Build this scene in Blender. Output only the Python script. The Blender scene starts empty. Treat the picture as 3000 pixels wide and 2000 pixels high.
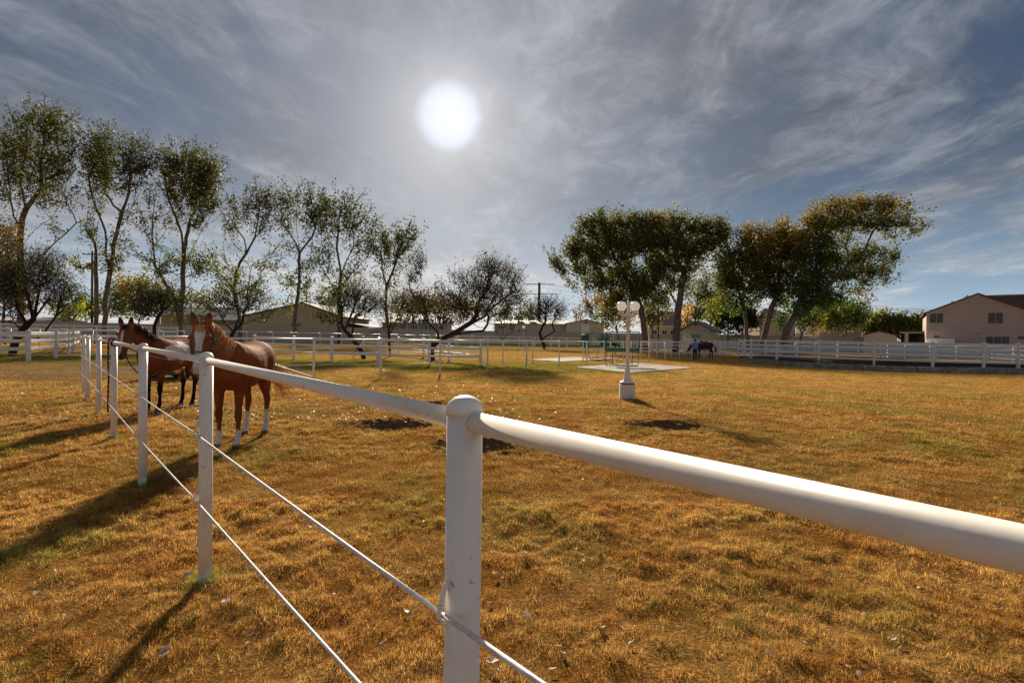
import bpy, math, random
import numpy as np
from mathutils import Vector, Matrix

sc = bpy.context.scene
C = sc.collection
rad = math.radians

# ---------------------------------------------------------------- camera
F = 1500.0                    # focal length in photo pixels (photo 3000 x 2000)
EYE = Vector((0.0, 0.0, 1.6))
PITCH, ROLL = rad(-0.46), rad(0.70)
ROT = Matrix.Rotation(rad(90) + PITCH, 4, 'X') @ Matrix.Rotation(ROLL, 4, 'Z')
cam_d = bpy.data.cameras.new('camera')
cam_d.lens, cam_d.sensor_width, cam_d.sensor_fit = 18.0, 36.0, 'HORIZONTAL'
cam_d.clip_start, cam_d.clip_end = 0.05, 9000.0
cam = bpy.data.objects.new('camera', cam_d)
C.objects.link(cam)
cam.matrix_world = Matrix.Translation(EYE) @ ROT
sc.camera = cam

def ray(px, py):
    return (ROT.to_3x3() @ Vector(((px - 1500) / F, -(py - 1000) / F, -1.0)))

SUN_DIR = ray(1315, 342).normalized()
SUN_EL = math.asin(SUN_DIR.z)
SUN_AZ = math.atan2(SUN_DIR.x, SUN_DIR.y)      # clockwise from +Y

# ---------------------------------------------------------------- render settings
sc.view_settings.view_transform = 'Standard'
sc.view_settings.look = 'None'
sc.view_settings.gamma = 1.0
sc.view_settings.exposure = 1.0
sc.render.engine = 'CYCLES'
sc.cycles.use_denoising = True
try:
    sc.cycles.denoiser = 'OPENIMAGEDENOISE'
    sc.cycles.denoising_input_passes = 'RGB_ALBEDO_NORMAL'
    sc.cycles.denoising_prefilter = 'NONE'
except Exception:
    pass
sc.cycles.max_bounces = 6
sc.cycles.diffuse_bounces = 4
sc.cycles.glossy_bounces = 2
sc.cycles.transmission_bounces = 4
sc.cycles.transparent_max_bounces = 6
sc.cycles.sample_clamp_indirect = 4.0
sc.cycles.caustics_reflective = False
sc.cycles.caustics_refractive = False

# ---------------------------------------------------------------- node helpers
class NT:
    def __init__(self, tree):
        self.t = tree
    def n(self, typ, props=None, **ins):
        nd = self.t.nodes.new(typ)
        for k, v in (props or {}).items():
            setattr(nd, k, v)
        for k, v in ins.items():
            key = int(k[1:]) if (k[0] == 'i' and k[1:].isdigit()) else k.replace('_', ' ')
            self.set(nd.inputs[key], v)
        return nd
    def set(self, sock, v):
        if hasattr(v, 'is_output') or isinstance(v, bpy.types.NodeSocket):
            self.t.links.new(v, sock)
        elif isinstance(v, bpy.types.Node):
            self.t.links.new(v.outputs[0], sock)
        else:
            if isinstance(v, (tuple, list)) and len(v) == 3 and sock.type == 'RGBA':
                v = (*v, 1.0)
            sock.default_value = v
    def math(self, op, a, b=0.0, c=None, clamp=False):
        nd = self.t.nodes.new('ShaderNodeMath'); nd.operation = op; nd.use_clamp = clamp
        self.set(nd.inputs[0], a); self.set(nd.inputs[1], b)
        if c is not None: self.set(nd.inputs[2], c)
        return nd.outputs[0]
    def vmath(self, op, a, b=None, out=0):
        nd = self.t.nodes.new('ShaderNodeVectorMath'); nd.operation = op
        self.set(nd.inputs[0], a)
        if b is not None: self.set(nd.inputs[1], b)
        return nd.outputs[out]
    def mix(self, fac, a, b, blend='MIX'):
        nd = self.t.nodes.new('ShaderNodeMix'); nd.data_type = 'RGBA'; nd.blend_type = blend
        self.set(nd.inputs[0], fac); self.set(nd.inputs[6], a); self.set(nd.inputs[7], b)
        return nd.outputs[2]
    def ramp(self, fac, lo, hi, a=0.0, b=1.0, smooth=True):
        nd = self.t.nodes.new('ShaderNodeMapRange'); nd.interpolation_type = 'SMOOTHSTEP' if smooth else 'LINEAR'
        self.set(nd.inputs[0], fac)
        for i, v in ((1, lo), (2, hi), (3, a), (4, b)): self.set(nd.inputs[i], v)
        return nd.outputs[0]
    def noise(self, vec=None, scale=1.0, detail=3.0, rough=0.5, dist=0.0):
        nd = self.t.nodes.new('ShaderNodeTexNoise')
        if vec is not None: self.set(nd.inputs['Vector'], vec)
        nd.inputs['Scale'].default_value = scale; nd.inputs['Detail'].default_value = detail
        nd.inputs['Roughness'].default_value = rough; nd.inputs['Distortion'].default_value = dist
        return nd.outputs[0]

# ---------------------------------------------------------------- world: Nishita sky seen through streaky cirrus
def build_world():
    w = bpy.data.worlds.new('World'); sc.world = w; w.use_nodes = True
    t = w.node_tree; t.nodes.clear(); h = NT(t)
    sky = h.n('ShaderNodeTexSky', dict(sky_type='NISHITA', sun_disc=False, sun_elevation=SUN_EL,
              sun_rotation=SUN_AZ, air_density=1.0, dust_density=1.0, ozone_density=2.0, altitude=600.0))
    d = h.n('ShaderNodeTexCoord').outputs['Generated']
    sep = h.n('ShaderNodeSeparateXYZ', i0=d)
    z = h.math('ADD', h.math('MAXIMUM', sep.outputs[2], 0.0), 0.10)
    px = h.math('DIVIDE', sep.outputs[0], z); py = h.math('DIVIDE', sep.outputs[1], z)
    p = h.n('ShaderNodeCombineXYZ', X=px, Y=py).outputs[0]
    # warp a little, then stretch along the wind (roughly +Y) so that the streaks run toward the horizon
    wv = h.n('ShaderNodeTexNoise'); h.set(wv.inputs['Vector'], p); wv.inputs['Scale'].default_value = 0.8; wv.inputs['Detail'].default_value = 4
    warp = h.vmath('SCALE', h.vmath('SUBTRACT', wv.outputs['Color'], (0.5, 0.5, 0.5)))
    warp.node.inputs['Scale'].default_value = 0.95
    pw = h.vmath('ADD', p, warp)
    m1 = h.n('ShaderNodeMapping', Vector=pw, Rotation=(0, 0, rad(-24)), Scale=(1.35, 0.62, 1.0), Location=(5.4, 1.9, 0))
    m2 = h.n('ShaderNodeMapping', Vector=pw, Rotation=(0, 0, rad(-38)), Scale=(3.0, 1.15, 1.0), Location=(7.7, 2.2, 0))
    n1 = h.noise(m1.outputs[0], 1.0, 9.0, 0.6, 0.15)
    n2 = h.noise(m2.outputs[0], 1.0, 9.0, 0.68, 0.25)
    n3 = h.noise(h.n('ShaderNodeMapping', Vector=p, Scale=(0.42, 0.30, 1), Location=(1.3, 4.2, 0)).outputs[0], 1.0, 3.0, 0.5)
    n5 = h.noise(pw, 4.5, 8.0, 0.65)
    cov = h.math('ADD', h.math('MULTIPLY', n1, 0.72), h.math('ADD', h.math('MULTIPLY', n2, 0.30), h.math('ADD', h.math('MULTIPLY', n3, 0.45), h.math('MULTIPLY', n5, 0.14))))
    cov = h.math('SUBTRACT', cov, h.math('MULTIPLY', sep.outputs[0], 0.045))
    thick = h.ramp(cov, 0.66, 0.95)
    # aureole of the veiled sun, from the angle to the sun direction
    sd = h.vmath('DOT_PRODUCT', h.vmath('NORMALIZE', d), tuple(SUN_DIR), out=1)
    ang = h.math('ARCCOSINE', h.math('MINIMUM', sd, 0.99999))
    g = lambda s: h.math('POWER', 2.71828, h.math('MULTIPLY', h.math('POWER', h.math('DIVIDE', ang, s), 2.0), -1.0))
    disc = h.ramp(ang, rad(2.35), rad(3.75), 1.0, 0.0)
    veil = h.ramp(cov, 0.55, 1.0, 0.75, 1.1)
    halo = h.math('MULTIPLY', veil, h.math('ADD', h.math('ADD', h.math('MULTIPLY', g(rad(2.4)), 0.10), h.math('MULTIPLY', g(rad(4.8)), 0.085)), h.math('ADD', h.math('MULTIPLY', g(rad(9.5)), 0.085), h.math('MULTIPLY', g(rad(26)), 0.085))))
    # cloud light: grey, a little brighter toward the horizon
    low = h.ramp(sep.outputs[2], 0.0, 0.40, 1.0, 0.0)
    hz = h.math('POWER', low, 2.2)
    bright = h.math('ADD', 0.066, h.math('ADD', h.math('MULTIPLY', hz, 0.25), h.math('MULTIPLY', h.ramp(h.math('ADD', h.math('MULTIPLY', n2, .7), h.math('MULTIPLY', n5, .3)), 0.38, 0.66), 0.10)))
    ccol = h.mix(hz, (0.88, 0.96, 1.12), (1.05, 1.0, 0.94))
    cloud = h.mix(1.0, ccol, bright, 'MULTIPLY')
    skyc = h.mix(1.0, sky.outputs[0], (0.080, 0.080, 0.080), 'MULTIPLY')
    # clear gaps keep the Nishita blue, levelled as thin ice cloud does
    gap = h.mix(0.90, skyc, h.mix(hz, (0.017, 0.028, 0.052), (0.15, 0.22, 0.30)))
    body = h.mix(thick, gap, cloud)
    glow = h.mix(1.0, (1.0, 0.985, 0.96), halo, 'MULTIPLY')
    tot = h.mix(1.0, body, glow, 'ADD')
    tot = h.mix(1.0, tot, h.mix(1.0, (0.075, 0.100, 0.140), disc, 'MULTIPLY'), 'ADD')
    bg = h.n('ShaderNodeBackground', Color=tot, Strength=1.0)
    out = h.n('ShaderNodeOutputWorld'); t.links.new(bg.outputs[0], out.inputs[0])
build_world()

# ---------------------------------------------------------------- sun
sun_d = bpy.data.lights.new('sun', 'SUN'); sun_d.energy = 4.3; sun_d.angle = rad(3.2); sun_d.color = (1.0, 0.86, 0.67)
sun = bpy.data.objects.new('sun', sun_d); C.objects.link(sun)
sun.rotation_euler = SUN_DIR.to_track_quat('Z', 'Y').to_euler()
sun.location = (0, 0, 60)

# ---------------------------------------------------------------- photo pixel -> place
SLOPE = 0.0063
def gz(x, y=0.0):
    return -SLOPE * max(-70.0, min(70.0, x))
def G(px, py, dz=0.0):
    r = ray(px, py)
    t = EYE.z / (-r.z - SLOPE * r.x)
    p = EYE + r * t
    return Vector((p.x, p.y, gz(p.x) + dz))
def P(px, py, Y):
    r = ray(px, py); return EYE + r * (Y / r.y)
def GY(px, Y, dz=0.0):
    p = P(px, 988, Y); return Vector((p.x, p.y, gz(p.x) + dz))

def vnoise(x, y, seed=0):
    xi = np.floor(x).astype(np.int64); yi = np.floor(y).astype(np.int64)
    fx = x - xi; fy = y - yi
    fx = fx * fx * (3 - 2 * fx); fy = fy * fy * (3 - 2 * fy)
    def hsh(a, b):
        n = (a * 374761393 + b * 668265263 + seed * 144665) & 0x7fffffff
        n = ((n ^ (n >> 13)) * 1274126177) & 0x7fffffff
        return ((n ^ (n >> 16)) & 0xffff) / 65535.0
    return (hsh(xi, yi) * (1 - fx) + hsh(xi + 1, yi) * fx) * (1 - fy) + (hsh(xi, yi + 1) * (1 - fx) + hsh(xi + 1, yi + 1) * fx) * fy

# bare manure / soil patches on the paddock (photo ellipses laid on the ground)
PATCH = []
for (px, py, rx, ry) in ((1150, 1243, 130, 20), (1400, 1303, 150, 32), (1950, 1244, 120, 17), (1255, 1180, 60, 6)):
    c = G(px, py); e = G(px + rx, py); n_ = G(px, py + ry); f_ = G(px, py - ry)
    PATCH.append((c.x, (n_.y + f_.y) / 2, e.x - c.x, (f_.y - n_.y) / 2))
PEN = (34.8, 49.0, 12.0)

def tuft(x, y):
    return 0.55 * vnoise(x * 7.5, y * 7.5, 3) + 0.45 * vnoise(x * 18, y * 18, 5)
def gh(x, y):
    """ground height with turf bumps (numpy)"""
    base = -SLOPE * np.clip(x, -70, 70)
    fade = np.clip((24 - np.hypot(x, y)) / 10, 0, 1)
    return base + fade * ((tuft(x, y) - 0.5) * 0.062 + (vnoise(x * 1.3, y * 1.3, 9) - 0.5) * 0.05) - 0.006

# ---------------------------------------------------------------- mesh helpers
class MB:
    def __init__(self):
        self.v = []; self.f = []; self.sm = []
    def add(self, vs, fs, smooth=False):
        o = len(self.v); self.v += [tuple(p) for p in vs]
        self.f += [tuple(i + o for i in f) for f in fs]; self.sm += [smooth] * len(fs)
        return self
    def box(self, c, s, rz=0.0, M=None):
        hx, hy, hz = s[0] / 2, s[1] / 2, s[2] / 2
        R = Matrix.Rotation(rz, 3, 'Z') if M is None else M
        vs = [R @ Vector((x * hx, y * hy, z * hz)) + Vector(c) for z in (-1, 1) for y in (-1, 1) for x in (-1, 1)]
        return self.add(vs, [(0, 2, 3, 1), (4, 5, 7, 6), (0, 1, 5, 4), (2, 6, 7, 3), (0, 4, 6, 2), (1, 3, 7, 5)])
    def bbox(self, c, s, b=0.01, rz=0.0, M=None):
        """box with bevelled (chamfered) edges"""
        R = Matrix.Rotation(rz, 3, 'Z') if M is None else M
        h = [s[0] / 2, s[1] / 2, s[2] / 2]; b = min(b, min(h) * 0.9)
        vs = []; idx = {}
        for sx in (-1, 1):
            for sy in (-1, 1):
                for sz in (-1, 1):
                    for ax in range(3):
                        q = [sx * (h[0] - b), sy * (h[1] - b), sz * (h[2] - b)]
                        q[ax] = (sx, sy, sz)[ax] * h[ax]
                        idx[(sx, sy, sz, ax)] = len(vs); vs.append(R @ Vector(q) + Vector(c))
        fs = []
        for ax in range(3):
            o1, o2 = [a for a in range(3) if a != ax]
            for sg in (-1, 1):
                loop = []
                for (a_, b_) in ((-1, -1), (1, -1), (1, 1), (-1, 1)):
                    k = [0, 0, 0]; k[ax] = sg; k[o1] = a_; k[o2] = b_
                    loop.append(idx[(*k, ax)])
                fs.append(loop)
            for a_ in (-1, 1):
                for b_ in (-1, 1):
                    k1 = [0, 0, 0]; k2 = [0, 0, 0]
                    k1[ax] = -1; k2[ax] = 1
                    for k in (k1, k2): k[o1] = a_; k[o2] = b_
                    fs.append([idx[(*k1, o1)], idx[(*k2, o1)], idx[(*k2, o2)], idx[(*k1, o2)]])
        for k in [(x, y, z) for x in (-1, 1) for y in (-1, 1) for z in (-1, 1)]:
            fs.append([idx[(*k, 0)], idx[(*k, 1)], idx[(*k, 2)]])
        return self.add(vs, fs)
    def tube(self, pts, r, seg=8, caps=True, smooth=True, flat=1.0):
        pts = [Vector(p) for p in pts]; n = len(pts)
        rs = [r] * n if not hasattr(r, '__len__') else list(r)
        vs = []; fs = []
        up = None
        for i, p in enumerate(pts):
            t = (pts[min(i + 1, n - 1)] - pts[max(i - 1, 0)])
            if t.length < 1e-9: t = Vector((0, 0, 1))
            t.normalize()
            if up is None:
                up = Vector((0, 0, 1)) if abs(t.z) < 0.9 else Vector((0, 1, 0))
            a = t.cross(up)
            if a.length < 1e-5: a = t.cross(Vector((1, 0.3, 0)))
            a.normalize(); b = a.cross(t); up = b
            for k in range(seg):
                th = 2 * math.pi * k / seg
                vs.append(p + (a * math.cos(th) + b * math.sin(th) * flat) * rs[i])
        for i in range(n - 1):
            for k in range(seg):
                k2 = (k + 1) % seg
                fs.append((i * seg + k, i * seg + k2, (i + 1) * seg + k2, (i + 1) * seg + k))
        self.add(vs, fs, smooth)
        if caps:
            o = len(self.v) - len(vs)
            self.f.append(tuple(o + k for k in reversed(range(seg)))); self.sm.append(False)
            self.f.append(tuple(o + (n - 1) * seg + k for k in range(seg))); self.sm.append(False)
        return self
    def lathe(self, prof, c=(0, 0, 0), seg=20, smooth=True, closed=True):
        vs = []; fs = []; n = len(prof)
        for (r, z) in prof:
            for k in range(seg):
                th = 2 * math.pi * k / seg
                vs.append((c[0] + r * math.cos(th), c[1] + r * math.sin(th), c[2] + z))
        for i in range(n - 1):
            for k in range(seg):
                k2 = (k + 1) % seg
                fs.append((i * seg + k, i * seg + k2, (i + 1) * seg + k2, (i + 1) * seg + k))
        if closed:
            fs.append(tuple(reversed(range(seg)))); fs.append(tuple((n - 1) * seg + k for k in range(seg)))
        return self.add(vs, fs, smooth)
    def prism(self, poly, d):
        """extrude a planar polygon (list of 3D points) by vector d"""
        n = len(poly); d = Vector(d)
        vs = [Vector(p) for p in poly] + [Vector(p) + d for p in poly]
        fs = [tuple(reversed(range(n))), tuple(range(n, 2 * n))]
        fs += [(i, (i + 1) % n, (i + 1) % n + n, i + n) for i in range(n)]
        return self.add(vs, fs)
    def sphere(self, c, r, seg=16, rings=10, s=(1, 1, 1)):
        vs = []; fs = []
        for i in range(rings + 1):
            ph = math.pi * i / rings
            for k in range(seg):
                th = 2 * math.pi * k / seg
                vs.append((c[0] + r * s[0] * math.sin(ph) * math.cos(th), c[1] + r * s[1] * math.sin(ph) * math.sin(th), c[2] - r * s[2] * math.cos(ph)))
        for i in range(rings):
            for k in range(seg):
                k2 = (k + 1) % seg
                fs.append((i * seg + k, i * seg + k2, (i + 1) * seg + k2, (i + 1) * seg + k))
        return self.add(vs, fs, True)
    def build(self, name, mat, parent=None, loc=None):
        me = bpy.data.meshes.new(name)
        me.from_pydata([tuple(p) for p in self.v], [], self.f)
        me.polygons.foreach_set('use_smooth', self.sm)
        if mat is not None: me.materials.append(mat)
        me.update()
        return link(name, me, parent, loc)

def link(name, me, parent=None, loc=None):
    o = bpy.data.objects.new(name, me); C.objects.link(o)
    if parent is not None: o.parent = parent
    if loc is not None: o.location = loc
    return o
def np_mesh(name, V, faces, mat, smooth=False, col=None, parent=None):
    """V (n,3), faces (m,k) numpy of constant k"""
    me = bpy.data.meshes.new(name)
    V = np.asarray(V, dtype=np.float32); faces = np.asarray(faces, dtype=np.int32)
    m, k = faces.shape
    me.vertices.add(len(V)); me.vertices.foreach_set('co', V.ravel())
    me.loops.add(m * k); me.loops.foreach_set('vertex_index', faces.ravel())
    me.polygons.add(m)
    me.polygons.foreach_set('loop_start', np.arange(0, m * k, k, dtype=np.int32))
    me.polygons.foreach_set('loop_total', np.full(m, k, dtype=np.int32))
    me.polygons.foreach_set('use_smooth', np.full(m, smooth, dtype=bool))
    if col is not None:
        a = me.color_attributes.new('col', 'FLOAT_COLOR', 'POINT')
        c4 = np.ones((len(V), 4), dtype=np.float32); c4[:, :3] = col
        a.data.foreach_set('color', c4.ravel())
    if mat is not None: me.materials.append(mat)
    me.update(calc_edges=True)
    return link(name, me, parent)
def empty(name, loc=(0, 0, 0), rz=0.0):
    o = bpy.data.objects.new(name, None); C.objects.link(o); o.location = loc; o.rotation_euler = (0, 0, rz)
    o.empty_display_size = 0.2
    return o
def tag(o, label, cat, group=None):
    o['label'] = label; o['category'] = cat
    if group: o['group'] = group
    return o
def copy_tree(o, parent=None):
    c = o.copy(); C.objects.link(c)
    if parent is not None: c.parent = parent
    for ch in list(o.children): copy_tree(ch, c)
    return c
# ---------------------------------------------------------------- materials
def mk(name):
    m = bpy.data.materials.new(name); m.use_nodes = True
    t = m.node_tree; t.nodes.clear(); h = NT(t)
    b = h.n('ShaderNodeBsdfPrincipled'); o = h.n('ShaderNodeOutputMaterial')
    t.links.new(b.outputs[0], o.inputs[0])
    b.inputs['Specular IOR Level'].default_value = 0.35
    return m, h, b, o
def bump(h, b, height, strength=0.3, dist=0.02):
    nd = h.n('ShaderNodeBump', Strength=strength, Distance=dist, Height=height)
    h.t.links.new(nd.outputs[0], b.inputs['Normal'])
def objco(h): return h.n('ShaderNodeTexCoord').outputs['Object']
def wpos(h): return h.n('ShaderNodeNewGeometry').outputs['Position']

def M_plain(name, col, rough=0.6, var=0.12, scale=6.0, bmp=0.15, metal=0.0, spec=0.35, world=True):
    m, h, b, o = mk(name)
    co = wpos(h) if world else objco(h)
    n = h.noise(co, scale, 5.0, 0.6); n2 = h.noise(co, scale * 0.13, 3.0, 0.5)
    f = h.math('ADD', h.math('MULTIPLY', n, 0.6), h.math('MULTIPLY', n2, 0.4))
    dark = tuple(c * (1 - var * 2.2) for c in col); lite = tuple(min(1, c * (1 + var)) for c in col)
    h.set(b.inputs['Base Color'], h.mix(h.ramp(f, 0.3, 0.7), dark, lite))
    b.inputs['Roughness'].default_value = rough; b.inputs['Metallic'].default_value = metal
    b.inputs['Specular IOR Level'].default_value = spec
    if bmp: bump(h, b, n, bmp, 0.01)
    return m

def M_pipe(name='white_pipe_paint', rust=0.5, col=(0.88, 0.835, 0.755)):
    m, h, b, o = mk(name); co = wpos(h)
    big = h.noise(co, 2.3, 3, 0.5); fine = h.noise(co, 26, 6, 0.65); mid = h.noise(co, 7, 5, 0.6)
    dirt = h.ramp(h.math('ADD', big, h.math('MULTIPLY', fine, 0.5)), 0.62, 1.0)
    base = h.mix(h.math('MULTIPLY', dirt, 0.35), col, (0.55, 0.48, 0.38))
    spots = h.math('MULTIPLY', h.ramp(fine, 0.63 - 0.03 * rust, 0.67), h.ramp(mid, 0.52, 0.60))
    streak = h.math('MULTIPLY', h.ramp(mid, 0.69, 0.73), h.ramp(big, 0.52, 0.60))
    r = h.math('MULTIPLY', h.math('MAXIMUM', spots, streak), min(1.0, 0.5 + rust))
    base = h.mix(r, base, h.mix(fine, (0.11, 0.045, 0.02), (0.30, 0.15, 0.07)))
    h.set(b.inputs['Base Color'], base)
    h.set(b.inputs['Roughness'], h.ramp(r, 0, 1, 0.42, 0.85))
    bump(h, b, h.math('ADD', mid, h.math('MULTIPLY', fine, 0.3)), 0.12, 0.004)
    return m

def M_bark(name, c1, c2, scale=9.0):
    m, h, b, o = mk(name); co = wpos(h)
    mp = h.n('ShaderNodeMapping', Vector=co, Scale=(1.0, 1.0, 0.22))
    n = h.noise(mp.outputs[0], scale, 6, 0.65, 0.4)
    h.set(b.inputs['Base Color'], h.mix(h.ramp(n, 0.35, 0.7), c1, c2))
    b.inputs['Roughness'].default_value = 0.95; b.inputs['Specular IOR Level'].default_value = 0.1
    bump(h, b, n, 0.7, 0.05)
    return m

def M_leaf(name, trans=0.55):
    """leaf colour comes from the per-leaf attribute 'col'"""
    m, h, b, o = mk(name)
    a = h.n('ShaderNodeAttribute', dict(attribute_name='col'))
    h.set(b.inputs['Base Color'], a.outputs[0])
    b.inputs['Roughness'].default_value = 0.55; b.inputs['Specular IOR Level'].default_value = 0.25
    tr = h.n('ShaderNodeBsdfTranslucent'); h.set(tr.inputs[0], h.mix(1.0, a.outputs[0], (1.25, 1.2, 0.7), 'MULTIPLY'))
    mx = h.n('ShaderNodeMixShader'); mx.inputs[0].default_value = trans
    h.t.links.new(b.outputs[0], mx.inputs[1]); h.t.links.new(tr.outputs[0], mx.inputs[2])
    h.t.links.new(mx.outputs[0], o.inputs[0])
    return m

def field_colour(h):
    """colour of the paddock turf from the place on the ground"""
    pos = wpos(h)
    sep = h.n('ShaderNodeSeparateXYZ', i0=pos); X, Y = sep.outputs[0], sep.outputs[1]
    flat = h.n('ShaderNodeCombineXYZ', X=X, Y=Y).outputs[0]
    n1 = h.noise(flat, 0.35, 4, 0.55); n2 = h.noise(flat, 1.6, 4, 0.6); n3 = h.noise(flat, 7.0, 4, 0.6); n4 = h.noise(flat, 31.0, 3, 0.6)
    dry = h.mix(h.ramp(n2, 0.33, 0.68), (0.55, 0.265, 0.060), (0.84, 0.52, 0.165))
    dry = h.mix(h.ramp(n4, 0.35, 0.7), h.mix(0.5, dry, (0.30, 0.15, 0.045)), dry)
    g1 = h.ramp(h.math('ADD', h.math('MULTIPLY', n1, 0.7), h.math('MULTIPLY', n3, 0.45)), 0.55, 0.72)
    col = h.mix(h.math('MULTIPLY', g1, 0.60), dry, (0.25, 0.23, 0.055))
    # watered green grass under the middle and left trees, green tinge behind the far paddock
    yy = h.math('ADD', Y, h.math('MULTIPLY', h.math('SUBTRACT', n1, 0.5), 14.0))
    strip = h.math('MULTIPLY', h.ramp(yy, 21.5, 25.0), h.ramp(yy, 31.0, 36.0, 1.0, 0.0))
    strip = h.math('MULTIPLY', strip, h.ramp(X, 4.0, 10.0, 1.0, 0.0))
    strip = h.math('MULTIPLY', strip, h.ramp(n3, 0.36, 0.56))
    col = h.mix(h.math('MULTIPLY', strip, 0.85), col, h.mix(n2, (0.10, 0.17, 0.022), (0.22, 0.28, 0.04)))
    far = h.math('MULTIPLY', h.ramp(yy, 52, 66), h.ramp(n2, 0.35, 0.6))
    col = h.mix(h.math('MULTIPLY', far, 0.7), col, (0.17, 0.16, 0.045))
    # bare dirt at the left corner and in the round pen
    d1 = h.math('MULTIPLY', h.ramp(h.math('ADD', X, h.math('MULTIPLY', n1, 5.0)), -8.0, -3.5, 1.0, 0.0),
                h.math('MULTIPLY', h.ramp(yy, 14.0, 17.0), h.ramp(yy, 23.0, 28.0, 1.0, 0.0)))
    pc = h.n('ShaderNodeCombineXYZ', X=h.math('SUBTRACT', X, PEN[0]), Y=h.math('SUBTRACT', Y, PEN[1])).outputs[0]
    d2 = h.ramp(h.vmath('LENGTH', pc, out=1), PEN[2] - 0.2, PEN[2] + 0.9, 1.0, 0.0)
    d3 = h.math('MULTIPLY', h.ramp(X, 14.0, 20.0), h.math('MULTIPLY', h.ramp(yy, 36.0, 42.0), 0.5))
    dirt = h.math('MULTIPLY', h.math('MAXIMUM', d1, d3), h.ramp(n3, 0.30, 0.62, 0.55, 1.0))
    col = h.mix(h.math('MULTIPLY', dirt, 0.62), col, h.mix(n3, (0.15, 0.095, 0.06), (0.24, 0.165, 0.105)))
    col = h.mix(d2, col, h.mix(n3, (0.055, 0.036, 0.027), (0.12, 0.085, 0.065)))
    # dark manure / soil patches with ragged edges
    acc = None
    for (cx, cy, rx, ry) in PATCH:
        dv = h.n('ShaderNodeCombineXYZ', X=h.math('DIVIDE', h.math('SUBTRACT', X, cx), rx), Y=h.math('DIVIDE', h.math('SUBTRACT', Y, cy), ry)).outputs[0]
        L = h.math('ADD', h.vmath('LENGTH', dv, out=1), h.math('MULTIPLY', h.math('SUBTRACT', h.math('ADD', h.math('MULTIPLY', n2, 0.35), h.math('ADD', h.math('MULTIPLY', n3, 0.75), h.math('MULTIPLY', n4, 0.22))), 0.66), 3.6))
        mk_ = h.ramp(L, 0.72, 0.95, 1.0, 0.0)
        acc = mk_ if acc is None else h.math('MAXIMUM', acc, mk_)
    spots = h.ramp(h.noise(flat, 2.6, 2, 0.5), 0.755, 0.79)
    acc = h.math('MAXIMUM', acc, h.math('MULTIPLY', spots, 0.8))
    return col, acc, n3, n4

def M_ground():
    m, h, b, o = mk('paddock_turf')
    col, acc, n3, n4 = field_colour(h)
    pos = wpos(h)
    fine = h.noise(pos, 75.0, 4, 0.7)
    blot = h.ramp(h.math('ADD', h.math('MULTIPLY', fine, 0.6), h.math('MULTIPLY', n4, 0.5)), 0.42, 0.68)
    col = h.mix(h.math('MULTIPLY', h.math('SUBTRACT', 1.0, blot), 0.6), col, h.mix(1.0, col, (0.42, 0.40, 0.40), 'MULTIPLY'))
    yt = h.n('ShaderNodeSeparateXYZ', i0=pos).outputs[1]
    near_tone = h.mix(h.ramp(yt, 5.0, 24.0), (0.62, 0.56, 0.53), (1.0, 1.0, 1.0))  # ground colour darker and browner close by, fading out with distance
    col = h.mix(1.0, col, near_tone, 'MULTIPLY')
    soil = h.mix(fine, (0.012, 0.008, 0.006), (0.042, 0.029, 0.020))
    h.set(b.inputs['Base Color'], h.mix(acc, col, soil))
    b.inputs['Roughness'].default_value = 1.0; b.inputs['Specular IOR Level'].default_value = 0.0
    bump(h, b, h.math('ADD', h.math('ADD', fine, n4), h.math('MULTIPLY', n3, 1.2)), 0.85, 0.05)
    return m
def M_grass():
    m, h, b, o = mk('dry_grass_blades')
    col, acc, n3, n4 = field_colour(h)
    a = h.n('ShaderNodeAttribute', dict(attribute_name='col'))
    col = h.mix(1.0, col, a.outputs[0], 'MULTIPLY')
    col = h.mix(acc, col, (0.05, 0.04, 0.028))
    h.set(b.inputs['Base Color'], col)
    b.inputs['Roughness'].default_value = 0.7; b.inputs['Specular IOR Level'].default_value = 0.15
    tr = h.n('ShaderNodeBsdfTranslucent'); h.set(tr.inputs[0], col)
    mx = h.n('ShaderNodeMixShader'); mx.inputs[0].default_value = 0.55
    h.t.links.new(b.outputs[0], mx.inputs[1]); h.t.links.new(tr.outputs[0], mx.inputs[2])
    h.t.links.new(mx.outputs[0], o.inputs[0])
    return m
def M_attr(name, rough=0.75, spec=0.04, hair=True):
    """coat: colour attribute 'col' with fine hair streaks"""
    m, h, b, o = mk(name)
    a = h.n('ShaderNodeAttribute', dict(attribute_name='col'))
    co = objco(h)
    mp = h.n('ShaderNodeMapping', Vector=co, Scale=(1.0, 1.0, 0.35))
    n = h.noise(mp.outputs[0], 95, 5, 0.75); n2 = h.noise(co, 5, 3, 0.5)
    f = h.ramp(h.math('ADD', h.math('MULTIPLY', n, 0.6), h.math('MULTIPLY', n2, 0.4)), 0.3, 0.7, 0.62, 1.28)
    h.set(b.inputs['Base Color'], h.mix(1.0, a.outputs[0], f, 'MULTIPLY'))
    b.inputs['Roughness'].default_value = rough; b.inputs['Specular IOR Level'].default_value = spec
    bump(h, b, h.math('ADD', h.math('MULTIPLY', n, 0.25), n2), 0.45, 0.03)
    return m
def M_glass(name, col=(0.10, 0.115, 0.12), rough=0.12):
    m, h, b, o = mk(name)
    n = h.noise(wpos(h), 0.9, 2, 0.5)
    h.set(b.inputs['Base Color'], h.mix(n, tuple(c * 0.75 for c in col), tuple(c * 1.25 for c in col)))
    b.inputs['Roughness'].default_value = rough; b.inputs['Specular IOR Level'].default_value = 0.5
    return m

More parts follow.
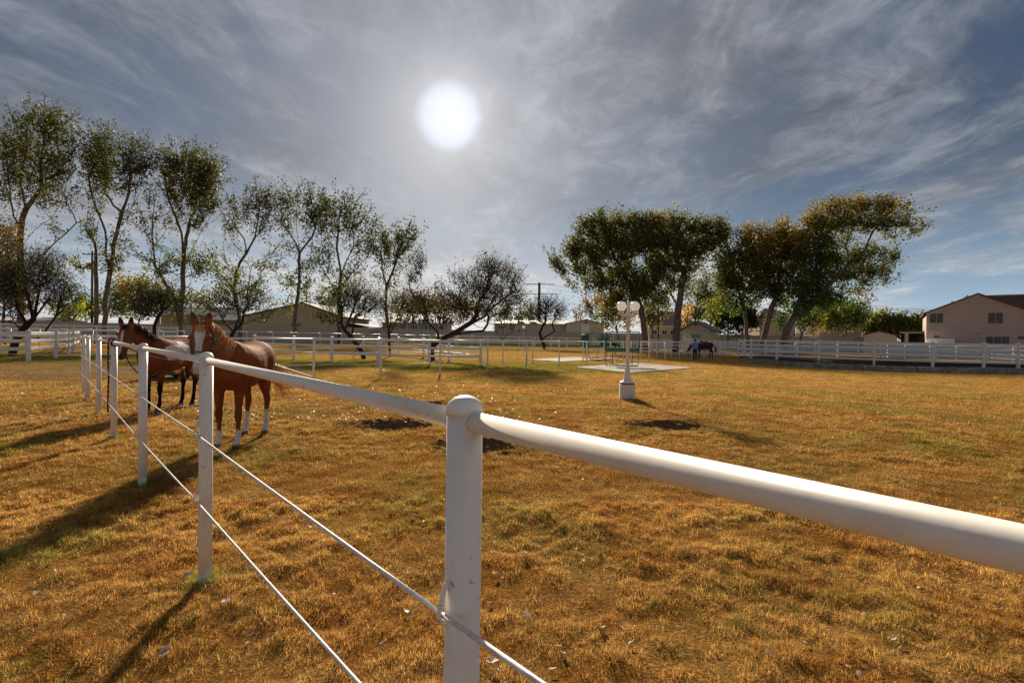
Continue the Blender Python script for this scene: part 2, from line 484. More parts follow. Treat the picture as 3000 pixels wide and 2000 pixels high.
def M_opal():
    m, h, b, o = mk('white_opal_globe'); n = h.noise(objco(h), 9, 3, .5)
    c = h.mix(n, (.86, .86, .84), (.92, .92, .91)); h.set(b.inputs['Base Color'], c); b.inputs['Roughness'].default_value = .2
    tr = h.n('ShaderNodeBsdfTranslucent'); h.set(tr.inputs[0], c); mx = h.n('ShaderNodeMixShader'); mx.inputs[0].default_value = .55
    h.t.links.new(b.outputs[0], mx.inputs[1]); h.t.links.new(tr.outputs[0], mx.inputs[2]); h.t.links.new(mx.outputs[0], o.inputs[0]); return m
MAT = dict(
    globe=M_opal(),
    pipe=M_pipe('white_pipe_paint', 0.35), oldpipe=M_pipe('rusting_white_pipe_paint', 0.9, (0.80, 0.76, 0.69)),
    vinyl=M_plain('white_vinyl', (0.80, 0.78, 0.76), 0.45, 0.05, 3.0, 0.05),
    cable=M_plain('white_painted_cable', (0.74, 0.73, 0.72), 0.5, 0.15, 40, 0.1),
    wall=M_plain('tan_block_wall', (0.50, 0.455, 0.395), 0.9, 0.08, 4.0, 0.3),
    wall_grey=M_plain('grey_block_wall', (0.52, 0.51, 0.50), 0.9, 0.07, 4.0, 0.3),
    stucco=M_plain('pinkish_stucco', (0.50, 0.385, 0.335), 0.9, 0.06, 5.0, 0.3),
    trim=M_plain('tan_trim', (0.54, 0.44, 0.38), 0.8, 0.05, 5.0, 0.1),
    cream=M_plain('cream_stucco', (0.55, 0.47, 0.35), 0.9, 0.05, 5.0, 0.3),
    offwhite=M_plain('offwhite_stucco', (0.55, 0.50, 0.43), 0.9, 0.05, 5.0, 0.3),
    tanbarn=M_plain('tan_barn_wall', (0.52, 0.44, 0.31), 0.9, 0.05, 4.0, 0.2),
    tile=M_plain('red_clay_tile', (0.15, 0.075, 0.058), 0.85, 0.2, 3.0, 0.3),
    pinktile=M_plain('pale_pink_tile', (0.33, 0.22, 0.185), 0.85, 0.15, 3.0, 0.3),
    blueroof=M_plain('dark_teal_roof', (0.045, 0.085, 0.10), 0.9, 0.12, 3.0, 0.1, spec=0.1),
    metalroof=M_plain('grey_metal_roof', (0.30, 0.32, 0.33), 0.65, 0.1, 3.0, 0.1, metal=0.1),
    darkmetal=M_plain('blue_grey_metal', (0.10, 0.12, 0.14), 0.8, 0.1, 3.0, 0.1, spec=0.15),
    darktrim=M_plain('dark_trim', (0.05, 0.055, 0.06), 0.6, 0.1, 5.0, 0.05),
    screen=M_plain('grey_sun_screen', (0.105, 0.115, 0.11), 0.7, 0.1, 2.0, 0.05),
    glass=M_glass('window_glass'), darkglass=M_glass('dark_window_glass', (0.03, 0.033, 0.037), 0.08),
    greypane=M_glass('grey_window_pane', (0.16, 0.18, 0.20), 0.25),
    concrete=M_plain('concrete_slab', (0.34, 0.295, 0.25), 0.92, 0.14, 7.0, 0.35),
    green=M_plain('green_feeder_paint', (0.045, 0.16, 0.105), 0.55, 0.25, 9.0, 0.15),
    timber=M_plain('weathered_timber', (0.30, 0.265, 0.23), 0.95, 0.34, 11.0, 0.7),
    wood=M_plain('utility_pole_wood', (0.085, 0.06, 0.045), 0.9, 0.2, 8.0, 0.4),
    wire=M_plain('black_wire', (0.03, 0.03, 0.032), 0.6, 0.1, 5, 0),
    bark=M_bark('cottonwood_bark', (0.075, 0.06, 0.05), (0.24, 0.205, 0.175)),
    darkbark=M_bark('mesquite_bark', (0.016, 0.013, 0.012), (0.075, 0.06, 0.05), 14),
    twig=M_plain('twig', (0.075, 0.055, 0.04), 0.9, 0.15, 9, 0),
    leaf=M_leaf('leaf'), fineleaf=M_leaf('fine_leaf', 0.35),
    litter=M_leaf('fallen_leaf', 0.25),
    lamp=M_pipe('white_lamp_paint', 0.3, (0.80, 0.76, 0.70)),
    rust=M_plain('rust', (0.13, 0.055, 0.03), 0.9, 0.3, 20, 0.3),
    coat=M_attr('horse_coat'), hairmat=M_attr('horse_hair', 0.55, 0.3), skin=M_plain('skin', (0.42, 0.24, 0.17), 0.6, 0.05, 9, 0),
    eye=M_plain('dark_eye', (0.012, 0.008, 0.006), 0.08, 0.1, 9, 0, spec=0.6),
    halter_green=M_plain('green_nylon', (0.02, 0.13, 0.095), 0.6, 0.1, 60, 0.1),
    halter_grey=M_plain('grey_green_nylon', (0.10, 0.12, 0.10), 0.6, 0.15, 60, 0.1),
    navy=M_plain('navy_cord', (0.012, 0.013, 0.035), 0.8, 0.15, 80, 0.1),
    pink=M_plain('pink_cord', (0.45, 0.20, 0.22), 0.8, 0.15, 80, 0.1),
    palecord=M_plain('pale_cord', (0.55, 0.50, 0.45), 0.8, 0.15, 80, 0.1),
    steel=M_plain('steel', (0.35, 0.33, 0.30), 0.35, 0.15, 30, 0.1, metal=0.9),
    tyre=M_plain('tyre_rubber', (0.018, 0.018, 0.019), 0.85, 0.15, 12, 0.3),
    yellow=M_plain('yellow_paint', (0.55, 0.38, 0.03), 0.45, 0.1, 9, 0.05),
    tractor=M_plain('tractor_green', (0.02, 0.12, 0.035), 0.4, 0.15, 9, 0.05),
    black=M_plain('black_plastic', (0.02, 0.02, 0.02), 0.6, 0.1, 9, 0.1),
    leather=M_plain('dark_leather', (0.055, 0.03, 0.035), 0.55, 0.25, 14, 0.3),
    blanket=M_plain('saddle_blanket', (0.11, 0.05, 0.075), 0.9, 0.3, 22, 0.3),
    shirt=M_plain('light_blue_shirt', (0.16, 0.30, 0.45), 0.85, 0.1, 10, 0.2),
    jeans=M_plain('blue_jeans', (0.02, 0.04, 0.12), 0.9, 0.2, 12, 0.2),
    hair=M_plain('brown_hair', (0.06, 0.035, 0.022), 0.7, 0.2, 40, 0.2),
)
# ---------------------------------------------------------------- ground: one sheet, fine near the camera
def axis(lo, hi, step, far, grow=1.16):
    a = list(np.arange(lo, hi + 1e-6, step))
    s = step; x = hi
    while x < far: s *= grow; x += s; a.append(x)
    s = step; x = lo; pre = []
    while x > -far: s *= grow; x -= s; pre.append(x)
    return np.array(pre[::-1] + a)
def build_ground():
    xs = axis(-9, 9, 0.085, 2500, 1.13); ys = axis(0.8, 11.5, 0.08, 3000, 1.13)
    Xg, Yg = np.meshgrid(xs, ys)
    Zg = gh(Xg, Yg)
    V = np.stack([Xg, Yg, Zg], -1).reshape(-1, 3)
    nx, ny = len(xs), len(ys)
    i = (np.arange(ny - 1)[:, None] * nx + np.arange(nx - 1)[None, :]).ravel()
    o = np_mesh('ground', V, np.stack([i, i + 1, i + 1 + nx, i + nx], -1), M_ground(), smooth=True)
    o['kind'] = 'structure'
build_ground()

def in_patch(x, y, k=0.8):
    m = np.zeros(len(x), bool)
    for (cx, cy, rx, ry) in PATCH:
        m |= ((x - cx) / rx) ** 2 + ((y - cy) / ry) ** 2 < k * (0.6 + 0.9 * vnoise(x * 4, y * 4, 21))
    return m
PADS = []
def build_grass():
    rng = np.random.default_rng(7)
    Vs, Fs, Cs = [], [], []; off = 0
    bands = ((1.5, 5.0, 9500, 3), (5.0, 9.5, 3300, 1), (9.5, 17, 1000, 1), (17, 30, 250, 1), (30, 48, 50, 1))
    for (y0, y1, dens, seg) in bands:
        area = 1.12 * (y1 * y1 - y0 * y0) + 3 * (y1 - y0)
        n = int(area * dens)
        y = np.sqrt(rng.random(n) * (y1 * y1 - y0 * y0) + y0 * y0)
        x = (rng.random(n) * 2 - 1) * (1.12 * y + 1.5)
        # tufted: drop blades in the hollows, bare manure, dirt and the slabs
        tf = tuft(x, y)
        cl = 0.5 * vnoise(x * 2.1, y * 2.1, 31) + 0.5 * tf
        keep = rng.random(n) < np.clip((cl - 0.27) * 3.0, 0.10, 1)
        keep &= ~in_patch(x, y)
        keep &= ~((x < -5.5) & (y > 15.5) & (rng.random(n) < 0.75) & (y < 26))
        keep &= (x - PEN[0]) ** 2 + (y - PEN[1]) ** 2 > (PEN[2] + 0.5) ** 2
        for pad in PADS:
            inside = np.ones(len(x), bool)
            for k in range(4):
                a, b = pad[k], pad[(k + 1) % 4]
                inside &= (b[0] - a[0]) * (y - a[1]) - (b[1] - a[1]) * (x - a[0]) < 0
            keep &= ~inside
        x, y, tf = x[keep], y[keep], tf[keep]; n = len(x)
        z = gh(x, y) - 0.004
        sc_ = np.clip(np.hypot(x, y) / 5.0, 0.8, 4.0)            # farther blades stand for small tufts
        hgt = (0.009 + 0.042 * tf ** 1.3) * (0.5 + 0.9 * rng.random(n)) * (0.85 + 0.22 * sc_)
        tall = rng.random(n) < 0.03
        hgt[tall] *= 1.5
        wid = (0.0011 + 0.0011 * rng.random(n)) * sc_
        az = rng.random(n) * 2 * np.pi
        lean = (0.3 + 1.5 * rng.random(n)) * hgt
        dx, dy = np.cos(az), np.sin(az)
        fa = az + np.pi / 2 + rng.normal(0, 0.5, n)
        wx, wy = np.cos(fa) * wid, np.sin(fa) * wid
        base = np.stack([x, y, z], -1)
        W = np.stack([wx, wy, np.zeros(n)], -1)
        D = np.stack([dx * lean, dy * lean, hgt], -1)
        if seg >= 2:
            mid = base + np.stack([dx * lean * 0.28, dy * lean * 0.28, hgt * 0.62], -1)
            tip = base + D
            V = np.stack([base - W, base + W, mid + W * 0.75, mid - W * 0.75, tip], 1)
            q = np.arange(n)[:, None] * 5
            F_ = np.concatenate([q + np.array([[0, 1, 2]]), q + np.array([[0, 2, 3]]), q + np.array([[3, 2, 4]])], 0)
            k = 5
        else:
            tip = base + D
            V = np.stack([base - W, base + W, tip], 1); q = np.arange(n)[:, None] * 3
            F_ = q + np.array([[0, 1, 2]]); k = 3
        t = rng.random(n)
        c = np.stack([0.85 + 0.65 * t, 0.88 + 0.60 * t, 0.82 + 0.60 * t], -1)
        gm = (vnoise(x * 0.9, y * 0.9, 41) + 0.35 * rng.random(n)) > 0.93
        gm |= rng.random(n) < 0.05
        c[gm] *= np.array([0.55, 0.85, 0.55])
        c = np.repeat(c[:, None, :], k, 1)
        c[:, :2] *= 0.66                                          # blades are darker at the root
        Vs.append(V.reshape(-1, 3)); Fs.append(F_ + off); Cs.append(c.reshape(-1, 3)); off += n * k
    # greener tufts round the feet of the near posts
    for (px_, py_) in postA[2:7]:
        n = 420; a = rng.random(n) * 6.283; rr_ = .042 + np.abs(rng.normal(0, .05, n)); x = px_ + np.cos(a) * rr_; y = py_ + np.sin(a) * rr_; z = gh(x, y) - .004
        hg = rng.uniform(.02, .075, n); az = rng.random(n) * 6.283; ln = hg * rng.uniform(.2, .9, n); w_ = rng.uniform(.0012, .0024, n)
        B_ = np.stack([x, y, z], -1); W = np.stack([np.cos(az + 1.57) * w_, np.sin(az + 1.57) * w_, 0 * w_], -1); T = B_ + np.stack([np.cos(az) * ln, np.sin(az) * ln, hg], -1)
        Vs.append(np.stack([B_ - W, B_ + W, T], 1).reshape(-1, 3)); Fs.append(np.arange(n)[:, None] * 3 + np.array([[0, 1, 2]]) + off); off += n * 3
        Cs.append(np.repeat(np.array([[.42, .85, .5]]) * rng.uniform(.6, 1.3, (n, 1)), 3, 0))
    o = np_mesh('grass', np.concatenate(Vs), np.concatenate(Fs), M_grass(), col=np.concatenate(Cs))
    o['label'] = 'short dry golden grass covering the paddock'; o['category'] = 'grass'; o['kind'] = 'stuff'

def build_clods():
    rng = np.random.default_rng(77); V = []; F_ = []
    ico = [(0, 0, 1), (.9, 0, .1), (0, .9, .0), (-.9, 0, .1), (0, -.9, .0), (0, 0, -.7)]; fc = [(0, 1, 2), (0, 2, 3), (0, 3, 4), (0, 4, 1), (5, 2, 1), (5, 3, 2), (5, 4, 3), (5, 1, 4)]
    for (cx, cy, rx, ry) in PATCH:
        for k in range(int(170 * min(1.6, rx * ry * 1.2))):
            a = rng.random() * 6.283; r = rng.random() ** .55 * 1.05
            x, y = cx + rx * r * math.cos(a), cy + ry * r * math.sin(a); s = rng.uniform(.004, .014) * (1.5 if rng.random() < .1 else 1)
            z = float(gh(np.array([x]), np.array([y]))[0]); q = len(V)
            V += [(x + (p[0] + rng.uniform(-.3, .3)) * s, y + (p[1] + rng.uniform(-.3, .3)) * s, z + s * .15 + (p[2] + rng.uniform(-.3, .3)) * s * .5) for p in ico]; F_ += [tuple(i + q for i in f) for f in fc]
    o = np_mesh('soil_clods', V, F_, M_plain('dark_manure', (.026, .018, .012), 1.0, .3, 40, .4, spec=0.0)); o['kind'] = 'stuff'; o['label'] = 'dark crumbly manure clods on the paddock grass'; o['category'] = 'manure'
build_clods()
# ---------------------------------------------------------------- fallen leaves
LEAFCOL = [(0.50, 0.42, 0.33), (0.42, 0.32, 0.22), (0.58, 0.53, 0.46), (0.30, 0.18, 0.09), (0.18, 0.10, 0.05)]
def leaf_shape(rng, s):
    """a curled cottonwood leaf with a stalk: outline ring + centre"""
    n = 10; pts = [(0, 0, 0)]
    curl = rng.uniform(0.5, 1.6)
    for k in range(n):
        a = 2 * math.pi * k / n
        r = 0.5 * (1 + 0.35 * math.cos(a)) * (1 + rng.uniform(-0.28, 0.22)) * (0.82 if k % 2 else 1.08)
        x, y = r * math.cos(a) * 1.15, r * math.sin(a) * 0.8
        pts.append((x, y, curl * (y * y * 1.4 + 0.35 * x * x) + rng.uniform(-0.03, 0.06)))
    pts = [(x * s, y * s, z * s) for x, y, z in pts]
    fs = [(0, k + 1, (k + 1) % n + 1) for k in range(n)]
    return pts, fs
def litter_mat(i):
    c = LEAFCOL[i]
    m, h, b, o = mk('dry_leaf_%s' % ('cream', 'tan', 'pale', 'brown', 'dark')[i])
    n = h.noise(objco(h), 60, 4, 0.6)
    h.set(b.inputs['Base Color'], h.mix(n, tuple(v * 0.7 for v in c), tuple(min(1, v * 1.15) for v in c)))
    b.inputs['Roughness'].default_value = 0.6
    tr = h.n('ShaderNodeBsdfTranslucent', Color=c); mx = h.n('ShaderNodeMixShader'); mx.inputs[0].default_value = 0.25
    h.t.links.new(b.outputs[0], mx.inputs[1]); h.t.links.new(tr.outputs[0], mx.inputs[2]); h.t.links.new(mx.outputs[0], o.inputs[0])
    return m
def build_leaves():
    rng = random.Random(11)
    mats = [litter_mat(i) for i in range(5)]
    meshes = []
    for i in range(10):
        pts, fs = leaf_shape(rng, 1.0)
        me = bpy.data.meshes.new('fallen_leaf'); me.from_pydata(pts, [], fs); me.materials.append(mats[i % 5]); me.update()
        me.polygons.foreach_set('use_smooth', [True] * len(fs)); meshes.append(me)
    # the ones that can be pointed out in the photo
    named = [
        (1437, 1960, 0.060, 2, 'largest cream curled leaf on the grass beside the nearest fence post'),
        (1435, 1763, 0.045, 0, 'pale leaf just right of the nearest post at cable height'),
        (1455, 1682, 0.055, 3, 'brown upright leaf right of the nearest post among orange grass'),
        (1548, 1820, 0.040, 2, 'small white leaf below the pale pair right of the nearest post'),
        (1760, 1842, 0.055, 1, 'tan folded leaf on the grass near the bottom centre'),
        (1535, 1627, 0.040, 0, 'cream leaf in short grass under the near rail'),
        (1685, 1614, 0.045, 2, 'pale crumpled leaf on the grass under the middle of the near rail'),
        (1195, 1150 + 645, 0.045, 0, 'pale leaf left of the nearest post below the upper cable'),
        (1190, 1787, 0.04, 2, 'white leaf close to the left edge of the nearest post'),
        (545, 1690, 0.060, 0, 'cream leaf lying by the foot of the second post'),
        (1120, 1882, 0.045, 1, 'tan leaf between the two cables at the bottom'),
        (665, 1788, 0.050, 2, 'white leaf in the shadowed grass right of the second post'),
        (475, 1927, 0.055, 0, 'cream leaf at the bottom left in the post shadow'),
        (110, 1731, 0.05, 1, 'tan leaf alone on the sunlit grass at the lower left'),
        (742, 1475, 0.05, 2, 'pale leaf between the second post and the cables'),
        (905, 1548, 0.05, 0, 'cream leaf on the grass above the lower cable'),
        (560, 1408, 0.06, 2, 'white leaf between the second and third posts'),
        (216, 1732 - 400, 0.06, 3, 'brown leaf near the left green tuft'),
    ]
    for (px, py, s, ci, lab) in named:
        p = G(px, py)
        o = link('fallen_leaf', meshes[[i for i in range(10) if i % 5 == ci][rng.randrange(2)]])
        o.location = (p.x, p.y, float(gh(np.array([p.x]), np.array([p.y]))[0]) + 0.026)
        o.scale = (s, s, s); o.rotation_euler = (rng.uniform(-.5, .5), rng.uniform(-.5, .5), rng.uniform(0, 6.3))
        tag(o, lab, 'leaf', 'fallen leaves on the grass')
    for k in range(110):
        py = 1230 + 770 * rng.random() ** 1.5; px = rng.uniform(0, 3000)
        p = G(px, py)
        s = rng.uniform(0.016, 0.036)
        o = link('fallen_leaf', meshes[rng.choice((0, 1, 2, 5, 6, 7, 2, 7, 3, 8, 4))])
        o.location = (p.x, p.y, float(gh(np.array([p.x]), np.array([p.y]))[0]) + 0.022)
        o.scale = (s, s, s); o.rotation_euler = (rng.uniform(-.7, .7), rng.uniform(-.7, .7), rng.uniform(0, 6.3))
        tag(o, 'small dry leaf scattered on the golden grass', 'leaf', 'small scattered leaves on the grass')
    # countless specks farther off
    r = np.random.default_rng(5); V = []; Fc = []; Cc = []
    for k in range(2000):
        py = 1030 + 210 * r.random() ** 0.8; px = r.uniform(-60, 2100 if py < 1100 else 1500) if r.random() < .8 else r.uniform(-60, 2800)
        p = G(px, py)
        if p.y > 60 or p.y < 7: continue
        s = r.uniform(0.014, 0.032) * (1.0 + p.y * 0.016); a = r.uniform(0, 6.28)
        ca, sa = math.cos(a) * s, math.sin(a) * s
        z = float(gh(np.array([p.x]), np.array([p.y]))[0]) + 0.03
        tl = r.uniform(-.6, .6) * s
        q = len(V); V += [(p.x - ca, p.y - sa, z), (p.x + sa * .7, p.y - ca * .7, z + tl), (p.x + ca, p.y + sa, z + .3 * s), (p.x - sa * .7, p.y + ca * .7, z - tl + .3 * s)]
        Fc.append((q, q + 1, q + 2, q + 3)); c = LEAFCOL[r.integers(0, 5) if r.random() < .35 else r.integers(0, 3)]; Cc += [c] * 4
    o = np_mesh('leaf_litter', V, Fc, MAT['litter'], col=np.array(Cc))
    o['kind'] = 'stuff'; o['label'] = 'pale fallen leaves strewn over the farther grass'; o['category'] = 'leaf litter'
# ---------------------------------------------------------------- pipe fences
def dome(r, h=0.75, n=5):
    return [(r * math.cos(a), r * h * math.sin(a)) for a in [math.pi / 2 * i / n for i in range(n)]] + [(0.001, r * h)]
def pipe_post(parent, p, h, r, mat, seg=16, clip_side=None, cables=(), fine=True):
    """post with a domed cap; hooks for the cables on the camera side"""
    g = gz(p[0]); m = MB()
    m.lathe([(r, -0.12), (r, h - 0.75 * r * 1.03)], (p[0], p[1], g), seg)
    post = m.build('post', mat, parent)
    z = g + h - 0.75 * r * 1.03
    c = MB(); c.lathe([(r * 1.04, -0.012), (r * 1.05, 0.0)] + dome(r * 1.03)[1:], (p[0], p[1], z), seg)
    c.build('cap', mat, post)
    if clip_side is not None:
        s = Vector((clip_side[0], clip_side[1], 0)).normalized(); side = Vector((-s.y, s.x, 0))
        for cz in cables:
            k = MB(); b = Vector((p[0], p[1], g + cz)) + s * (r + 0.004)
            k.tube([b - s * 0.012 + side * 0.005 + Vector((0, 0, .075)), b + s * 0.004 + Vector((0, 0, .062)), b + s * 0.016 + Vector((0, 0, 0.02)), b + s * 0.018 - side * .002 + Vector((0, 0, -.008)), b + s * .004 - side * .006 + Vector((0, 0, -.022)), b - s * .008 - Vector((0, 0, .03))],
                   0.0062, 8)
            k.build('cable_hook', mat, post)
    return post
def rail_between(parent, a, b, z, r, mat, name='rail', seg=12, gap=0.0, sag=0.0, z2=None):
    a3 = Vector((a[0], a[1], gz(a[0]) + z)); b3 = Vector((b[0], b[1], gz(b[0]) + (z if z2 is None else z2)))
    d = (b3 - a3).normalized()
    n = 8 if sag else 1
    pts = []
    for i in range(n + 1):
        t = i / n; q = (a3 + d * gap).lerp(b3 - d * gap, t); q.z -= sag * 4 * t * (1 - t); pts.append(q)
    m = MB(); m.tube(pts, r, seg); return m.build(name, mat, parent)
def pipe_fence(name, label, posts, h=1.47, r=0.04, rail_z=1.414, rail_r=0.028, cables=(0.955, 0.51), mat=None, cable_r=0.0056, seg=16, side=None, skip_posts=(), cab=True, cable_zs=None):
    t = empty(name, (posts[0][0], posts[0][1], gz(posts[0][0])))
    tag(t, label, 'fence')
    mat = mat or MAT['pipe']; objs = []
    for i, p in enumerate(posts):
        if i in skip_posts: continue
        objs.append(pipe_post(t, p, h, r, mat, seg, side, ([c[i] for c in cable_zs] if cable_zs else cables) if side is not None else ()))
    for a, b in zip(posts[:-1], posts[1:]):
        objs.append(rail_between(t, a, b, rail_z, rail_r, mat, 'rail', seg, r * 0.8))
    if cab:
        for ci, cz in enumerate(cables):
            for pi, (a, b) in enumerate(zip(posts[:-1], posts[1:])):
                o = Vector((0, 0)); zz = (cable_zs[ci][pi], cable_zs[ci][pi + 1]) if cable_zs else (cz, cz)
                if side is not None:
                    s = Vector((side[0], side[1])).normalized() * (r + cable_r + 0.008); o = s
                objs.append(rail_between(t, (a[0] + o.x, a[1] + o.y), (b[0] + o.x, b[1] + o.y), zz[0], cable_r, MAT['cable'], 'cable', 8, 0.0, 0.004, zz[1]))
    if side is not None:                 # weld beads where the rail meets the posts
        for a, b in zip(posts[:-1], posts[1:]):
            A = Vector((a[0], a[1], gz(a[0]) + rail_z)); B = Vector((b[0], b[1], gz(b[0]) + rail_z)); d = (B - A).normalized(); u = d.cross(Vector((0, 0, 1))).normalized(); w = u.cross(d)
            for c, dd in ((A + d * (r * .93), d), (B - d * (r * .93), -d)):
                m = MB(); m.tube([c + (u * math.cos(k * math.pi / 9) + w * math.sin(k * math.pi / 9)) * (rail_r + .0012) + dd * (-.006 * abs(math.cos(k * math.pi / 9)) ** 2 + .003 * math.sin(k * 2.7)) for k in range(19)], [.0036 + .0009 * math.sin(k * 3.1) for k in range(19)], 6, caps=False); objs.append(m.build('weld_bead', mat, t))
    for o in objs:                       # children were made in world space
        o.matrix_parent_inverse = Matrix.Translation(-Vector(t.location))
    return t

def at_height(px, py, z):
    r = ray(px, py); t = (z - EYE.z) / (r.z + SLOPE * r.x); p = EYE + r * t; return (p.x, p.y)
pA = [at_height(1362, 1157, 1.47)] + [(lambda p: (p.x, p.y))(G(px, py)) for px, py in ((600, 1700), (417, 1418), (333, 1284), (288, 1214), (257, 1169))]
d0 = (pA[0][0] - pA[1][0], pA[0][1] - pA[1][1])
postA = [(pA[0][0] + d0[0] * k, pA[0][1] + d0[1] * k) for k in (2, 1)] + pA
CORNER = (lambda p: (p.x, p.y))(G(245, 1154))
nearf = pipe_fence('pipe_fence', 'near white pipe fence running from the lower right past both horses', postA + [CORNER], side=(-0.74, -0.67), seg=28, rail_r=0.0228,
                   cable_zs=([1.20, 1.12, 1.0] + [0.947] * 6, [0.78, 0.74, 0.655] + [0.527] + [0.51] * 5))
pipe_fence('pipe_fence', 'white pipe fence leaving the left corner post toward the left edge', [(CORNER[0] - .05, CORNER[1] + .02), (CORNER[0] - 3, CORNER[1] + .25), (CORNER[0] - 6, CORNER[1] + .5)], skip_posts=(0,), seg=14)
# middle line from the hidden post behind the horses to the far brace
B0, BS = (-4.86, 19.0), (1.87, 2.33)
lineB = [(-8.8, 15.35), (-7.0, 18.1)] + [(B0[0] + BS[0] * i, B0[1] + BS[1] * i) for i in range(14)]
fB = pipe_fence('pipe_fence', 'long white pipe fence crossing the middle of the paddock behind the horses', lineB, mat=MAT['oldpipe'], seg=12)
def brace(parent, a, za, b, zb, r=0.028, mat=None):
    m = MB(); m.tube([(a[0], a[1], gz(a[0]) + za), (b[0], b[1], gz(b[0]) + zb)], r, 10)
    o = m.build('brace', mat or MAT['oldpipe'], parent); o.matrix_parent_inverse = Matrix.Translation(-Vector(parent.location)); return o
brace(fB, (-8.78, 15.4), 1.15, (-7.05, 18.02), 0.08)
brace(fB, lineB[-2], 0.1, lineB[-1], 1.38, 0.035, MAT['pipe'])
# pipe gate from the corner to the hidden post
def pipe_gate():
    a, b = Vector((-10.45, 12.9)), Vector((-8.9, 15.2))
    t = empty('pipe_gate', (a.x, a.y, gz(a.x))); tag(t, 'rust-spotted white three-bar pipe gate behind the two horses', 'gate')
    objs = [rail_between(t, a, b, z, 0.03, MAT['oldpipe'], 'bar', 12) for z in (1.44, 1.0, 0.58)]
    for p in (a, b):
        m = MB(); m.tube([(p.x, p.y, gz(p.x) + 0.55), (p.x, p.y, gz(p.x) + 1.47)], 0.028, 10); objs.append(m.build('end_bar', MAT['oldpipe'], t))
    for o in objs: o.matrix_parent_inverse = Matrix.Translation(-Vector(t.location))
pipe_gate()
C0, CS = (-0.54, 30.2), (1.85, 1.95)
lineC = [(-1.75, 28.75)] + [(C0[0] + CS[0] * i, C0[1] + CS[1] * i) for i in range(9)]
pipe_fence('pipe_fence', 'second white pipe fence just behind the long middle one, by the green feeders', lineC, mat=MAT['oldpipe'], seg=10, skip_posts=(0,))
# far thin pipe fence before the block wall, and a short stretch far left
def pxline(spec):
    out = []
    for px, Y in spec:
        p = GY(px, Y); out.append((p.x, p.y))
    return out
def interp_line(a, b, n):
    A = GY(*a); B = GY(*b); return [((A.x * (n - i) + B.x * i) / n, (A.y * (n - i) + B.y * i) / n) for i in range(n + 1)]
pipe_fence('pipe_fence', 'thin white pipe fence far off in front of the grey block wall', interp_line((640, 57), (1420, 88), 14), h=1.75, rail_z=1.68, r=0.055, rail_r=0.04, cables=(0.9,), cable_r=0.02, seg=8)
pipe_fence('pipe_fence', 'thin white pipe fence at far left beyond the board pen', interp_line((-60, 37), (540, 46), 8), h=1.66, rail_z=1.6, r=0.045, rail_r=0.035, cables=(0.9,), cable_r=0.012, seg=8)
pipe_fence('pipe_fence', 'pipe fence seen through the round pen at far right', interp_line((2330, 66), (3060, 52), 10), h=1.62, rail_z=1.56, r=0.05, rail_r=0.038, cables=(1.2,), cable_r=0.03, seg=8)

# ---------------------------------------------------------------- vinyl board fences
def board(parent, a, b, z, hgt, th, off=(0, 0), name='board'):
    a3 = Vector((a[0] + off[0], a[1] + off[1], gz(a[0]) + z)); b3 = Vector((b[0] + off[0], b[1] + off[1], gz(b[0]) + z))
    d = b3 - a3; L = d.length; x = d.normalized(); y = Vector((0, 0, 1)).cross(x).normalized(); zz = x.cross(y)
    M = Matrix((x, y, zz)).transposed()
    m = MB(); m.bbox((a3 + b3) / 2, (L, th, hgt), 0.008, M=M); return m.build(name, MAT['vinyl'], parent)
def vinyl_post(parent, p, h, w=0.125, rz=0.0):
    m = MB(); g = gz(p[0])
    m.bbox((p[0], p[1], g + h / 2 - 0.06), (w, w, h + 0.12), 0.012, rz)
    po = m.build('post', MAT['vinyl'], parent)
    c = MB(); W = w * 0.64; R = Matrix.Rotation(rz, 3, 'Z')
    ring = lambda s, z: [R @ Vector((x * s, y * s, 0)) + Vector((p[0], p[1], g + h + z)) for x, y in ((-1, -1), (1, -1), (1, 1), (-1, 1))]
    v = ring(W, 0.001) + ring(W, 0.022) + [Vector((p[0], p[1], g + h + 0.06))]
    c.add(v, [(3, 2, 1, 0), (0, 1, 5, 4), (1, 2, 6, 5), (2, 3, 7, 6), (3, 0, 4, 7), (4, 5, 8), (5, 6, 8), (6, 7, 8), (7, 4, 8)])
    c.build('cap', MAT['vinyl'], po)
    return po
def vinyl_fence(label, runs, h=1.47, rails=(1.36, 0.98, 0.6), bh=0.13, w=0.125, cat='fence', name='board_fence', posts_skip=()):
    """runs: list of point lists"""
    p0 = runs[0][0]; t = empty(name, (p0[0], p0[1], gz(p0[0]))); tag(t, label, cat)
    objs = []; seen = set()
    for run in runs:
        for i, p in enumerate(run):
            q = run[min(i + 1, len(run) - 1)]; o_ = run[max(i - 1, 0)]
            rz = math.atan2(q[1] - o_[1], q[0] - o_[0])
            key = (round(p[0], 2), round(p[1], 2))
            if key not in seen:
                seen.add(key); objs.append(vinyl_post(t, p, h, w, rz))
        for a, b in zip(run[:-1], run[1:]):
            for z in rails:
                objs.append(board(t, a, b, z, bh, 0.045))
    for o in objs: o.matrix_parent_inverse = Matrix.Translation(-Vector(t.location))
    return t
g2 = lambda px, py: (lambda p: (p.x, p.y))(G(px, py))
vinyl_fence('white three-board pen at far left under the dark leaning tree', [[(-24.6, 18.8), (-24.2, 21.9), (-23.8, 25.2), (-25.2, 28.3)], [(-25.2, 28.3), (-27.4, 31.6), (-30.2, 35.2), (-33.4, 39.2), (-36.0, 42.6)]], w=0.15, bh=0.16)
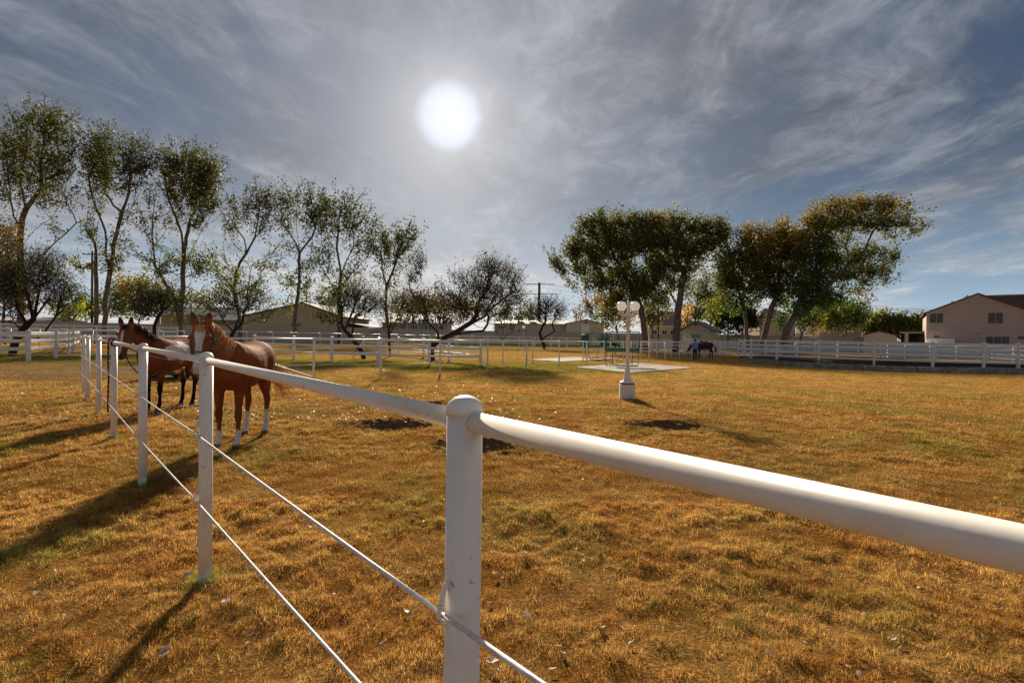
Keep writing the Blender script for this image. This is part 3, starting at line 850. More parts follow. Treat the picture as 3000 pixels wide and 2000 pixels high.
vinyl_fence('white three-board pen in the middle below the twisted dark trees', [[(-16.4, 32.6), (-13.3, 31.2), (-10.5, 29.8), (-7.5, 28.7), (-4.5, 27.9), (-1.75, 28.75)], [(-1.75, 28.75), (-4.1, 33.4), (-6.5, 37.6), (-9.2, 41.5), (-13.0, 44.8)]], h=1.42, rails=(1.32, 0.92, 0.5), w=0.14)
vinyl_fence('pale four-board fence at far left in front of the tall tree trunks', [interp_line((-80, 44), (520, 54), 9)], h=2.0, rails=(1.92, 1.5, 1.05, 0.6), bh=0.15, w=0.16)
vinyl_fence('white four-board fence in front of the small cream pump house', [interp_line((1740, 66), (2165, 56), 9)], h=1.52, rails=(1.42, 1.02, 0.62, 0.26), bh=0.14, w=0.15)
vinyl_fence('far board fence between the feeders and the block wall', [interp_line((1290, 84), (1800, 84), 11)], h=1.75, rails=(1.65, 1.2, 0.75), bh=0.15, w=0.16)
vinyl_fence('brownish far board fence behind the saddled horse beside the wall', [interp_line((1905, 78), (2175, 70), 6)], h=1.7, rails=(1.6, 1.15, 0.7), bh=0.15, w=0.16)
# round pen
def pen_hit(px, front):
    u = ray(px, 988); k = u.x / u.y
    cx, cy, r = PEN; a = 1 + k * k; b = -2 * (cx * k + cy); c = cx * cx + cy * cy - r * r
    D = b * b - 4 * a * c
    if D < 0: return None
    s = math.sqrt(D); y = (-b - s if front else -b + s) / (2 * a); return (k * y, y)
fr = [pen_hit(px, True) for px in (2201, 2277, 2400, 2562, 2734, 2883, 2985)]
angs = [math.atan2(p[1] - PEN[1], p[0] - PEN[0]) % (2 * math.pi) for p in fr]
span = angs[0] + 2 * math.pi - angs[-1]
ring = fr + [(PEN[0] + PEN[2] * math.cos(angs[-1] + span * i / 12), PEN[1] + PEN[2] * math.sin(angs[-1] + span * i / 12)) for i in range(1, 12)] + [fr[0]]
vinyl_fence('white four-board round pen with tall square posts at right', [ring], h=1.83, rails=(1.70, 1.28, 0.85, 0.42), bh=0.15, w=0.16, name='round_pen')
# timbers laid round the front of the pen
def timber(a, b, w, h, z, lab, seed):
    rng = random.Random(seed)
    A = G(*a); B = G(*b); d = (B - A); L = Vector((d.x, d.y)).length; rz = math.atan2(d.y, d.x)
    nx = 8; vs = []; fs = []
    for i in range(nx + 1):
        x = (i / nx - 0.5) * L
        for (sy, sz) in ((-1, -1), (1, -1), (1, 1), (-1, 1)):
            vs.append((x + (rng.uniform(-.04, .04) if i in (0, nx) else 0), sy * w / 2 + rng.uniform(-.012, .012), (sz + 1) * h / 2 + rng.uniform(-.015, .012)))
    for i in range(nx):
        for k in range(4):
            k2 = (k + 1) % 4; fs.append((i * 4 + k, (i + 1) * 4 + k, (i + 1) * 4 + k2, i * 4 + k2))
    fs += [(0, 1, 2, 3), (nx * 4 + 3, nx * 4 + 2, nx * 4 + 1, nx * 4)]
    m = MB(); m.add(vs, fs); o = m.build('landscape_timber', MAT['timber'])
    c = (A + B) / 2; o.location = (c.x, c.y, gz(c.x) - 0.03 + z); o.rotation_euler = (0, 0, rz)
    tag(o, lab, 'timber', 'timbers around the round pen')
timber((2178, 1058), (2276, 1067), 0.2, 0.2, 0.16, 'leftmost weathered beam lying beside the pen gate post', 1)
timber((2186, 1062), (2264, 1067), 0.2, 0.18, -0.02, 'lower beam under the leftmost one beside the pen gate', 2)
timber((2280, 1069), (2391, 1078), 0.24, 0.34, 0, 'pale thick beam between the second and third front pen posts', 3)
timber((2388, 1078), (2530, 1084), 0.24, 0.36, 0, 'dark-stained stacked beam below the third front pen post', 4)
timber((2386, 1074), (2436, 1075), 0.2, 0.14, 0.36, 'short beam lying on top of the dark-stained one', 5)
timber((2534, 1085), (2683, 1090), 0.24, 0.34, 0, 'grey beam in front of the fourth front pen post', 6)
timber((2686, 1090), (2833, 1093), 0.24, 0.36, 0, 'cracked grey beam in front of the fifth front pen post', 7)
timber((2838, 1093), (2942, 1094), 0.24, 0.38, 0, 'blackened beam before the rightmost pen posts', 8)
timber((2945, 1094), (3060, 1094), 0.24, 0.36, 0, 'grey beam running off the right edge', 9)
# ---------------------------------------------------------------- buildings
def frame(px, Y, yaw=0.0):
    """local building frame: x right along the front, y away, origin on the ground"""
    p = GY(px, Y); return Matrix.Translation(Vector((p.x, p.y, gz(p.x)))) @ Matrix.Rotation(yaw, 4, 'Z')
def mpp(Y): return Y / F
def wd(Y, px0, px1): return (px1 - px0) * Y / F
def ht(px, py, Y):
    p = P(px, py, Y); return p.z - gz(p.x)
def thing(name, label, cat, Mx, group=None):
    o = empty(name); o.matrix_world = Mx; o.location = Mx.translation; o.rotation_euler = Mx.to_euler(); return tag(o, label, cat, group)
def part(t, name, m, mat, parent=None): return m.build(name, MAT[mat] if isinstance(mat, str) else mat, parent or t)
def window(t, x0, x1, z0, z1, y, fmat='vinyl', gmat='darkglass', mull=1, fw=0.06, hmull=0):
    """window in a wall whose outside face is at local y (looking toward -y)"""
    f = MB(); cx, cz = (x0 + x1) / 2, (z0 + z1) / 2
    f.box((cx, y - .02, z0 - fw / 2), (x1 - x0 + 2 * fw, .07, fw)); f.box((cx, y - .02, z1 + fw / 2), (x1 - x0 + 2 * fw, .07, fw))
    f.box((x0 - fw / 2, y - .02, cz), (fw, .066, z1 - z0)); f.box((x1 + fw / 2, y - .02, cz), (fw, .066, z1 - z0))
    for i in range(1, mull + 1):
        f.box((x0 + (x1 - x0) * i / (mull + 1), y - .02, cz), (fw * .8, .06, z1 - z0 - .004))
    fr = part(t, 'window', f, fmat)
    for i in range(mull + 1):
        a = x0 + (x1 - x0) * i / (mull + 1); b = x0 + (x1 - x0) * (i + 1) / (mull + 1)
        g = MB(); g.box(((a + b) / 2, y - .004, cz), (b - a - .01, .02, z1 - z0)); part(t, 'pane', g, gmat, fr)
    return fr
def gable_roof(t, x0, x1, y0, y1, ze, xa, za, over=0.35, th=0.14, mat='tile', axis='y', name='roof'):
    """two slopes, ridge along local y above x=xa"""
    for (xa_, xe) in ((xa, x0), (xa, x1)):
        s = -1 if xe < xa_ else 1
        sl = (za - ze) / abs(xe - xa_); xo = xe + s * over; zo = ze - sl * over
        m = MB()
        pr = [(xa_, y0 - over, za), (xo, y0 - over, zo), (xo, y0 - over, zo + th), (xa_, y0 - over, za + th)]
        if s < 0: pr = pr[::-1]
        m.prism(pr, (0, (y1 - y0) + 2 * over, 0)); part(t, name, m, mat)
def gable_body(t, x0, x1, y0, y1, ze, xa, za, mat, name='wall', z0=-0.3):
    m = MB(); m.prism([(x0, y0, z0), (x1, y0, z0), (x1, y0, ze), (xa, y0, za), (x0, y0, ze)][::-1], (0, y1 - y0, 0)); return part(t, name, m, mat)
def tile_rows(t, x0, x1, y_e, z_e, y_r, z_r, n, mat, hip=0.0, parent=None):
    """horizontal tile courses on a slope facing -y, eave (y_e,z_e) to ridge (y_r,z_r)"""
    for i in range(n):
        a, b = i / n, (i + 1) / n
        ya, za = y_e + (y_r - y_e) * a, z_e + (z_r - z_e) * a; yb, zb = y_e + (y_r - y_e) * b, z_e + (z_r - z_e) * b
        ha = hip * a; m = MB()
        m.prism([(x0 + ha, ya, za), (x0 + ha, ya, za + .13), (x0 + ha, yb + .05, zb + .09), (x0 + ha, yb, zb)], (x1 - x0 - 2 * ha, 0, 0))
        part(t, 'tile_course', m, mat, parent)

def bmap(px0, Y, yaw):
    """photo pixel -> (x along the front, height) on the front plane of a turned building"""
    o = GY(px0, Y); e = Vector((math.cos(yaw), math.sin(yaw)))
    def hit(px, py=988.0):
        r = ray(px, py); det = r.x * -e.y + e.x * r.y
        t_ = (o.x * -e.y + e.x * o.y) / det; x = (r.x * t_ - o.x) * e.x + (r.y * t_ - o.y) * e.y
        return x, EYE.z + r.z * t_ - gz(o.x)
    return (lambda px: hit(px)[0]), (lambda py, px: hit(px, py)[1])
# pink stucco two-storey house at right
def house_right():
    Y = 66; yaw = rad(-37); Mx = frame(2713, Y, yaw); t = thing('stucco_house', 'pinkish two-storey stucco house with low gable at the right edge', 'house', Mx)
    X, H2 = bmap(2713, Y, yaw); H = lambda py, px=2850: H2(py, px)
    ze = H(917, 2713); xa = X(2862); za = H(862, 2862); x1 = X(3018)
    gable_body(t, 0, x1, 0, 12, ze, xa, za, 'stucco')
    gable_roof(t, 0, x1, 0, 12, ze, xa, za, over=0.35, th=0.16, mat='tile')
    for (xe, s) in ((0, -1), (x1, 1)):           # bargeboard band under the gable
        sl = (za - ze) / abs(xe - xa); m = MB()
        pr = [(xa, -.07, za - .02), (xe, -.07, ze - .02), (xe, -.07, ze - .30), (xa, -.07, za - .30)]
        m.prism(pr if s > 0 else pr[::-1], (0, .069, 0)); part(t, 'bargeboard', m, 'trim')
    window(t, X(2723), X(2762), H(946, 2742), H(918, 2742), 0, 'trim', 'screen', 1, .05)
    window(t, X(2894), X(2937), H(947, 2915), H(916, 2915), 0, 'trim', 'screen', 1, .05)
    window(t, X(2888), X(2957), H(1009, 2922), H(986, 2922), 0, 'trim', 'screen', 2, .05)
    window(t, X(2735), X(2753), H(991, 2744), H(983, 2744), 0, 'trim', 'screen', 0, .04)
    window(t, X(2982), X(3008), H(993, 2995), H(985, 2995), 0, 'trim', 'screen', 0, .04)
    v = MB(); cx = X(2860); zz = H(877)
    v.prism([(cx - .62, -.1, zz - .42), (cx + .62, -.1, zz - .42), (cx + .62, -.1, zz + .3), (cx, -.1, zz + .58), (cx - .62, -.1, zz + .3)][::-1], (0, .099, 0)); vt = part(t, 'gable_vent', v, 'trim')
    for sx in (-.28, .28):
        for j in range(5):
            l = MB(); l.box((cx + sx, -.115, zz - .25 + j * .12), (.42, .03, .07)); part(t, 'louvre', l, 'stucco', vt)
    for (px, py, s) in ((2864, 969, .22), (2853, 969, .14), (2971, 983, .16)):
        l = MB(); l.bbox((X(px), -.10, H(py)), (s, .2, s * .8), .03); part(t, 'wall_light', l, 'vinyl')
    b = MB(); b.bbox((X(2733), -.05, H(957)), (.42, .1, .36), .02); part(t, 'utility_box', b, 'stucco')
    for (px, h_) in ((2840, .30), (2833, .22), (2793, .25)):
        c = MB(); xx = X(px); zc = za - (za - ze) * (xa - xx) / xa
        c.lathe([(.06, -.1), (.06, h_), (.1, h_), (.1, h_ + .06)], (xx, 3.0, zc + .1), 8); part(t, 'roof_pipe', c, 'darkmetal')
    # rear wing with a tiled roof facing the yard
    x2 = x1 + 6
    w = MB(); w.box(((xa + x2) / 2 + 2, 8.0, 2.9), (x2 - xa, 5.5, 6.0)); part(t, 'rear_wing', w, 'stucco')
    rf = MB(); rf.box(((xa + x2) / 2 + 2, 8.0, ze + .05), (x2 - xa + .6, 6.2, .12)); r_ = part(t, 'rear_roof', rf, 'tile')
    tile_rows(t, xa + 1.6, x2 + 2.5, 4.9, ze + .15, 8.6, (H(866, 2950) - 1.6) * 1.105 + 1.6, 11, 'tile', parent=r_)
house_right()

def box_body(t, x0, x1, y0, y1, z1, mat, name='wall', z0=-.3):
    m = MB(); m.box(((x0 + x1) / 2, (y0 + y1) / 2, (z0 + z1) / 2), (x1 - x0, y1 - y0, z1 - z0)); return part(t, name, m, mat)

# shed and carport left of the pink house, white container
def shed():
    Y = 74; yaw = rad(-36); Mx = frame(2530, Y, yaw); t = thing('garden_shed', 'pale gabled shed with a red tile roof edge', 'shed', Mx)
    X, H = bmap(2530, Y, yaw); ze = H(982, 2530); za = H(971, 2575)
    gable_body(t, 0, X(2626), 0, 4, ze, X(2575), za, 'trim'); gable_roof(t, 0, X(2626), 0, 4, ze, X(2575), za, .15, .12, 'tile')
    d = MB(); d.box((X(2575), -.03, 1.0), (1.5, .06, 2.0)); part(t, 'door', d, 'stucco')
shed()
def carport():
    Y = 72; yaw = rad(-37); Mx = frame(2640, Y, yaw); t = thing('carport', 'dark open carport with one white pillar against the pink house', 'carport', Mx)
    X, H = bmap(2640, Y, yaw); h_ = H(976, 2670)
    m = MB(); m.box((X(2675), 2.0, h_ + .1), (X(2712) + .3, 4.4, .2)); r_ = part(t, 'roof', m, 'trim')
    m = MB(); m.box((X(2675), 2.0, h_ + .25), (X(2712) + .5, 4.7, .09)); part(t, 'roof_edge', m, 'tile', r_)
    m = MB(); m.box((X(2656), .2, h_ / 2), (.42, .42, h_)); part(t, 'pillar', m, 'trim')
    m = MB(); m.box((X(2675), 4.2, h_ / 2), (X(2712), .15, h_)); part(t, 'rear_wall', m, 'darktrim')
    m = MB(); m.box((X(2704), 1.6, h_ / 2 - .1), (.7, .1, h_ - .2)); part(t, 'door', m, 'darkmetal')
carport()
def container():
    Y = 64.0; yaw = rad(-37); Mx = frame(2714, Y, yaw); t = thing('storage_container', 'low white container standing against the pink house wall', 'container', Mx)
    X, H = bmap(2714, Y, yaw); w = X(2797); h_ = H(991, 2750)
    m = MB(); m.bbox((w / 2, .7, h_ / 2 + .02), (w, 1.2, h_), .03); b = part(t, 'body', m, 'vinyl')
    for i in range(9):
        l = MB(); l.box((w * (i + .5) / 9, .08, h_ / 2), (.06, .04, h_ * .86)); part(t, 'rib', l, 'vinyl')
    m = MB(); m.box((w / 2, .7, h_ + .05), (w + .1, 1.3, .06)); part(t, 'lid', m, 'metalroof')
container()

# small cream pump house with a teal roof
def pump_house():
    Y = 76; yaw = rad(-38); Mx = frame(1999, Y, yaw); t = thing('pump_house', 'small cream stucco pump house with dark teal gable roof', 'pump house', Mx)
    X, H = bmap(1999, Y, yaw); w = X(2081); ze = H(965, 2040); za = H(943, 2037); dp = 3.4
    gable_body(t, 0, w, 0, dp, ze, w / 2, za, 'cream'); gable_roof(t, 0, w, 0, dp, ze, w / 2, za, .5, .13, 'blueroof')
    window(t, X(2024), X(2054), H(991, 2040), H(978, 2040), 0, 'vinyl', 'greypane', 1, .05)
    m = MB(); m.lathe([(.05, 0), (.12, -.05), (.16, -.25), (.02, -.26)], (w / 2, -.32, za - .25), 10); m.tube([(w / 2, 0, za - .22), (w / 2, -.34, za - .2)], .04, 6); part(t, 'gable_lamp', m, 'black')
    m = MB(); m.sphere((w * .86, -.04, ze - .35), .06, 8, 6); part(t, 'wall_light', m, 'black')
pump_house()

# tan barn with a wide gable, awning at its left
def barn():
    Y = 94; Mx = frame(724, Y); k = mpp(Y); t = thing('barn', 'wide tan gabled barn behind the block wall on the left', 'barn', Mx)
    X = lambda px: (px - 724) * k; H = lambda py, px=850: ht(px, py, Y)
    ze = H(925, 724); xa = X(888); za = H(890, 888); x1 = X(1000)
    gable_body(t, 0, x1, 0, 18, ze, xa, za, 'tanbarn'); gable_roof(t, 0, x1, 0, 18, ze, xa, za, .5, .25, 'darkmetal')
    d = MB(); d.box((X(931), -.05, H(951)), (X(970) - X(892), .1, H(927) - H(975))); dr = part(t, 'garage_door', d, 'tanbarn')
    f = MB(); zt = H(926); wdt = X(970) - X(892)
    f.box((X(931), -.08, zt + .12), (wdt + .5, .16, .24)); f.box((X(892) - .12, -.08, zt / 2), (.24, .155, zt)); f.box((X(970) + .12, -.08, zt / 2), (.24, .155, zt)); part(t, 'door_frame', f, 'cream')
    for j in range(5):
        l = MB(); l.box((X(931), -.115, H(975) + (H(927) - H(975)) * (j + .5) / 5), (wdt - .1, .03, .1)); part(t, 'door_rib', l, 'cream', dr)
    window(t, X(851), X(862), H(955), H(948), 0, 'tanbarn', 'darkglass', 0, .08); window(t, X(870), X(881), H(955), H(948), 0, 'tanbarn', 'darkglass', 0, .08)
    v = MB(); cx, cz = X(882), H(909); n = 20
    v.prism([(cx + .62 * math.cos(2 * math.pi * i / n), -.06, cz + .62 * math.sin(2 * math.pi * i / n)) for i in range(n)], (0, .059, 0)); vt = part(t, 'round_vent', v, 'tanbarn')
    for j in range(5):
        l = MB(); zz = -.4 + j * .2; l.box((cx, -.075, cz + zz), (2 * math.sqrt(max(.05, .36 - zz * zz)) * .9, .03, .06)); part(t, 'louvre', l, 'cream', vt)
    m = MB(); m.prism([(X(1001), 2, 3.6), (X(1001), 2, 3.75), (X(1080), 2, 2.95), (X(1080), 2, 2.8)][::-1], (0, 14, 0)); part(t, 'lean_to_roof', m, 'darkmetal')
    box_body(t, X(1002), X(1076), 3, 15, 2.7, 'tanbarn', 'lean_to_wall')
    for j in range(3):
        x = X(1012 + j * 22); window(t, x, x + .9, 1.6, 2.3, 3, 'cream', 'darkglass', 0, .06)
    a = MB(); zt = H(925, 700); a.prism([(X(640), -3.2, zt - 1.0), (X(640), 0, zt + .1), (X(640), 0, zt + .22), (X(640), -3.2, zt - .88)], (X(722) - X(640), 0, 0)); aw = part(t, 'awning', a, 'metalroof')
    for i in range(14):
        l = MB(); x = X(640) + (X(722) - X(640)) * (i + .5) / 14; l.box((x, -3.22, zt - 1.25), (.18, .05, .8)); part(t, 'skirt_panel', l, 'darkmetal', aw)
barn()
# long stable with metal roof left of the barn
def stable():
    Y = 98; Mx = frame(470, Y); k = mpp(Y); t = thing('stable', 'long low stable with ribbed grey metal roof behind the horses', 'stable', Mx)
    X = lambda px: (px - 470) * k; zt = ht(560, 922, Y); zr = ht(600, 900, Y)
    box_body(t, 0, X(690), 0, 9, zt - .1, 'cream')
    m = MB(); m.prism([(-.6, -1.6, zt - .15), (-.6, 5, zr), (-.6, 5, zr + .12), (-.6, -1.6, zt - .03)], (X(700) + .9, 0, 0)); r_ = part(t, 'roof', m, 'metalroof')
    for i in range(26):
        f_ = (i + .5) / 26; x = -.6 + (X(700) + .9) * f_; l = MB()
        l.prism([(x - .06, -1.6, zt - .03), (x - .06, 5, zr + .12), (x - .06, 5, zr + .22), (x - .06, -1.6, zt + .07)], (.12, 0, 0)); part(t, 'rib', l, 'metalroof', r_)
    for i in range(6):
        l = MB(); l.box((X(478 + i * 40), -1.3, zt / 2 - .2), (.35, .35, zt - .3)); part(t, 'column', l, 'cream')
    for i in range(5):
        d = MB(); x = X(490 + i * 40); d.prism([(x, -.03, .4), (x + 1.5, -.03, .4), (x + 1.5, -.03, 2.2), (x + .75, -.03, 2.8), (x, -.03, 2.2)][::-1], (0, .029, 0)); part(t, 'stall_shade_panel', d, 'darktrim')  # flat dark panel imitates the shaded inside of an open stall
stable()
# low white building and garage beyond the centre
def low_white():
    Y = 112; Mx = frame(1448, Y); k = mpp(Y); t = thing('low_building', 'low white building with grey roof and two rooftop coolers', 'building', Mx)
    X = lambda px: (px - 1448) * k; zt = ht(1540, 948, Y); zr = ht(1540, 936, Y)
    box_body(t, 0, X(1668), 0, 12, zt, 'offwhite')
    m = MB(); m.add([(-.6, -.6, zt), (X(1668) + .4, -.6, zt), (X(1668) + .4, 6, zr), (X(1490), 6, zr), (-.6, 12, zt), (X(1668) + .4, 12, zt)], [(0, 1, 2, 3), (0, 3, 4), (4, 3, 2, 5), (0, 4, 5, 1), (1, 5, 2)]); part(t, 'roof', m, 'metalroof')
    for px in (1523, 1560):
        c = MB(); x = X(px); c.bbox((x, 3.6, zr + .35), (1.25, 1.1, .9), .12); c.sphere((x - .5, 3.6, zr + .45), .55, 10, 8); part(t, 'roof_cooler', c, 'wall_grey')
    for px in (1518, 1532, 1580):
        window(t, X(px), X(px + 7), ht(1530, 974, Y), ht(1530, 966, Y), 0, 'vinyl', 'darkglass', 0, .06)
low_white()
def garage():
    Y = 108; Mx = frame(1660, Y, rad(-4)); k = mpp(Y); t = thing('garage', 'white gabled garage with a roll-up door right of the low building', 'garage', Mx)
    X = lambda px: (px - 1660) * k; ze = ht(1665, 948, Y); xa = X(1716); za = ht(1716, 937, Y); x1 = X(1768)
    gable_body(t, 0, x1, 0, 9, ze, xa, za, 'offwhite'); gable_roof(t, 0, x1, 0, 9, ze, xa, za, .35, .14, 'darkmetal')
    zt = ht(1715, 950, Y); d = MB(); d.box((X(1715), -.04, zt / 2), (X(1727) - X(1703), .08, zt)); dr = part(t, 'roll_door', d, 'vinyl')
    for j in range(6):
        l = MB(); l.box((X(1715), -.095, zt * (j + .5) / 6), (X(1727) - X(1703) - .1, .03, .06)); part(t, 'door_rib', l, 'offwhite', dr)
    m = MB(); m.sphere((xa, -.1, za - .55), .2, 8, 6); part(t, 'gable_lamp', m, 'black')
garage()
def dark_house():
    Y = 108; Mx = frame(1120, Y); k = mpp(Y); t = thing('porch_house', 'shadowed low house with a white porch behind the twisted trees', 'house', Mx)
    w = wd(Y, 1120, 1310); zt = ht(1200, 945, Y)
    box_body(t, 0, w, 0, 8, zt, 'wall'); m = MB(); m.prism([(-.4, -1.2, zt - .1), (-.4, 4, zt + 1.5), (-.4, 8.4, zt - .1)], (w + .8, 0, 0)); part(t, 'roof', m, 'darktrim')
    for i in range(5):
        x = w * (i + .5) / 5; window(t, x - .6, x + .6, zt - 1.6, zt - .5, 0, 'vinyl', 'darkglass', 1, .08)
    for i in range(4):
        l = MB(); l.box((w * .4 + i * 2.2, -1.0, zt / 2), (.14, .14, zt - .25)); part(t, 'porch_post', l, 'vinyl')
dark_house()
def tile_house(px0, px1, Y, py_e, py_r, label, wmat='offwhite', tmat='pinktile', hip=3.0, n=9, wins=()):
    Mx = frame(px0, Y); t = thing('tile_roof_house', label, 'house', Mx); w = wd(Y, px0, px1)
    ze = ht((px0 + px1) / 2, py_e, Y); zr = ht((px0 + px1) / 2, py_r, Y) * 1.03
    box_body(t, 0, w, 0, 8, ze, wmat)
    m = MB(); h_ = hip
    m.add([(-.5, -.5, ze), (w + .5, -.5, ze), (w + .5, 8.5, ze), (-.5, 8.5, ze), (h_, 4, zr), (w - h_, 4, zr)], [(0, 1, 5, 4), (1, 2, 5), (2, 3, 4, 5), (3, 0, 4), (0, 3, 2, 1)]); r_ = part(t, 'roof', m, tmat)
    tile_rows(t, -.5, w + .5, -.55, ze + .03, 3.9, zr + .02, n, tmat, hip=h_ + .4, parent=r_)
    f = MB(); f.box((w / 2, -.62, ze - .05), (w + 1.2, .1, .22)); part(t, 'fascia', f, 'vinyl')
    for (a, b, c, d) in wins: window(t, w * a, w * b, ze * c, ze * d, 0, 'vinyl', 'darkglass', 1, .07)
tile_house(1908, 2040, 104, 956, 914, 'house with pale pink tile roof behind the thick forked trunk', wins=((.02, .12, .3, .8), (.24, .34, .3, .8), (.42, .56, .2, .8), (.7, .78, .3, .8)))
tile_house(2225, 2330, 100, 935, 905, 'far house with pink tiles seen between the slanting trunks', 'trim', 'pinktile', wins=((.3, .42, .1, .4), (.5, .62, .1, .4)))
tile_house(2400, 2525, 98, 906, 878, 'far house with red tiles half hidden by the largest right crown', 'stucco', 'tile', wins=((.3, .42, .6, .85), (.7, .85, .6, .85)))
def far_left_building():
    Y = 68; Mx = frame(-30, Y); t = thing('low_building', 'long low cream building with pale roof at the far left', 'building', Mx); w = wd(Y, -30, 135)
    zt = ht(60, 938, Y); box_body(t, 0, w, 0, 6, zt, 'cream'); m = MB(); m.prism([(-.3, -.8, zt - .05), (-.3, 3, zt + .5), (-.3, 6.4, zt - .05)], (w + .6, 0, 0)); part(t, 'roof', m, 'offwhite')
    for i in range(4):
        x = w * (i + .6) / 4.4; window(t, x, x + .9, 1.2, 2.0, 0, 'vinyl', 'darkglass', 0, .06)
far_left_building()

# ---------------------------------------------------------------- perimeter block wall, panel by panel
def block_wall(label, pts, hs, mat, mats=None):
    A = [GY(*p) for p in pts]; t = empty('block_wall', A[0]); tag(t, label, 'wall'); inv = Matrix.Translation(-A[0])
    for i, (a, b) in enumerate(zip(A[:-1], A[1:])):
        L = (b - a).length; n = max(1, int(L / 6)); h_ = hs[i]
        for k in range(n):
            p, q = a.lerp(b, k / n), a.lerp(b, (k + 1) / n); d = q - p; rz = math.atan2(d.y, d.x); m = MB(); c = (p + q) / 2
            m.bbox((c.x, c.y, gz(c.x) + h_ / 2 - .1), (Vector((d.x, d.y)).length - .02, .2, h_ + .2), .012, rz)
            o = m.build('panel', MAT[mat], t); o.matrix_parent_inverse = inv
            cp = MB(); cp.bbox((c.x, c.y, gz(c.x) + h_ + .035), (Vector((d.x, d.y)).length - .015, .26, .06), .01, rz)
            o2 = cp.build('coping', MAT[mat], o)
block_wall('long pale grey block wall behind the left and middle pens', [(-120, 58), (700, 80)], [2.45], 'wall_grey')
block_wall('tan block wall in the centre behind the twisted trees', [(703, 80.5), (922, 86), (1500, 104), (1900, 98)], [2.6, 2.75, 2.75], 'wall')
block_wall('tan block wall behind the pump house and right trees', [(1902, 97), (2200, 86), (2605, 76)], [2.7, 2.6], 'wall')
block_wall('grey low wall seen through the round pen at right', [(2600, 64), (3100, 60)], [1.75], 'wall_grey')
# ---------------------------------------------------------------- trees
PAL = dict(
    dark=[(0.050, 0.066, 0.018), (0.066, 0.082, 0.022), (0.085, 0.092, 0.026), (0.115, 0.098, 0.024)],
    olive=[(0.09, 0.11, 0.026), (0.13, 0.142, 0.03), (0.165, 0.165, 0.034), (0.085, 0.09, 0.026)],
    green=[(0.07, 0.12, 0.022), (0.09, 0.15, 0.026), (0.13, 0.19, 0.032), (0.055, 0.09, 0.018)],
    bright=[(0.20, 0.25, 0.04), (0.25, 0.28, 0.045), (0.16, 0.21, 0.04), (0.30, 0.27, 0.04)],
    autumn=[(0.30, 0.205, 0.028), (0.23, 0.18, 0.03), (0.17, 0.16, 0.03), (0.36, 0.215, 0.028), (0.13, 0.135, 0.028)],
    orange=[(0.50, 0.25, 0.025), (0.42, 0.20, 0.025), (0.52, 0.32, 0.04)],
    rusty=[(0.27, 0.12, 0.026), (0.20, 0.10, 0.026), (0.14, 0.11, 0.026)],
    brown=[(0.115, 0.088, 0.04), (0.095, 0.08, 0.032), (0.14, 0.115, 0.045), (0.08, 0.072, 0.034)],
    pine=[(0.05, 0.068, 0.03), (0.068, 0.085, 0.038), (0.085, 0.098, 0.045)],
    sage=[(0.095, 0.112, 0.06), (0.075, 0.095, 0.048), (0.12, 0.132, 0.066)],
    willow=[(0.12, 0.145, 0.03), (0.16, 0.175, 0.034), (0.09, 0.11, 0.028)],
)
ZM = {2: (0, 280, 1.96), 3: (600, 500, 2.613), 4: (1150, 700, 3.92), 5: (1600, 550, 2.8517), 6: (2050, 550, 2.8514), 0: (0, 0, 1.0)}

def leaf_quads(rng, centers, n_each, spread, size, pal, elong=1.5, droop=0.0, shoot=None, slen=0.0):
    """kite-shaped leaves spread along the shoot of each centre -> (V, F, C)"""
    n = len(centers) * n_each
    c = np.repeat(centers, n_each, 0) + np.clip(rng.normal(0, 1, (n, 3)), -1.9, 1.9) * spread
    if shoot is not None: c = c + np.repeat(shoot, n_each, 0) * (rng.random((n, 1)) * 1.35 - 0.3) * slen
    a = rng.normal(0, 1, (n, 3)); a[:, 2] -= droop; a /= np.linalg.norm(a, axis=1)[:, None]
    b = rng.normal(0, 1, (n, 3)); b -= a * (a * b).sum(1)[:, None]; b /= np.linalg.norm(b, axis=1)[:, None]
    s = size * (0.55 + 0.9 * rng.random(n))[:, None]
    V = np.stack([c - a * s * elong * .5, c + b * s * .5 - a * s * .08, c + a * s * elong * .5, c - b * s * .5 - a * s * .08], 1).reshape(-1, 3)
    F_ = np.arange(n * 4).reshape(n, 4)
    pal = np.array(pal)
    tone = np.repeat(0.7 + 0.6 * rng.random((len(centers), 1)), n_each, 0)
    C_ = pal[rng.integers(0, len(pal), n)] * (0.75 + 0.5 * rng.random((n, 1))) * tone
    return V, F_, np.repeat(C_, 4, 0)

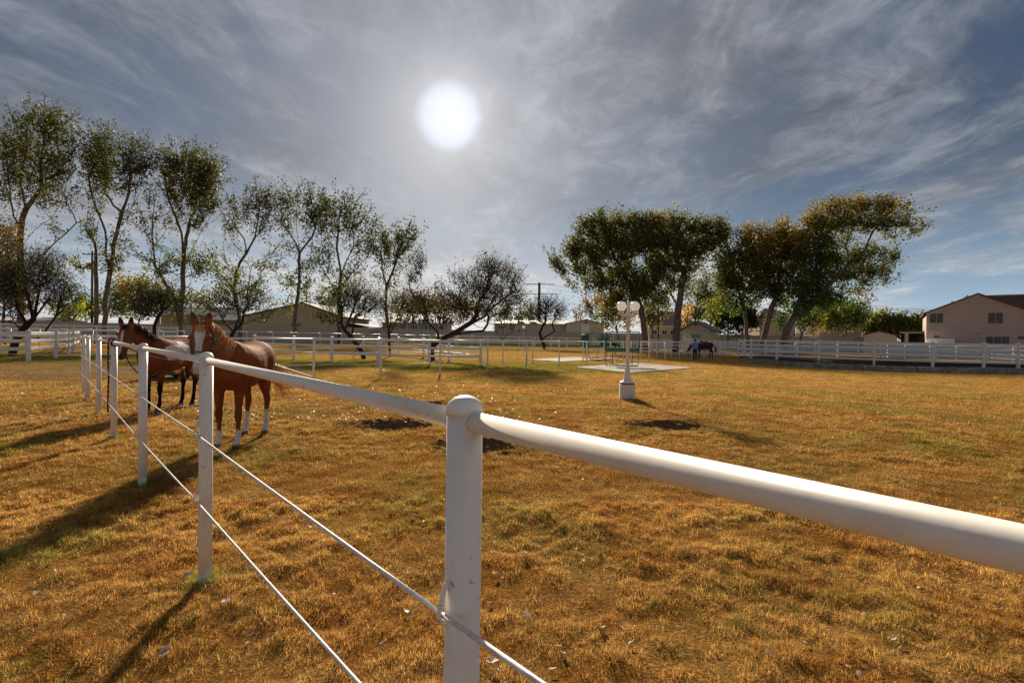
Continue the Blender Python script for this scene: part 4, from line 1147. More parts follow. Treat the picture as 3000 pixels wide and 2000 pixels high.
def tree(name, label, Y, limbs, blobs, zoom=0, r0=0.3, leaf=None, pal='dark', per=22, clump=None, dens=1.0, seed=1, bark='bark', leafmat='leaf', twigs=0,
         group=None, ground=True, elong=1.5, depth=0.85, droop=0.0, twig_r=0.012, base_y=None, cat='tree', shoot=0.022):
    rng = np.random.default_rng(seed); pr = random.Random(seed)
    ox, oy, zs = ZM[zoom]
    ms = Y / F                                       # metres per photo pixel at this depth
    leaf = (leaf or 0.0042 * Y) * 0.66
    clump = clump or 0.0042 * Y
    slen = shoot * Y; axis_x = None
    def to3(x, y, dy=0.0): return np.array(P(ox + x / zs, oy + y / zs, Y + dy))
    nodes = []; par = []; rad_ = []
    pts0 = limbs[0]
    bx = ox + pts0[0][0] / zs
    base = GY(bx, Y)
    def add(p, parent):
        nodes.append(np.array(p, float)); par.append(parent); return len(nodes) - 1
    def walk(start, pts, dyo):
        cur = start; prev = nodes[start]
        for (p, k) in pts:
            L = np.linalg.norm(p - prev); m = max(1, int(L / 0.9))
            for i in range(1, m + 1):
                q = prev + (p - prev) * i / m
                if i < m: q = q + rng.normal(0, 0.05, 3) * min(1, L)
                cur = add(q, cur)
            prev = p
        return cur
    root = add(np.array([base.x, base.y, base.z - 0.15]) if ground else to3(*pts0[0]), -1)
    first = [(to3(*q), 0) for q in pts0[(0 if ground else 1):]]
    walk(root, first, 0)
    for li, lb in enumerate(limbs[1:]):
        a3 = to3(*lb[0]); arr = np.array(nodes)
        j = int(np.argmin(((arr - a3)[:, [0, 2]] ** 2).sum(1)))
        tot = max(1, len(lb) - 1); dside = pr.uniform(-1, 1) * depth
        ext = math.hypot((lb[-1][0] - lb[0][0]) / zs, (lb[-1][1] - lb[0][1]) / zs) * ms
        dy0 = nodes[j][1] - Y
        seq = [(to3(x, y, dy0 + dside * ext * 0.55 * (i + 1) / tot), 0) for i, (x, y) in enumerate(lb[1:])]
        walk(j, seq, 0)
    n_lim = len(nodes)
    # attraction points inside the crown blobs; every one is joined to the nearest wood, inner ones first
    att = []; attp = []
    for bl in blobs:
        x, y, rx, ry = bl[:4]; d = bl[4] if len(bl) > 4 else 1.0; pn = bl[5] if len(bl) > 5 else pal
        area = math.pi * rx * ry / zs / zs * ms * ms
        n = max(2, int(area * d * dens * 2.3 / (leaf * leaf * 0.75 * per)))
        rr = min(rx, ry) / zs * ms * 1.15
        for _ in range(n):
            v = rng.normal(0, 1, 3); v /= np.linalg.norm(v); v *= rng.random() ** (1 / 2.4)
            c = to3(x + v[0] * rx, y - v[2] * ry, v[1] * max(rr, 0.5 * rx / zs * ms) + pr.uniform(-.3, .3) * rr)
            att.append(c); attp.append(pn)
    att = np.array(att)
    arr = np.array(nodes)
    if len(att):
        d0 = np.array([((arr - a) ** 2).sum(1).min() for a in att]); order = np.argsort(d0)
        store = np.zeros((len(nodes) + len(att) * 5, 3)); store[:len(nodes)] = arr; cnt = len(nodes)
        ends = []
        for k in order:
            a = att[k]; dd = store[:cnt] - a
            cost = np.sqrt((dd ** 2).sum(1)) + np.maximum(0, dd[:, 2]) * 0.7
            j = int(np.argmin(cost)); s = store[j]; L = np.linalg.norm(a - s)
            m = 2 if L < 1.5 else 3; cur = j
            bend = rng.normal(0, 0.10, 3) * L; bend[2] += 0.10 * L - droop * 0.2 * L
            for i in range(1, m + 1):
                t = i / m; q = s + (a - s) * t + bend * math.sin(math.pi * t)
                cur = add(q, cur); store[cnt] = q; cnt += 1
            ends.append(cur)
        mid_ = att.mean(0); out_ = att - mid_; out_[:, 2] *= 0.3; out_ /= np.linalg.norm(out_, axis=1)[:, None] + 1e-6
        sh = out_ * 0.55 + rng.normal(0, 0.38, att.shape); sh[:, 2] += 0.95 - 1.7 * droop; sh /= np.linalg.norm(sh, axis=1)[:, None]
        sl = slen * (0.5 + 0.9 * rng.random(len(att)))
        for k, e_ in zip(order, ends): add(att[k] + sh[k] * sl[k] * 1.05, e_)
        sh = sh * (sl / slen)[:, None]
    n = len(nodes); wgt = np.zeros(n); has = np.zeros(n, int)
    for i in range(n - 1, 0, -1):
        if has[i] == 0: wgt[i] = 1.0
        wgt[par[i]] += wgt[i]; has[par[i]] += 1
    r0 = r0 * 0.74
    rr = twig_r * np.sqrt(np.maximum(wgt, 1)); k = r0 / max(rr[0], 1e-6)
    rr = np.where(np.arange(n) < n_lim, np.maximum(r0 * (wgt / wgt[0]) ** 0.66, twig_r * 1.6), np.minimum(rr * min(k, 1.3), 0.5 * r0))
    # let the radius shrink outward only
    for i in range(1, n): rr[i] = min(rr[i], rr[par[i]] * 0.995)
    # tubes edge by edge with shared directions: main wood 8-sided, twigs 3-sided
    t = empty(name, (base.x, base.y, base.z)); tag(t, label, cat, group)
    inv = Matrix.Translation(-Vector(t.location))
    def chain_mesh(ids, seg):
        Vv = []; Ff = []
        for i in ids:
            j = par[i]
            a, b = nodes[j], nodes[i]; d = b - a; L = np.linalg.norm(d)
            if L < 1e-6: continue
            d = d / L; u = np.cross(d, [0.3, 0.1, 1.0] if abs(d[2]) < 0.9 else [1.0, 0.2, 0]); u /= np.linalg.norm(u); w = np.cross(d, u)
            ra, rb = rr[j] if j >= 0 else rr[i], rr[i]
            if j < n_lim <= i: ra = min(ra, rb * 1.5)
            elif j < n_lim and i < n_lim and i != j + 1: ra = min(ra, rb * 1.25)
            o = len(Vv)
            for (c, r_) in ((a - d * min(ra * .3, .1), ra), (b, rb)):
                for s in range(seg):
                    th = 2 * math.pi * s / seg; Vv.append(c + (u * math.cos(th) + w * math.sin(th)) * r_)
            for s in range(seg):
                s2 = (s + 1) % seg; Ff.append((o + s, o + s2, o + seg + s2, o + seg + s))
        return Vv, Ff
    V1, F1 = chain_mesh(range(1, n_lim), 8)
    tr = np_mesh('trunk', V1, F1, MAT[bark], smooth=True, parent=t); tr.matrix_parent_inverse = inv
    if n > n_lim:
        V2, F2 = chain_mesh(range(n_lim, n), 3)
        tw = np_mesh('twigs', V2, F2, MAT['twig'] if bark == 'bark' else MAT[bark], parent=t); tw.matrix_parent_inverse = inv; tw['kind'] = 'stuff'
        Vl, Fl, Cl = [], [], []; off = 0
        pn_arr = np.array(attp, dtype=object)
        for pn in sorted(set(attp)):
            sel = pn_arr == pn; cc = att[sel]
            v, f, c = leaf_quads(rng, cc, per, clump, leaf, PAL[pn], elong, droop, sh[sel], slen)
            Vl.append(v); Fl.append(f + off); Cl.append(c); off += len(v)
        if twigs:      # bare twig ends beyond the leaves
            pass
        cr = np_mesh('crown', np.concatenate(Vl), np.concatenate(Fl), MAT[leafmat], col=np.concatenate(Cl), parent=t); cr.matrix_parent_inverse = inv
    return t

TALL = 'tall cottonwoods in the left row'
RGT = 'broad cottonwoods on the right'
_tree = tree
def tree(name, label, Y, limbs, blobs, **k):
    if k.get('group') == RGT: k['dens'] = 1.75; k.setdefault('pal', 'olive')
    elif name == 'cottonwood_tree':
        blobs = [(b[0], b[1], b[2] * 1.15, b[3] * 1.12, (b[4] if len(b) > 4 else 1.0) * (1.35 if len(b) > 4 and b[4] < .55 else .64)) + tuple(b[5:]) for b in blobs]; k['shoot'] = .032; k['per'] = 26
    if name == 'cottonwood_tree': k['twig_r'] = .0003 * Y
    return _tree(name, label, Y, limbs, blobs, **k)
tree('cottonwood_tree', 'tallest left cottonwood with long bare right limb, at the left edge', 56, [
    [(120, 1310), (122, 1100), (115, 880), (122, 760), (150, 650), (195, 590), (240, 520), (235, 430), (250, 300), (260, 180)],
    [(118, 780), (80, 700), (60, 600), (50, 480), (40, 350)], [(150, 650), (130, 560), (120, 460), (150, 330), (150, 200)],
    [(118, 860), (200, 770), (290, 710), (345, 630), (370, 540), (400, 420), (390, 250)],
    [(120, 1020), (240, 930), (310, 850), (380, 790), (440, 730), (520, 700)], [(440, 730), (420, 680), (385, 620), (370, 560)], [(290, 710), (240, 640), (200, 560)]],
    [(230, 170, 150, 80), (330, 270, 100, 120, 1.1), (120, 300, 110, 110, 1.1), (40, 400, 60, 140, .8), (220, 400, 140, 90, 1.2), (330, 440, 90, 70, .9), (60, 590, 70, 90, .35), (200, 560, 110, 70, .4), (300, 600, 90, 70, .35), (300, 790, 60, 60, .2), (400, 620, 80, 60, .12), (120, 480, 80, 60, .5)],
    zoom=2, r0=0.42, seed=11, group=TALL)
tree('cottonwood_tree', 'second tall left cottonwood with two stems parting low', 59, [
    [(600, 1310), (608, 1150), (625, 1050), (635, 1000), (605, 900), (605, 780), (570, 690), (530, 580), (510, 470), (560, 330), (600, 230)],
    [(632, 1010), (650, 860), (680, 750), (700, 670), (740, 560), (745, 420), (740, 290)], [(700, 670), (650, 630), (600, 560), (620, 430)], [(740, 560), (800, 520), (850, 400)], [(690, 740), (750, 650), (800, 560)]],
    [(590, 280, 70, 70, 1.2), (540, 390, 90, 90, 1.2), (620, 420, 100, 100, 1.2), (740, 340, 80, 80, 1.1), (830, 390, 65, 65, .9), (760, 470, 90, 80, 1.1), (560, 510, 90, 70, .9), (660, 540, 80, 60, .7), (720, 740, 70, 60, .25), (560, 640, 60, 60, .3), (660, 880, 90, 100, .2, 'olive'), (640, 970, 60, 50, .3, 'olive')],
    zoom=2, r0=0.36, seed=12, group=TALL)
tree('cottonwood_tree', 'broken-topped slim trunk beside the second left cottonwood', 58, [
    [(551, 1310), (552, 1150), (550, 950), (545, 850)], [(545, 860), (510, 790), (480, 740)], [(549, 960), (480, 990), (420, 980)], [(549, 900), (600, 850), (640, 800)]],
    [(520, 820, 50, 60, .35, 'olive'), (470, 985, 70, 40, .35, 'willow'), (600, 990, 60, 40, .25, 'willow'), (560, 780, 40, 40, .15)], zoom=2, r0=0.30, seed=13)
tree('cottonwood_tree', 'thin leaning half-bare cottonwood left of the densest tall crown', 64, [
    [(1030, 1310), (1015, 1190), (950, 1080), (890, 980), (880, 860), (875, 700), (890, 600)], [(880, 860), (840, 800), (800, 690)], [(876, 720), (940, 690), (980, 660)]],
    [(880, 620, 60, 60, .22), (850, 740, 50, 60, .3), (870, 850, 50, 50, .25), (850, 950, 70, 50, .6, 'willow'), (930, 1010, 80, 50, .5, 'willow'), (880, 500, 40, 60, .1)], zoom=2, r0=0.24, seed=14)
tree('cottonwood_tree', 'left cottonwood with the densest round dark crown', 66, [
    [(1035, 1310), (1045, 1150), (1050, 1000), (1055, 890), (1040, 780), (990, 650), (960, 560), (940, 450), (960, 360)],
    [(1056, 880), (1080, 780), (1100, 640), (1090, 480), (1050, 360)], [(1052, 990), (1110, 870), (1150, 790), (1200, 710), (1240, 600), (1260, 480)], [(1095, 660), (1150, 560), (1180, 430)]],
    [(1090, 460, 140, 120, 1.6), (980, 420, 60, 80, 1.3), (1190, 470, 90, 90, 1.3), (1100, 610, 130, 90, 1.6), (1200, 610, 70, 70, .8), (1000, 550, 70, 70, .9), (1090, 730, 80, 60, .8), (980, 750, 50, 40, .4), (1130, 990, 80, 70, .7, 'willow'), (1030, 950, 60, 50, .4, 'willow'), (1165, 970, 40, 40, 1.8), (1090, 380, 100, 50, .9)],
    zoom=2, r0=0.40, seed=15, group=TALL)
tree('cottonwood_tree', 'slanting left cottonwood with a broken stub and leafy lower half', 72, [
    [(270, 1230), (262, 1100), (225, 900), (240, 780), (270, 700), (320, 630), (380, 520), (400, 420), (420, 300), (410, 170)],
    [(320, 630), (300, 520), (240, 440), (190, 350), (185, 220)], [(380, 520), (460, 420), (510, 300)], [(235, 960), (330, 900), (420, 830), (500, 760), (580, 730), (640, 740)], [(420, 830), (430, 720), (500, 660), (560, 580)], [(300, 860), (350, 770), (370, 700), (358, 655)], [(230, 840), (180, 750), (110, 700)]],
    [(400, 270, 90, 90, 1.1), (300, 320, 80, 80, .9), (470, 290, 60, 90, 1), (220, 370, 60, 110, .6), (380, 420, 90, 60, .7), (450, 440, 60, 60, .5), (240, 600, 60, 40, .3, 'willow'), (150, 700, 90, 50, .6, 'willow'), (300, 780, 80, 80, .8, 'olive'), (180, 880, 100, 90, .8, 'olive'), (330, 920, 110, 80, .9, 'olive'), (480, 740, 90, 60, .35, 'olive'), (560, 620, 70, 60, .2), (200, 480, 50, 50, .4), (120, 800, 60, 60, .4, 'willow')],
    zoom=3, r0=0.36, seed=16, group=TALL)
tree('cottonwood_tree', 'slim left cottonwood rising before the tan barn gable', 80, [
    [(690, 1200), (695, 1090), (715, 950), (725, 850), (720, 700), (725, 630), (700, 560), (650, 480), (590, 400), (580, 250), (600, 180)],
    [(724, 640), (770, 570), (820, 510), (850, 430), (800, 300), (750, 200)], [(728, 870), (790, 800), (840, 720), (900, 620), (930, 540)], [(722, 640), (710, 500), (700, 380)], [(718, 930), (670, 870), (640, 830)]],
    [(620, 250, 70, 80, 1.1), (700, 250, 70, 70, .7), (780, 240, 60, 80, 1), (840, 320, 70, 90, 1.1), (640, 370, 80, 70, .9), (760, 390, 80, 70, .9), (620, 480, 50, 50, .5), (830, 470, 60, 60, .8), (680, 610, 60, 60, .35), (800, 740, 70, 60, .4, 'olive'), (650, 830, 80, 50, .9, 'green'), (630, 890, 60, 40, .6, 'green'), (760, 900, 50, 60, .5, 'green'), (640, 1010, 50, 40, .5, 'willow'), (720, 760, 60, 50, .2), (740, 1000, 40, 40, .5, 'willow')],
    zoom=3, r0=0.36, seed=17, group=TALL)
tree('cottonwood_tree', 'wide-fanned left cottonwood right of the tan barn gable', 86, [
    [(1030, 1230), (1025, 1050), (1030, 900), (1045, 790), (1010, 600), (1020, 450), (1040, 300)],
    [(1028, 910), (980, 760), (950, 640), (940, 500), (930, 350), (930, 240)], [(1045, 790), (1090, 680), (1140, 590), (1130, 420), (1110, 270)], [(1028, 910), (1110, 800), (1180, 730), (1250, 650), (1280, 560), (1240, 430)], [(1025, 970), (950, 830), (890, 740), (860, 650)]],
    [(960, 290, 80, 80, 1.3), (1080, 310, 80, 70, 1.3), (1000, 420, 110, 90, 1.3), (1130, 420, 90, 90, 1), (1210, 450, 80, 80, .8), (900, 430, 60, 90, .7), (1250, 580, 90, 80, .8), (1130, 580, 80, 70, .6), (880, 640, 80, 70, .9), (960, 590, 60, 80, .6), (1200, 680, 70, 40, .6), (920, 760, 60, 60, .5), (1080, 790, 80, 60, .5), (1000, 920, 90, 60, 1.1, 'green'), (1060, 940, 80, 60, .9, 'green'), (1150, 870, 50, 50, .3, 'olive')],
    zoom=3, r0=0.42, seed=18, group=TALL)
tree('cottonwood_tree', 'shortest cottonwood ending the left row, beside the twisted dark trees', 92, [
    [(1400, 1200), (1385, 1000), (1390, 890), (1360, 760), (1350, 600), (1370, 500)], [(1390, 895), (1440, 770), (1480, 640), (1510, 540), (1540, 450)], [(1440, 770), (1540, 740), (1600, 640)]],
    [(1370, 550, 80, 80, 1), (1530, 520, 100, 80, 1.1), (1450, 610, 90, 80, 1.1), (1550, 620, 70, 60, .8), (1360, 690, 60, 70, .9), (1480, 710, 80, 80, .9), (1390, 800, 70, 60, .9), (1310, 600, 40, 60, .5), (1420, 870, 60, 40, .5), (1380, 480, 40, 40, .6)],
    zoom=3, r0=0.36, seed=19, group=TALL)

tree('cottonwood_tree', 'broad dark cottonwood with a leafy arm reaching left, behind the lamp post', 76, [
    [(830, 1290), (815, 1150), (790, 1000), (720, 850), (640, 700), (560, 560), (500, 420), (470, 300)],
    [(785, 990), (760, 800), (740, 600), (720, 420)], [(720, 850), (560, 800), (400, 790), (280, 740), (150, 700), (90, 640)], [(640, 700), (450, 640), (300, 520), (290, 380)], [(760, 800), (840, 640), (820, 480)]],
    [(470, 290, 90, 60, 1.2), (340, 360, 90, 70, 1.2), (620, 310, 110, 70, 1.2), (500, 420, 150, 100, 1.5), (300, 510, 100, 80, 1.3), (220, 560, 70, 60, 1.2), (90, 630, 50, 50, 1.1), (140, 700, 80, 50, .9), (420, 590, 140, 100, 1.5), (640, 510, 160, 120, 1.6), (330, 700, 120, 60, 1.1), (230, 800, 60, 50, .5), (480, 780, 130, 80, 1.3), (640, 720, 120, 100, 1.5), (420, 850, 100, 40, .8), (600, 880, 110, 50, 1), (760, 800, 80, 90, 1.2), (870, 960, 80, 80, .6), (720, 320, 60, 60, .9, 'autumn'), (560, 320, 60, 40, .4, 'autumn'), (700, 940, 100, 70, .9), (540, 950, 90, 60, .8, 'autumn'), (830, 880, 90, 70, .9)],
    zoom=5, r0=0.62, seed=21, group=RGT)
tree('cottonwood_tree', 'flat-topped dark cottonwood with thick forked trunk beside the pump house', 74, [
    [(1085, 1290), (1095, 1150), (1105, 1000), (1125, 880), (1150, 720), (1200, 560), (1300, 420), (1380, 370)],
    [(1103, 1000), (1060, 920), (960, 760), (900, 600), (880, 420)], [(1150, 720), (1080, 560), (1050, 400), (1000, 330)], [(1200, 560), (1340, 520), (1450, 450)], [(1150, 720), (1280, 640), (1440, 590)]],
    [(830, 320, 100, 60, 1.2), (960, 320, 130, 70, 1.3, 'autumn'), (1110, 320, 100, 60, 1.2), (880, 470, 150, 110, 1.6), (1050, 470, 150, 100, 1.6), (1240, 360, 100, 70, 1.2), (1380, 350, 110, 60, 1.3), (1470, 410, 80, 60, 1.3), (1330, 470, 130, 70, 1.4), (1200, 550, 140, 80, 1.4), (1400, 530, 100, 40, .8), (1000, 640, 160, 90, 1.5), (1180, 680, 110, 60, 1), (900, 740, 130, 80, 1.3), (1080, 800, 120, 60, 1), (1000, 870, 80, 50, .7), (1190, 800, 50, 50, .5), (1500, 510, 50, 50, .4, 'autumn'), (1440, 590, 90, 50, .4), (990, 950, 80, 50, .6), (1190, 880, 60, 50, .5), (850, 860, 90, 60, .9)],
    zoom=5, r0=0.70, seed=22, group=RGT)
tree('cottonwood_tree', 'slender-trunked olive cottonwood right of the pump house', 71, [
    [(400, 1260), (392, 1150), (380, 1060), (350, 950), (300, 800), (280, 650)], [(350, 950), (420, 780), (450, 600), (450, 450)], [(360, 990), (260, 960), (160, 990)], [(300, 800), (220, 720), (200, 660)]],
    [(430, 390, 90, 55, .9, 'autumn'), (350, 450, 60, 60, .8, 'autumn'), (470, 500, 130, 80, 1.3, 'autumn'), (350, 590, 130, 90, 1.4), (240, 680, 100, 80, 1.4), (430, 680, 140, 90, 1.4, 'olive'), (280, 800, 120, 90, 1.4), (430, 830, 120, 80, 1.3), (200, 800, 80, 70, 1.2), (150, 990, 80, 60, .8, 'bright'), (120, 1070, 55, 35, .7, 'bright'), (350, 940, 90, 50, .7, 'green'), (250, 920, 80, 60, .8), (300, 1010, 90, 60, .8, 'green'), (440, 950, 70, 60, .8)],
    zoom=6, r0=0.34, seed=23, group=RGT)
tree('cottonwood_tree', 'golden-topped cottonwood leaning right on a bare grey trunk', 69, [
    [(520, 1290), (560, 1150), (600, 1000), (630, 940), (660, 800), (680, 650), (700, 480)], [(640, 900), (580, 760), (560, 600), (590, 460)], [(670, 740), (760, 640), (780, 520)]],
    [(690, 370, 90, 55, 1, 'autumn'), (600, 430, 100, 60, 1, 'autumn'), (740, 450, 110, 80, 1.3, 'autumn'), (620, 550, 120, 80, 1.4, 'autumn'), (760, 590, 120, 90, 1.4, 'olive'), (640, 690, 120, 90, 1.4, 'olive'), (560, 800, 100, 70, 1.1), (700, 820, 110, 80, 1.3), (620, 880, 90, 40, .8), (800, 720, 80, 80, 1.2, 'olive'), (840, 840, 80, 60, 1, 'green'), (560, 900, 80, 50, .9), (710, 940, 90, 60, 1, 'green')],
    zoom=6, r0=0.5, seed=24, group=RGT)
tree('cottonwood_tree', 'largest right cottonwood with a wind-swept crown stretching far right', 66, [
    [(710, 1275), (760, 1120), (820, 970), (870, 860), (960, 700), (1000, 550), (1050, 400), (1150, 250)],
    [(780, 1130), (900, 1030), (1000, 900), (1130, 760), (1250, 640), (1330, 560), (1430, 460), (1570, 420), (1700, 380), (1800, 340)], [(1330, 560), (1420, 420), (1500, 280), (1600, 180)], [(1130, 760), (1350, 700), (1500, 680), (1600, 640)], [(1050, 420), (980, 340), (960, 260)], [(960, 700), (900, 560), (900, 440)], [(1250, 640), (1220, 480), (1300, 300)]],
    [(1000, 230, 80, 70, .9, 'autumn'), (1150, 180, 110, 65, 1, 'autumn'), (1300, 180, 120, 60, 1, 'autumn'), (1450, 180, 120, 60, 1, 'olive'), (1600, 180, 100, 60, 1, 'autumn'), (1720, 190, 45, 35, .7), (950, 330, 90, 80, 1.1, 'autumn'), (1100, 320, 110, 80, 1.2, 'olive'), (1250, 310, 110, 80, 1.1, 'olive'), (1400, 320, 110, 70, 1.1), (1560, 310, 110, 65, 1.1, 'olive'), (1700, 310, 80, 50, .9), (1820, 340, 65, 40, .9), (1820, 250, 40, 25, .5), (900, 460, 100, 90, 1.3, 'autumn'), (1050, 480, 110, 80, 1.2, 'olive'), (1200, 460, 90, 60, .8), (1600, 425, 90, 25, .6), (1750, 405, 70, 25, .5), (920, 590, 110, 90, 1.4, 'olive'), (1100, 610, 130, 90, 1.4, 'green'), (1280, 600, 120, 70, 1.2), (1450, 560, 110, 50, 1), (1580, 595, 90, 45, .9), (1680, 605, 45, 20, .6), (1000, 750, 130, 80, 1.4, 'green'), (1200, 740, 120, 70, 1.3, 'green'), (1400, 690, 110, 55, 1.1), (1530, 700, 75, 45, .9), (1560, 790, 65, 35, .6), (1400, 800, 100, 40, .8), (1250, 840, 110, 45, .7), (1350, 880, 55, 35, .5, 'rusty'), (1050, 870, 100, 60, 1, 'green'), (900, 890, 110, 80, 1.2, 'green'), (1000, 980, 120, 80, 1.2, 'green'), (860, 1010, 80, 80, .9, 'green'), (1150, 930, 110, 55, .9, 'green')],
    zoom=6, r0=0.62, seed=25, group=RGT)
# ---------------------------------------------------------------- twisted dark mesquite trees (fine twigs, tiny leaves)
def mesq(label, Y, limbs, blobs, zoom=0, seed=1, r0=0.2, pal='brown', **k):
    k.setdefault('leaf', 0.0026 * Y); k.setdefault('dens', 0.20); k.setdefault('per', 3)
    return tree('mesquite_tree', label, Y, limbs, blobs, zoom=zoom, seed=seed, r0=r0, pal=pal, bark='darkbark', leafmat='fineleaf',
                elong=2.4, group='twisted dark mesquite trees', clump=0.0045 * Y, shoot=0.020, twig_r=0.011, **k)
mesq('leaning dark tree inside the white board pen at far left', 30, [
    [(35, 1043), (45, 1000), (62, 972), (80, 950), (98, 935), (105, 905), (118, 830)], [(62, 970), (45, 948), (20, 941), (-20, 946)],
    [(60, 1010), (95, 1000), (120, 985), (138, 962), (165, 925), (190, 900), (230, 870)], [(75, 955), (52, 905), (40, 850), (20, 800)], [(90, 942), (85, 880), (72, 830), (80, 780)], [(98, 937), (140, 880), (165, 830)], [(165, 925), (175, 880), (190, 840)]],
    [(60, 810, 90, 65, .9), (140, 820, 75, 75, 1), (40, 890, 80, 50, .8), (180, 885, 55, 40, .9), (205, 850, 35, 35, .5), (110, 770, 80, 45, .6), (10, 830, 60, 60, .8)], r0=0.26, seed=41)
mesq('small bare dark tree rising behind the horses', 37, [
    [(452, 985), (452, 955), (462, 930), (475, 912), (473, 890), (468, 865)], [(470, 918), (500, 922), (545, 948)], [(473, 895), (440, 880), (415, 865)], [(475, 912), (500, 890), (515, 870)]],
    [(440, 890, 60, 40, .7), (485, 870, 60, 40, .8), (420, 905, 40, 35, .5), (520, 905, 40, 25, .3)], r0=0.16, seed=42)
mesq('gnarled dark tree with a crooked arm above the sorrel horse', 34, [
    [(676, 990), (684, 972), (700, 955), (712, 940), (713, 914), (726, 895), (732, 875)], [(705, 950), (739, 938), (774, 946), (784, 930), (800, 910)], [(684, 972), (700, 930), (692, 895)], [(681, 975), (655, 940), (640, 910)]],
    [(715, 875, 65, 40, .9, 'olive'), (660, 895, 55, 40, .6), (765, 895, 50, 40, .5, 'olive'), (620, 890, 40, 35, .4), (700, 910, 40, 30, .5)], r0=0.17, seed=43)
mesq('forked dark tree on two crossed legs behind the middle board pen', 34, [
    [(1066, 1050), (1060, 1030), (1047, 1012), (1030, 988), (1010, 967), (1000, 945), (1003, 900)], [(1047, 1012), (1068, 986), (1088, 974), (1112, 968), (1120, 945)], [(1048, 1014), (1040, 1035), (1034, 1051)], [(1010, 967), (980, 945), (955, 938)], [(1015, 972), (1030, 920), (1045, 880)], [(1022, 978), (1040, 930), (1075, 900)]],
    [(1010, 895, 60, 50, .9, 'olive'), (1055, 880, 45, 55, .8), (960, 932, 50, 28, .6, 'olive'), (1090, 905, 35, 40, .4), (1020, 850, 40, 35, .5, 'olive')], r0=0.2, seed=44)
mesq('bushy dark sapling on the fallen log left of the big twisted tree', 38, [
    [(1142, 1040), (1140, 985), (1135, 950), (1125, 900)], [(1140, 980), (1160, 940), (1180, 890)], [(1140, 985), (1145, 930), (1150, 880)], [(1140, 985), (1110, 945), (1095, 910)]],
    [(1140, 895, 60, 50, .8, 'olive'), (1185, 885, 40, 45, .7), (1105, 875, 40, 40, .6, 'willow'), (1150, 945, 50, 25, .5)], r0=0.11, seed=45)
mesq('big twisted dark tree with a spreading crown in the centre', 34, [
    [(450, 1390), (440, 1260), (480, 1195), (570, 1150), (640, 1115), (740, 1060), (900, 960), (1000, 920), (1060, 890), (1090, 840)],
    [(500, 1180), (530, 1120), (515, 1060), (440, 990), (380, 930), (350, 880), (290, 790), (260, 700), (250, 600), (290, 550), (325, 510), (330, 380), (340, 280)],
    [(640, 1120), (800, 1080), (960, 1060), (1040, 1055), (1090, 980), (1105, 900), (1080, 830), (1150, 700), (1200, 650)], [(380, 935), (300, 940), (230, 920), (180, 900)],
    [(900, 960), (970, 870), (960, 790), (1000, 700), (1080, 590), (1100, 400), (1085, 280), (1068, 178)], [(1090, 840), (1250, 700), (1400, 600)], [(965, 800), (850, 800), (780, 740), (700, 640)], [(1100, 900), (1300, 830), (1480, 780)],
    [(445, 1300), (390, 1240), (250, 1210), (100, 1190), (0, 1185), (-60, 1130)], [(450, 1330), (380, 1330), (350, 1380)], [(900, 960), (980, 1010), (1070, 1020)], [(260, 640), (200, 560), (190, 480)]],
    [(1050, 350, 180, 120, .8), (1200, 380, 170, 150, .8), (1380, 480, 140, 140, .8), (900, 500, 150, 140, .7), (730, 450, 100, 90, .5), (1050, 620, 250, 140, 1.5), (1350, 700, 200, 110, 1.1), (700, 700, 180, 120, .9), (560, 560, 80, 80, .4), (330, 280, 100, 120, .8), (250, 450, 100, 90, .85), (330, 700, 130, 90, 1.0), (450, 800, 200, 80, .9, 'olive'), (900, 800, 250, 80, 1), (1200, 850, 200, 60, .9)],
    zoom=4, r0=0.30, seed=46, dens=0.26)
mesq('squat dark tree on leaning stems before the low white building', 76, [
    [(1740, 1215), (1710, 1150), (1690, 1080), (1720, 1010), (1760, 940), (1750, 850)], [(1700, 1110), (1640, 1060), (1560, 1005), (1500, 1035), (1430, 1045)], [(1720, 1160), (1790, 1100), (1860, 1060), (1840, 1000)], [(1740, 1190), (1860, 1140), (1965, 1080)], [(1860, 1070), (1830, 980), (1880, 880)], [(1740, 1215), (1640, 1150), (1540, 1225)]],
    [(1760, 790, 120, 80, 1), (1880, 820, 110, 90, .9), (1700, 860, 110, 80, 1), (1830, 930, 120, 70, .7), (1960, 880, 60, 80, .5), (1640, 900, 80, 70, .6), (1800, 720, 80, 40, .6)], zoom=4, r0=0.32, seed=47, leaf=0.15)
mesq('small vase-shaped leafless shrub before the low white building', 74, [
    [(1265, 1235), (1262, 1160), (1230, 1110), (1190, 1070)], [(1262, 1160), (1310, 1100), (1380, 1060)], [(1255, 1150), (1270, 1080), (1250, 1010)]],
    [(1220, 1030, 60, 50, .6, 'rusty'), (1340, 1010, 70, 50, .6, 'rusty'), (1280, 1000, 50, 50, .4)], zoom=4, r0=0.12, seed=48, leaf=0.12)

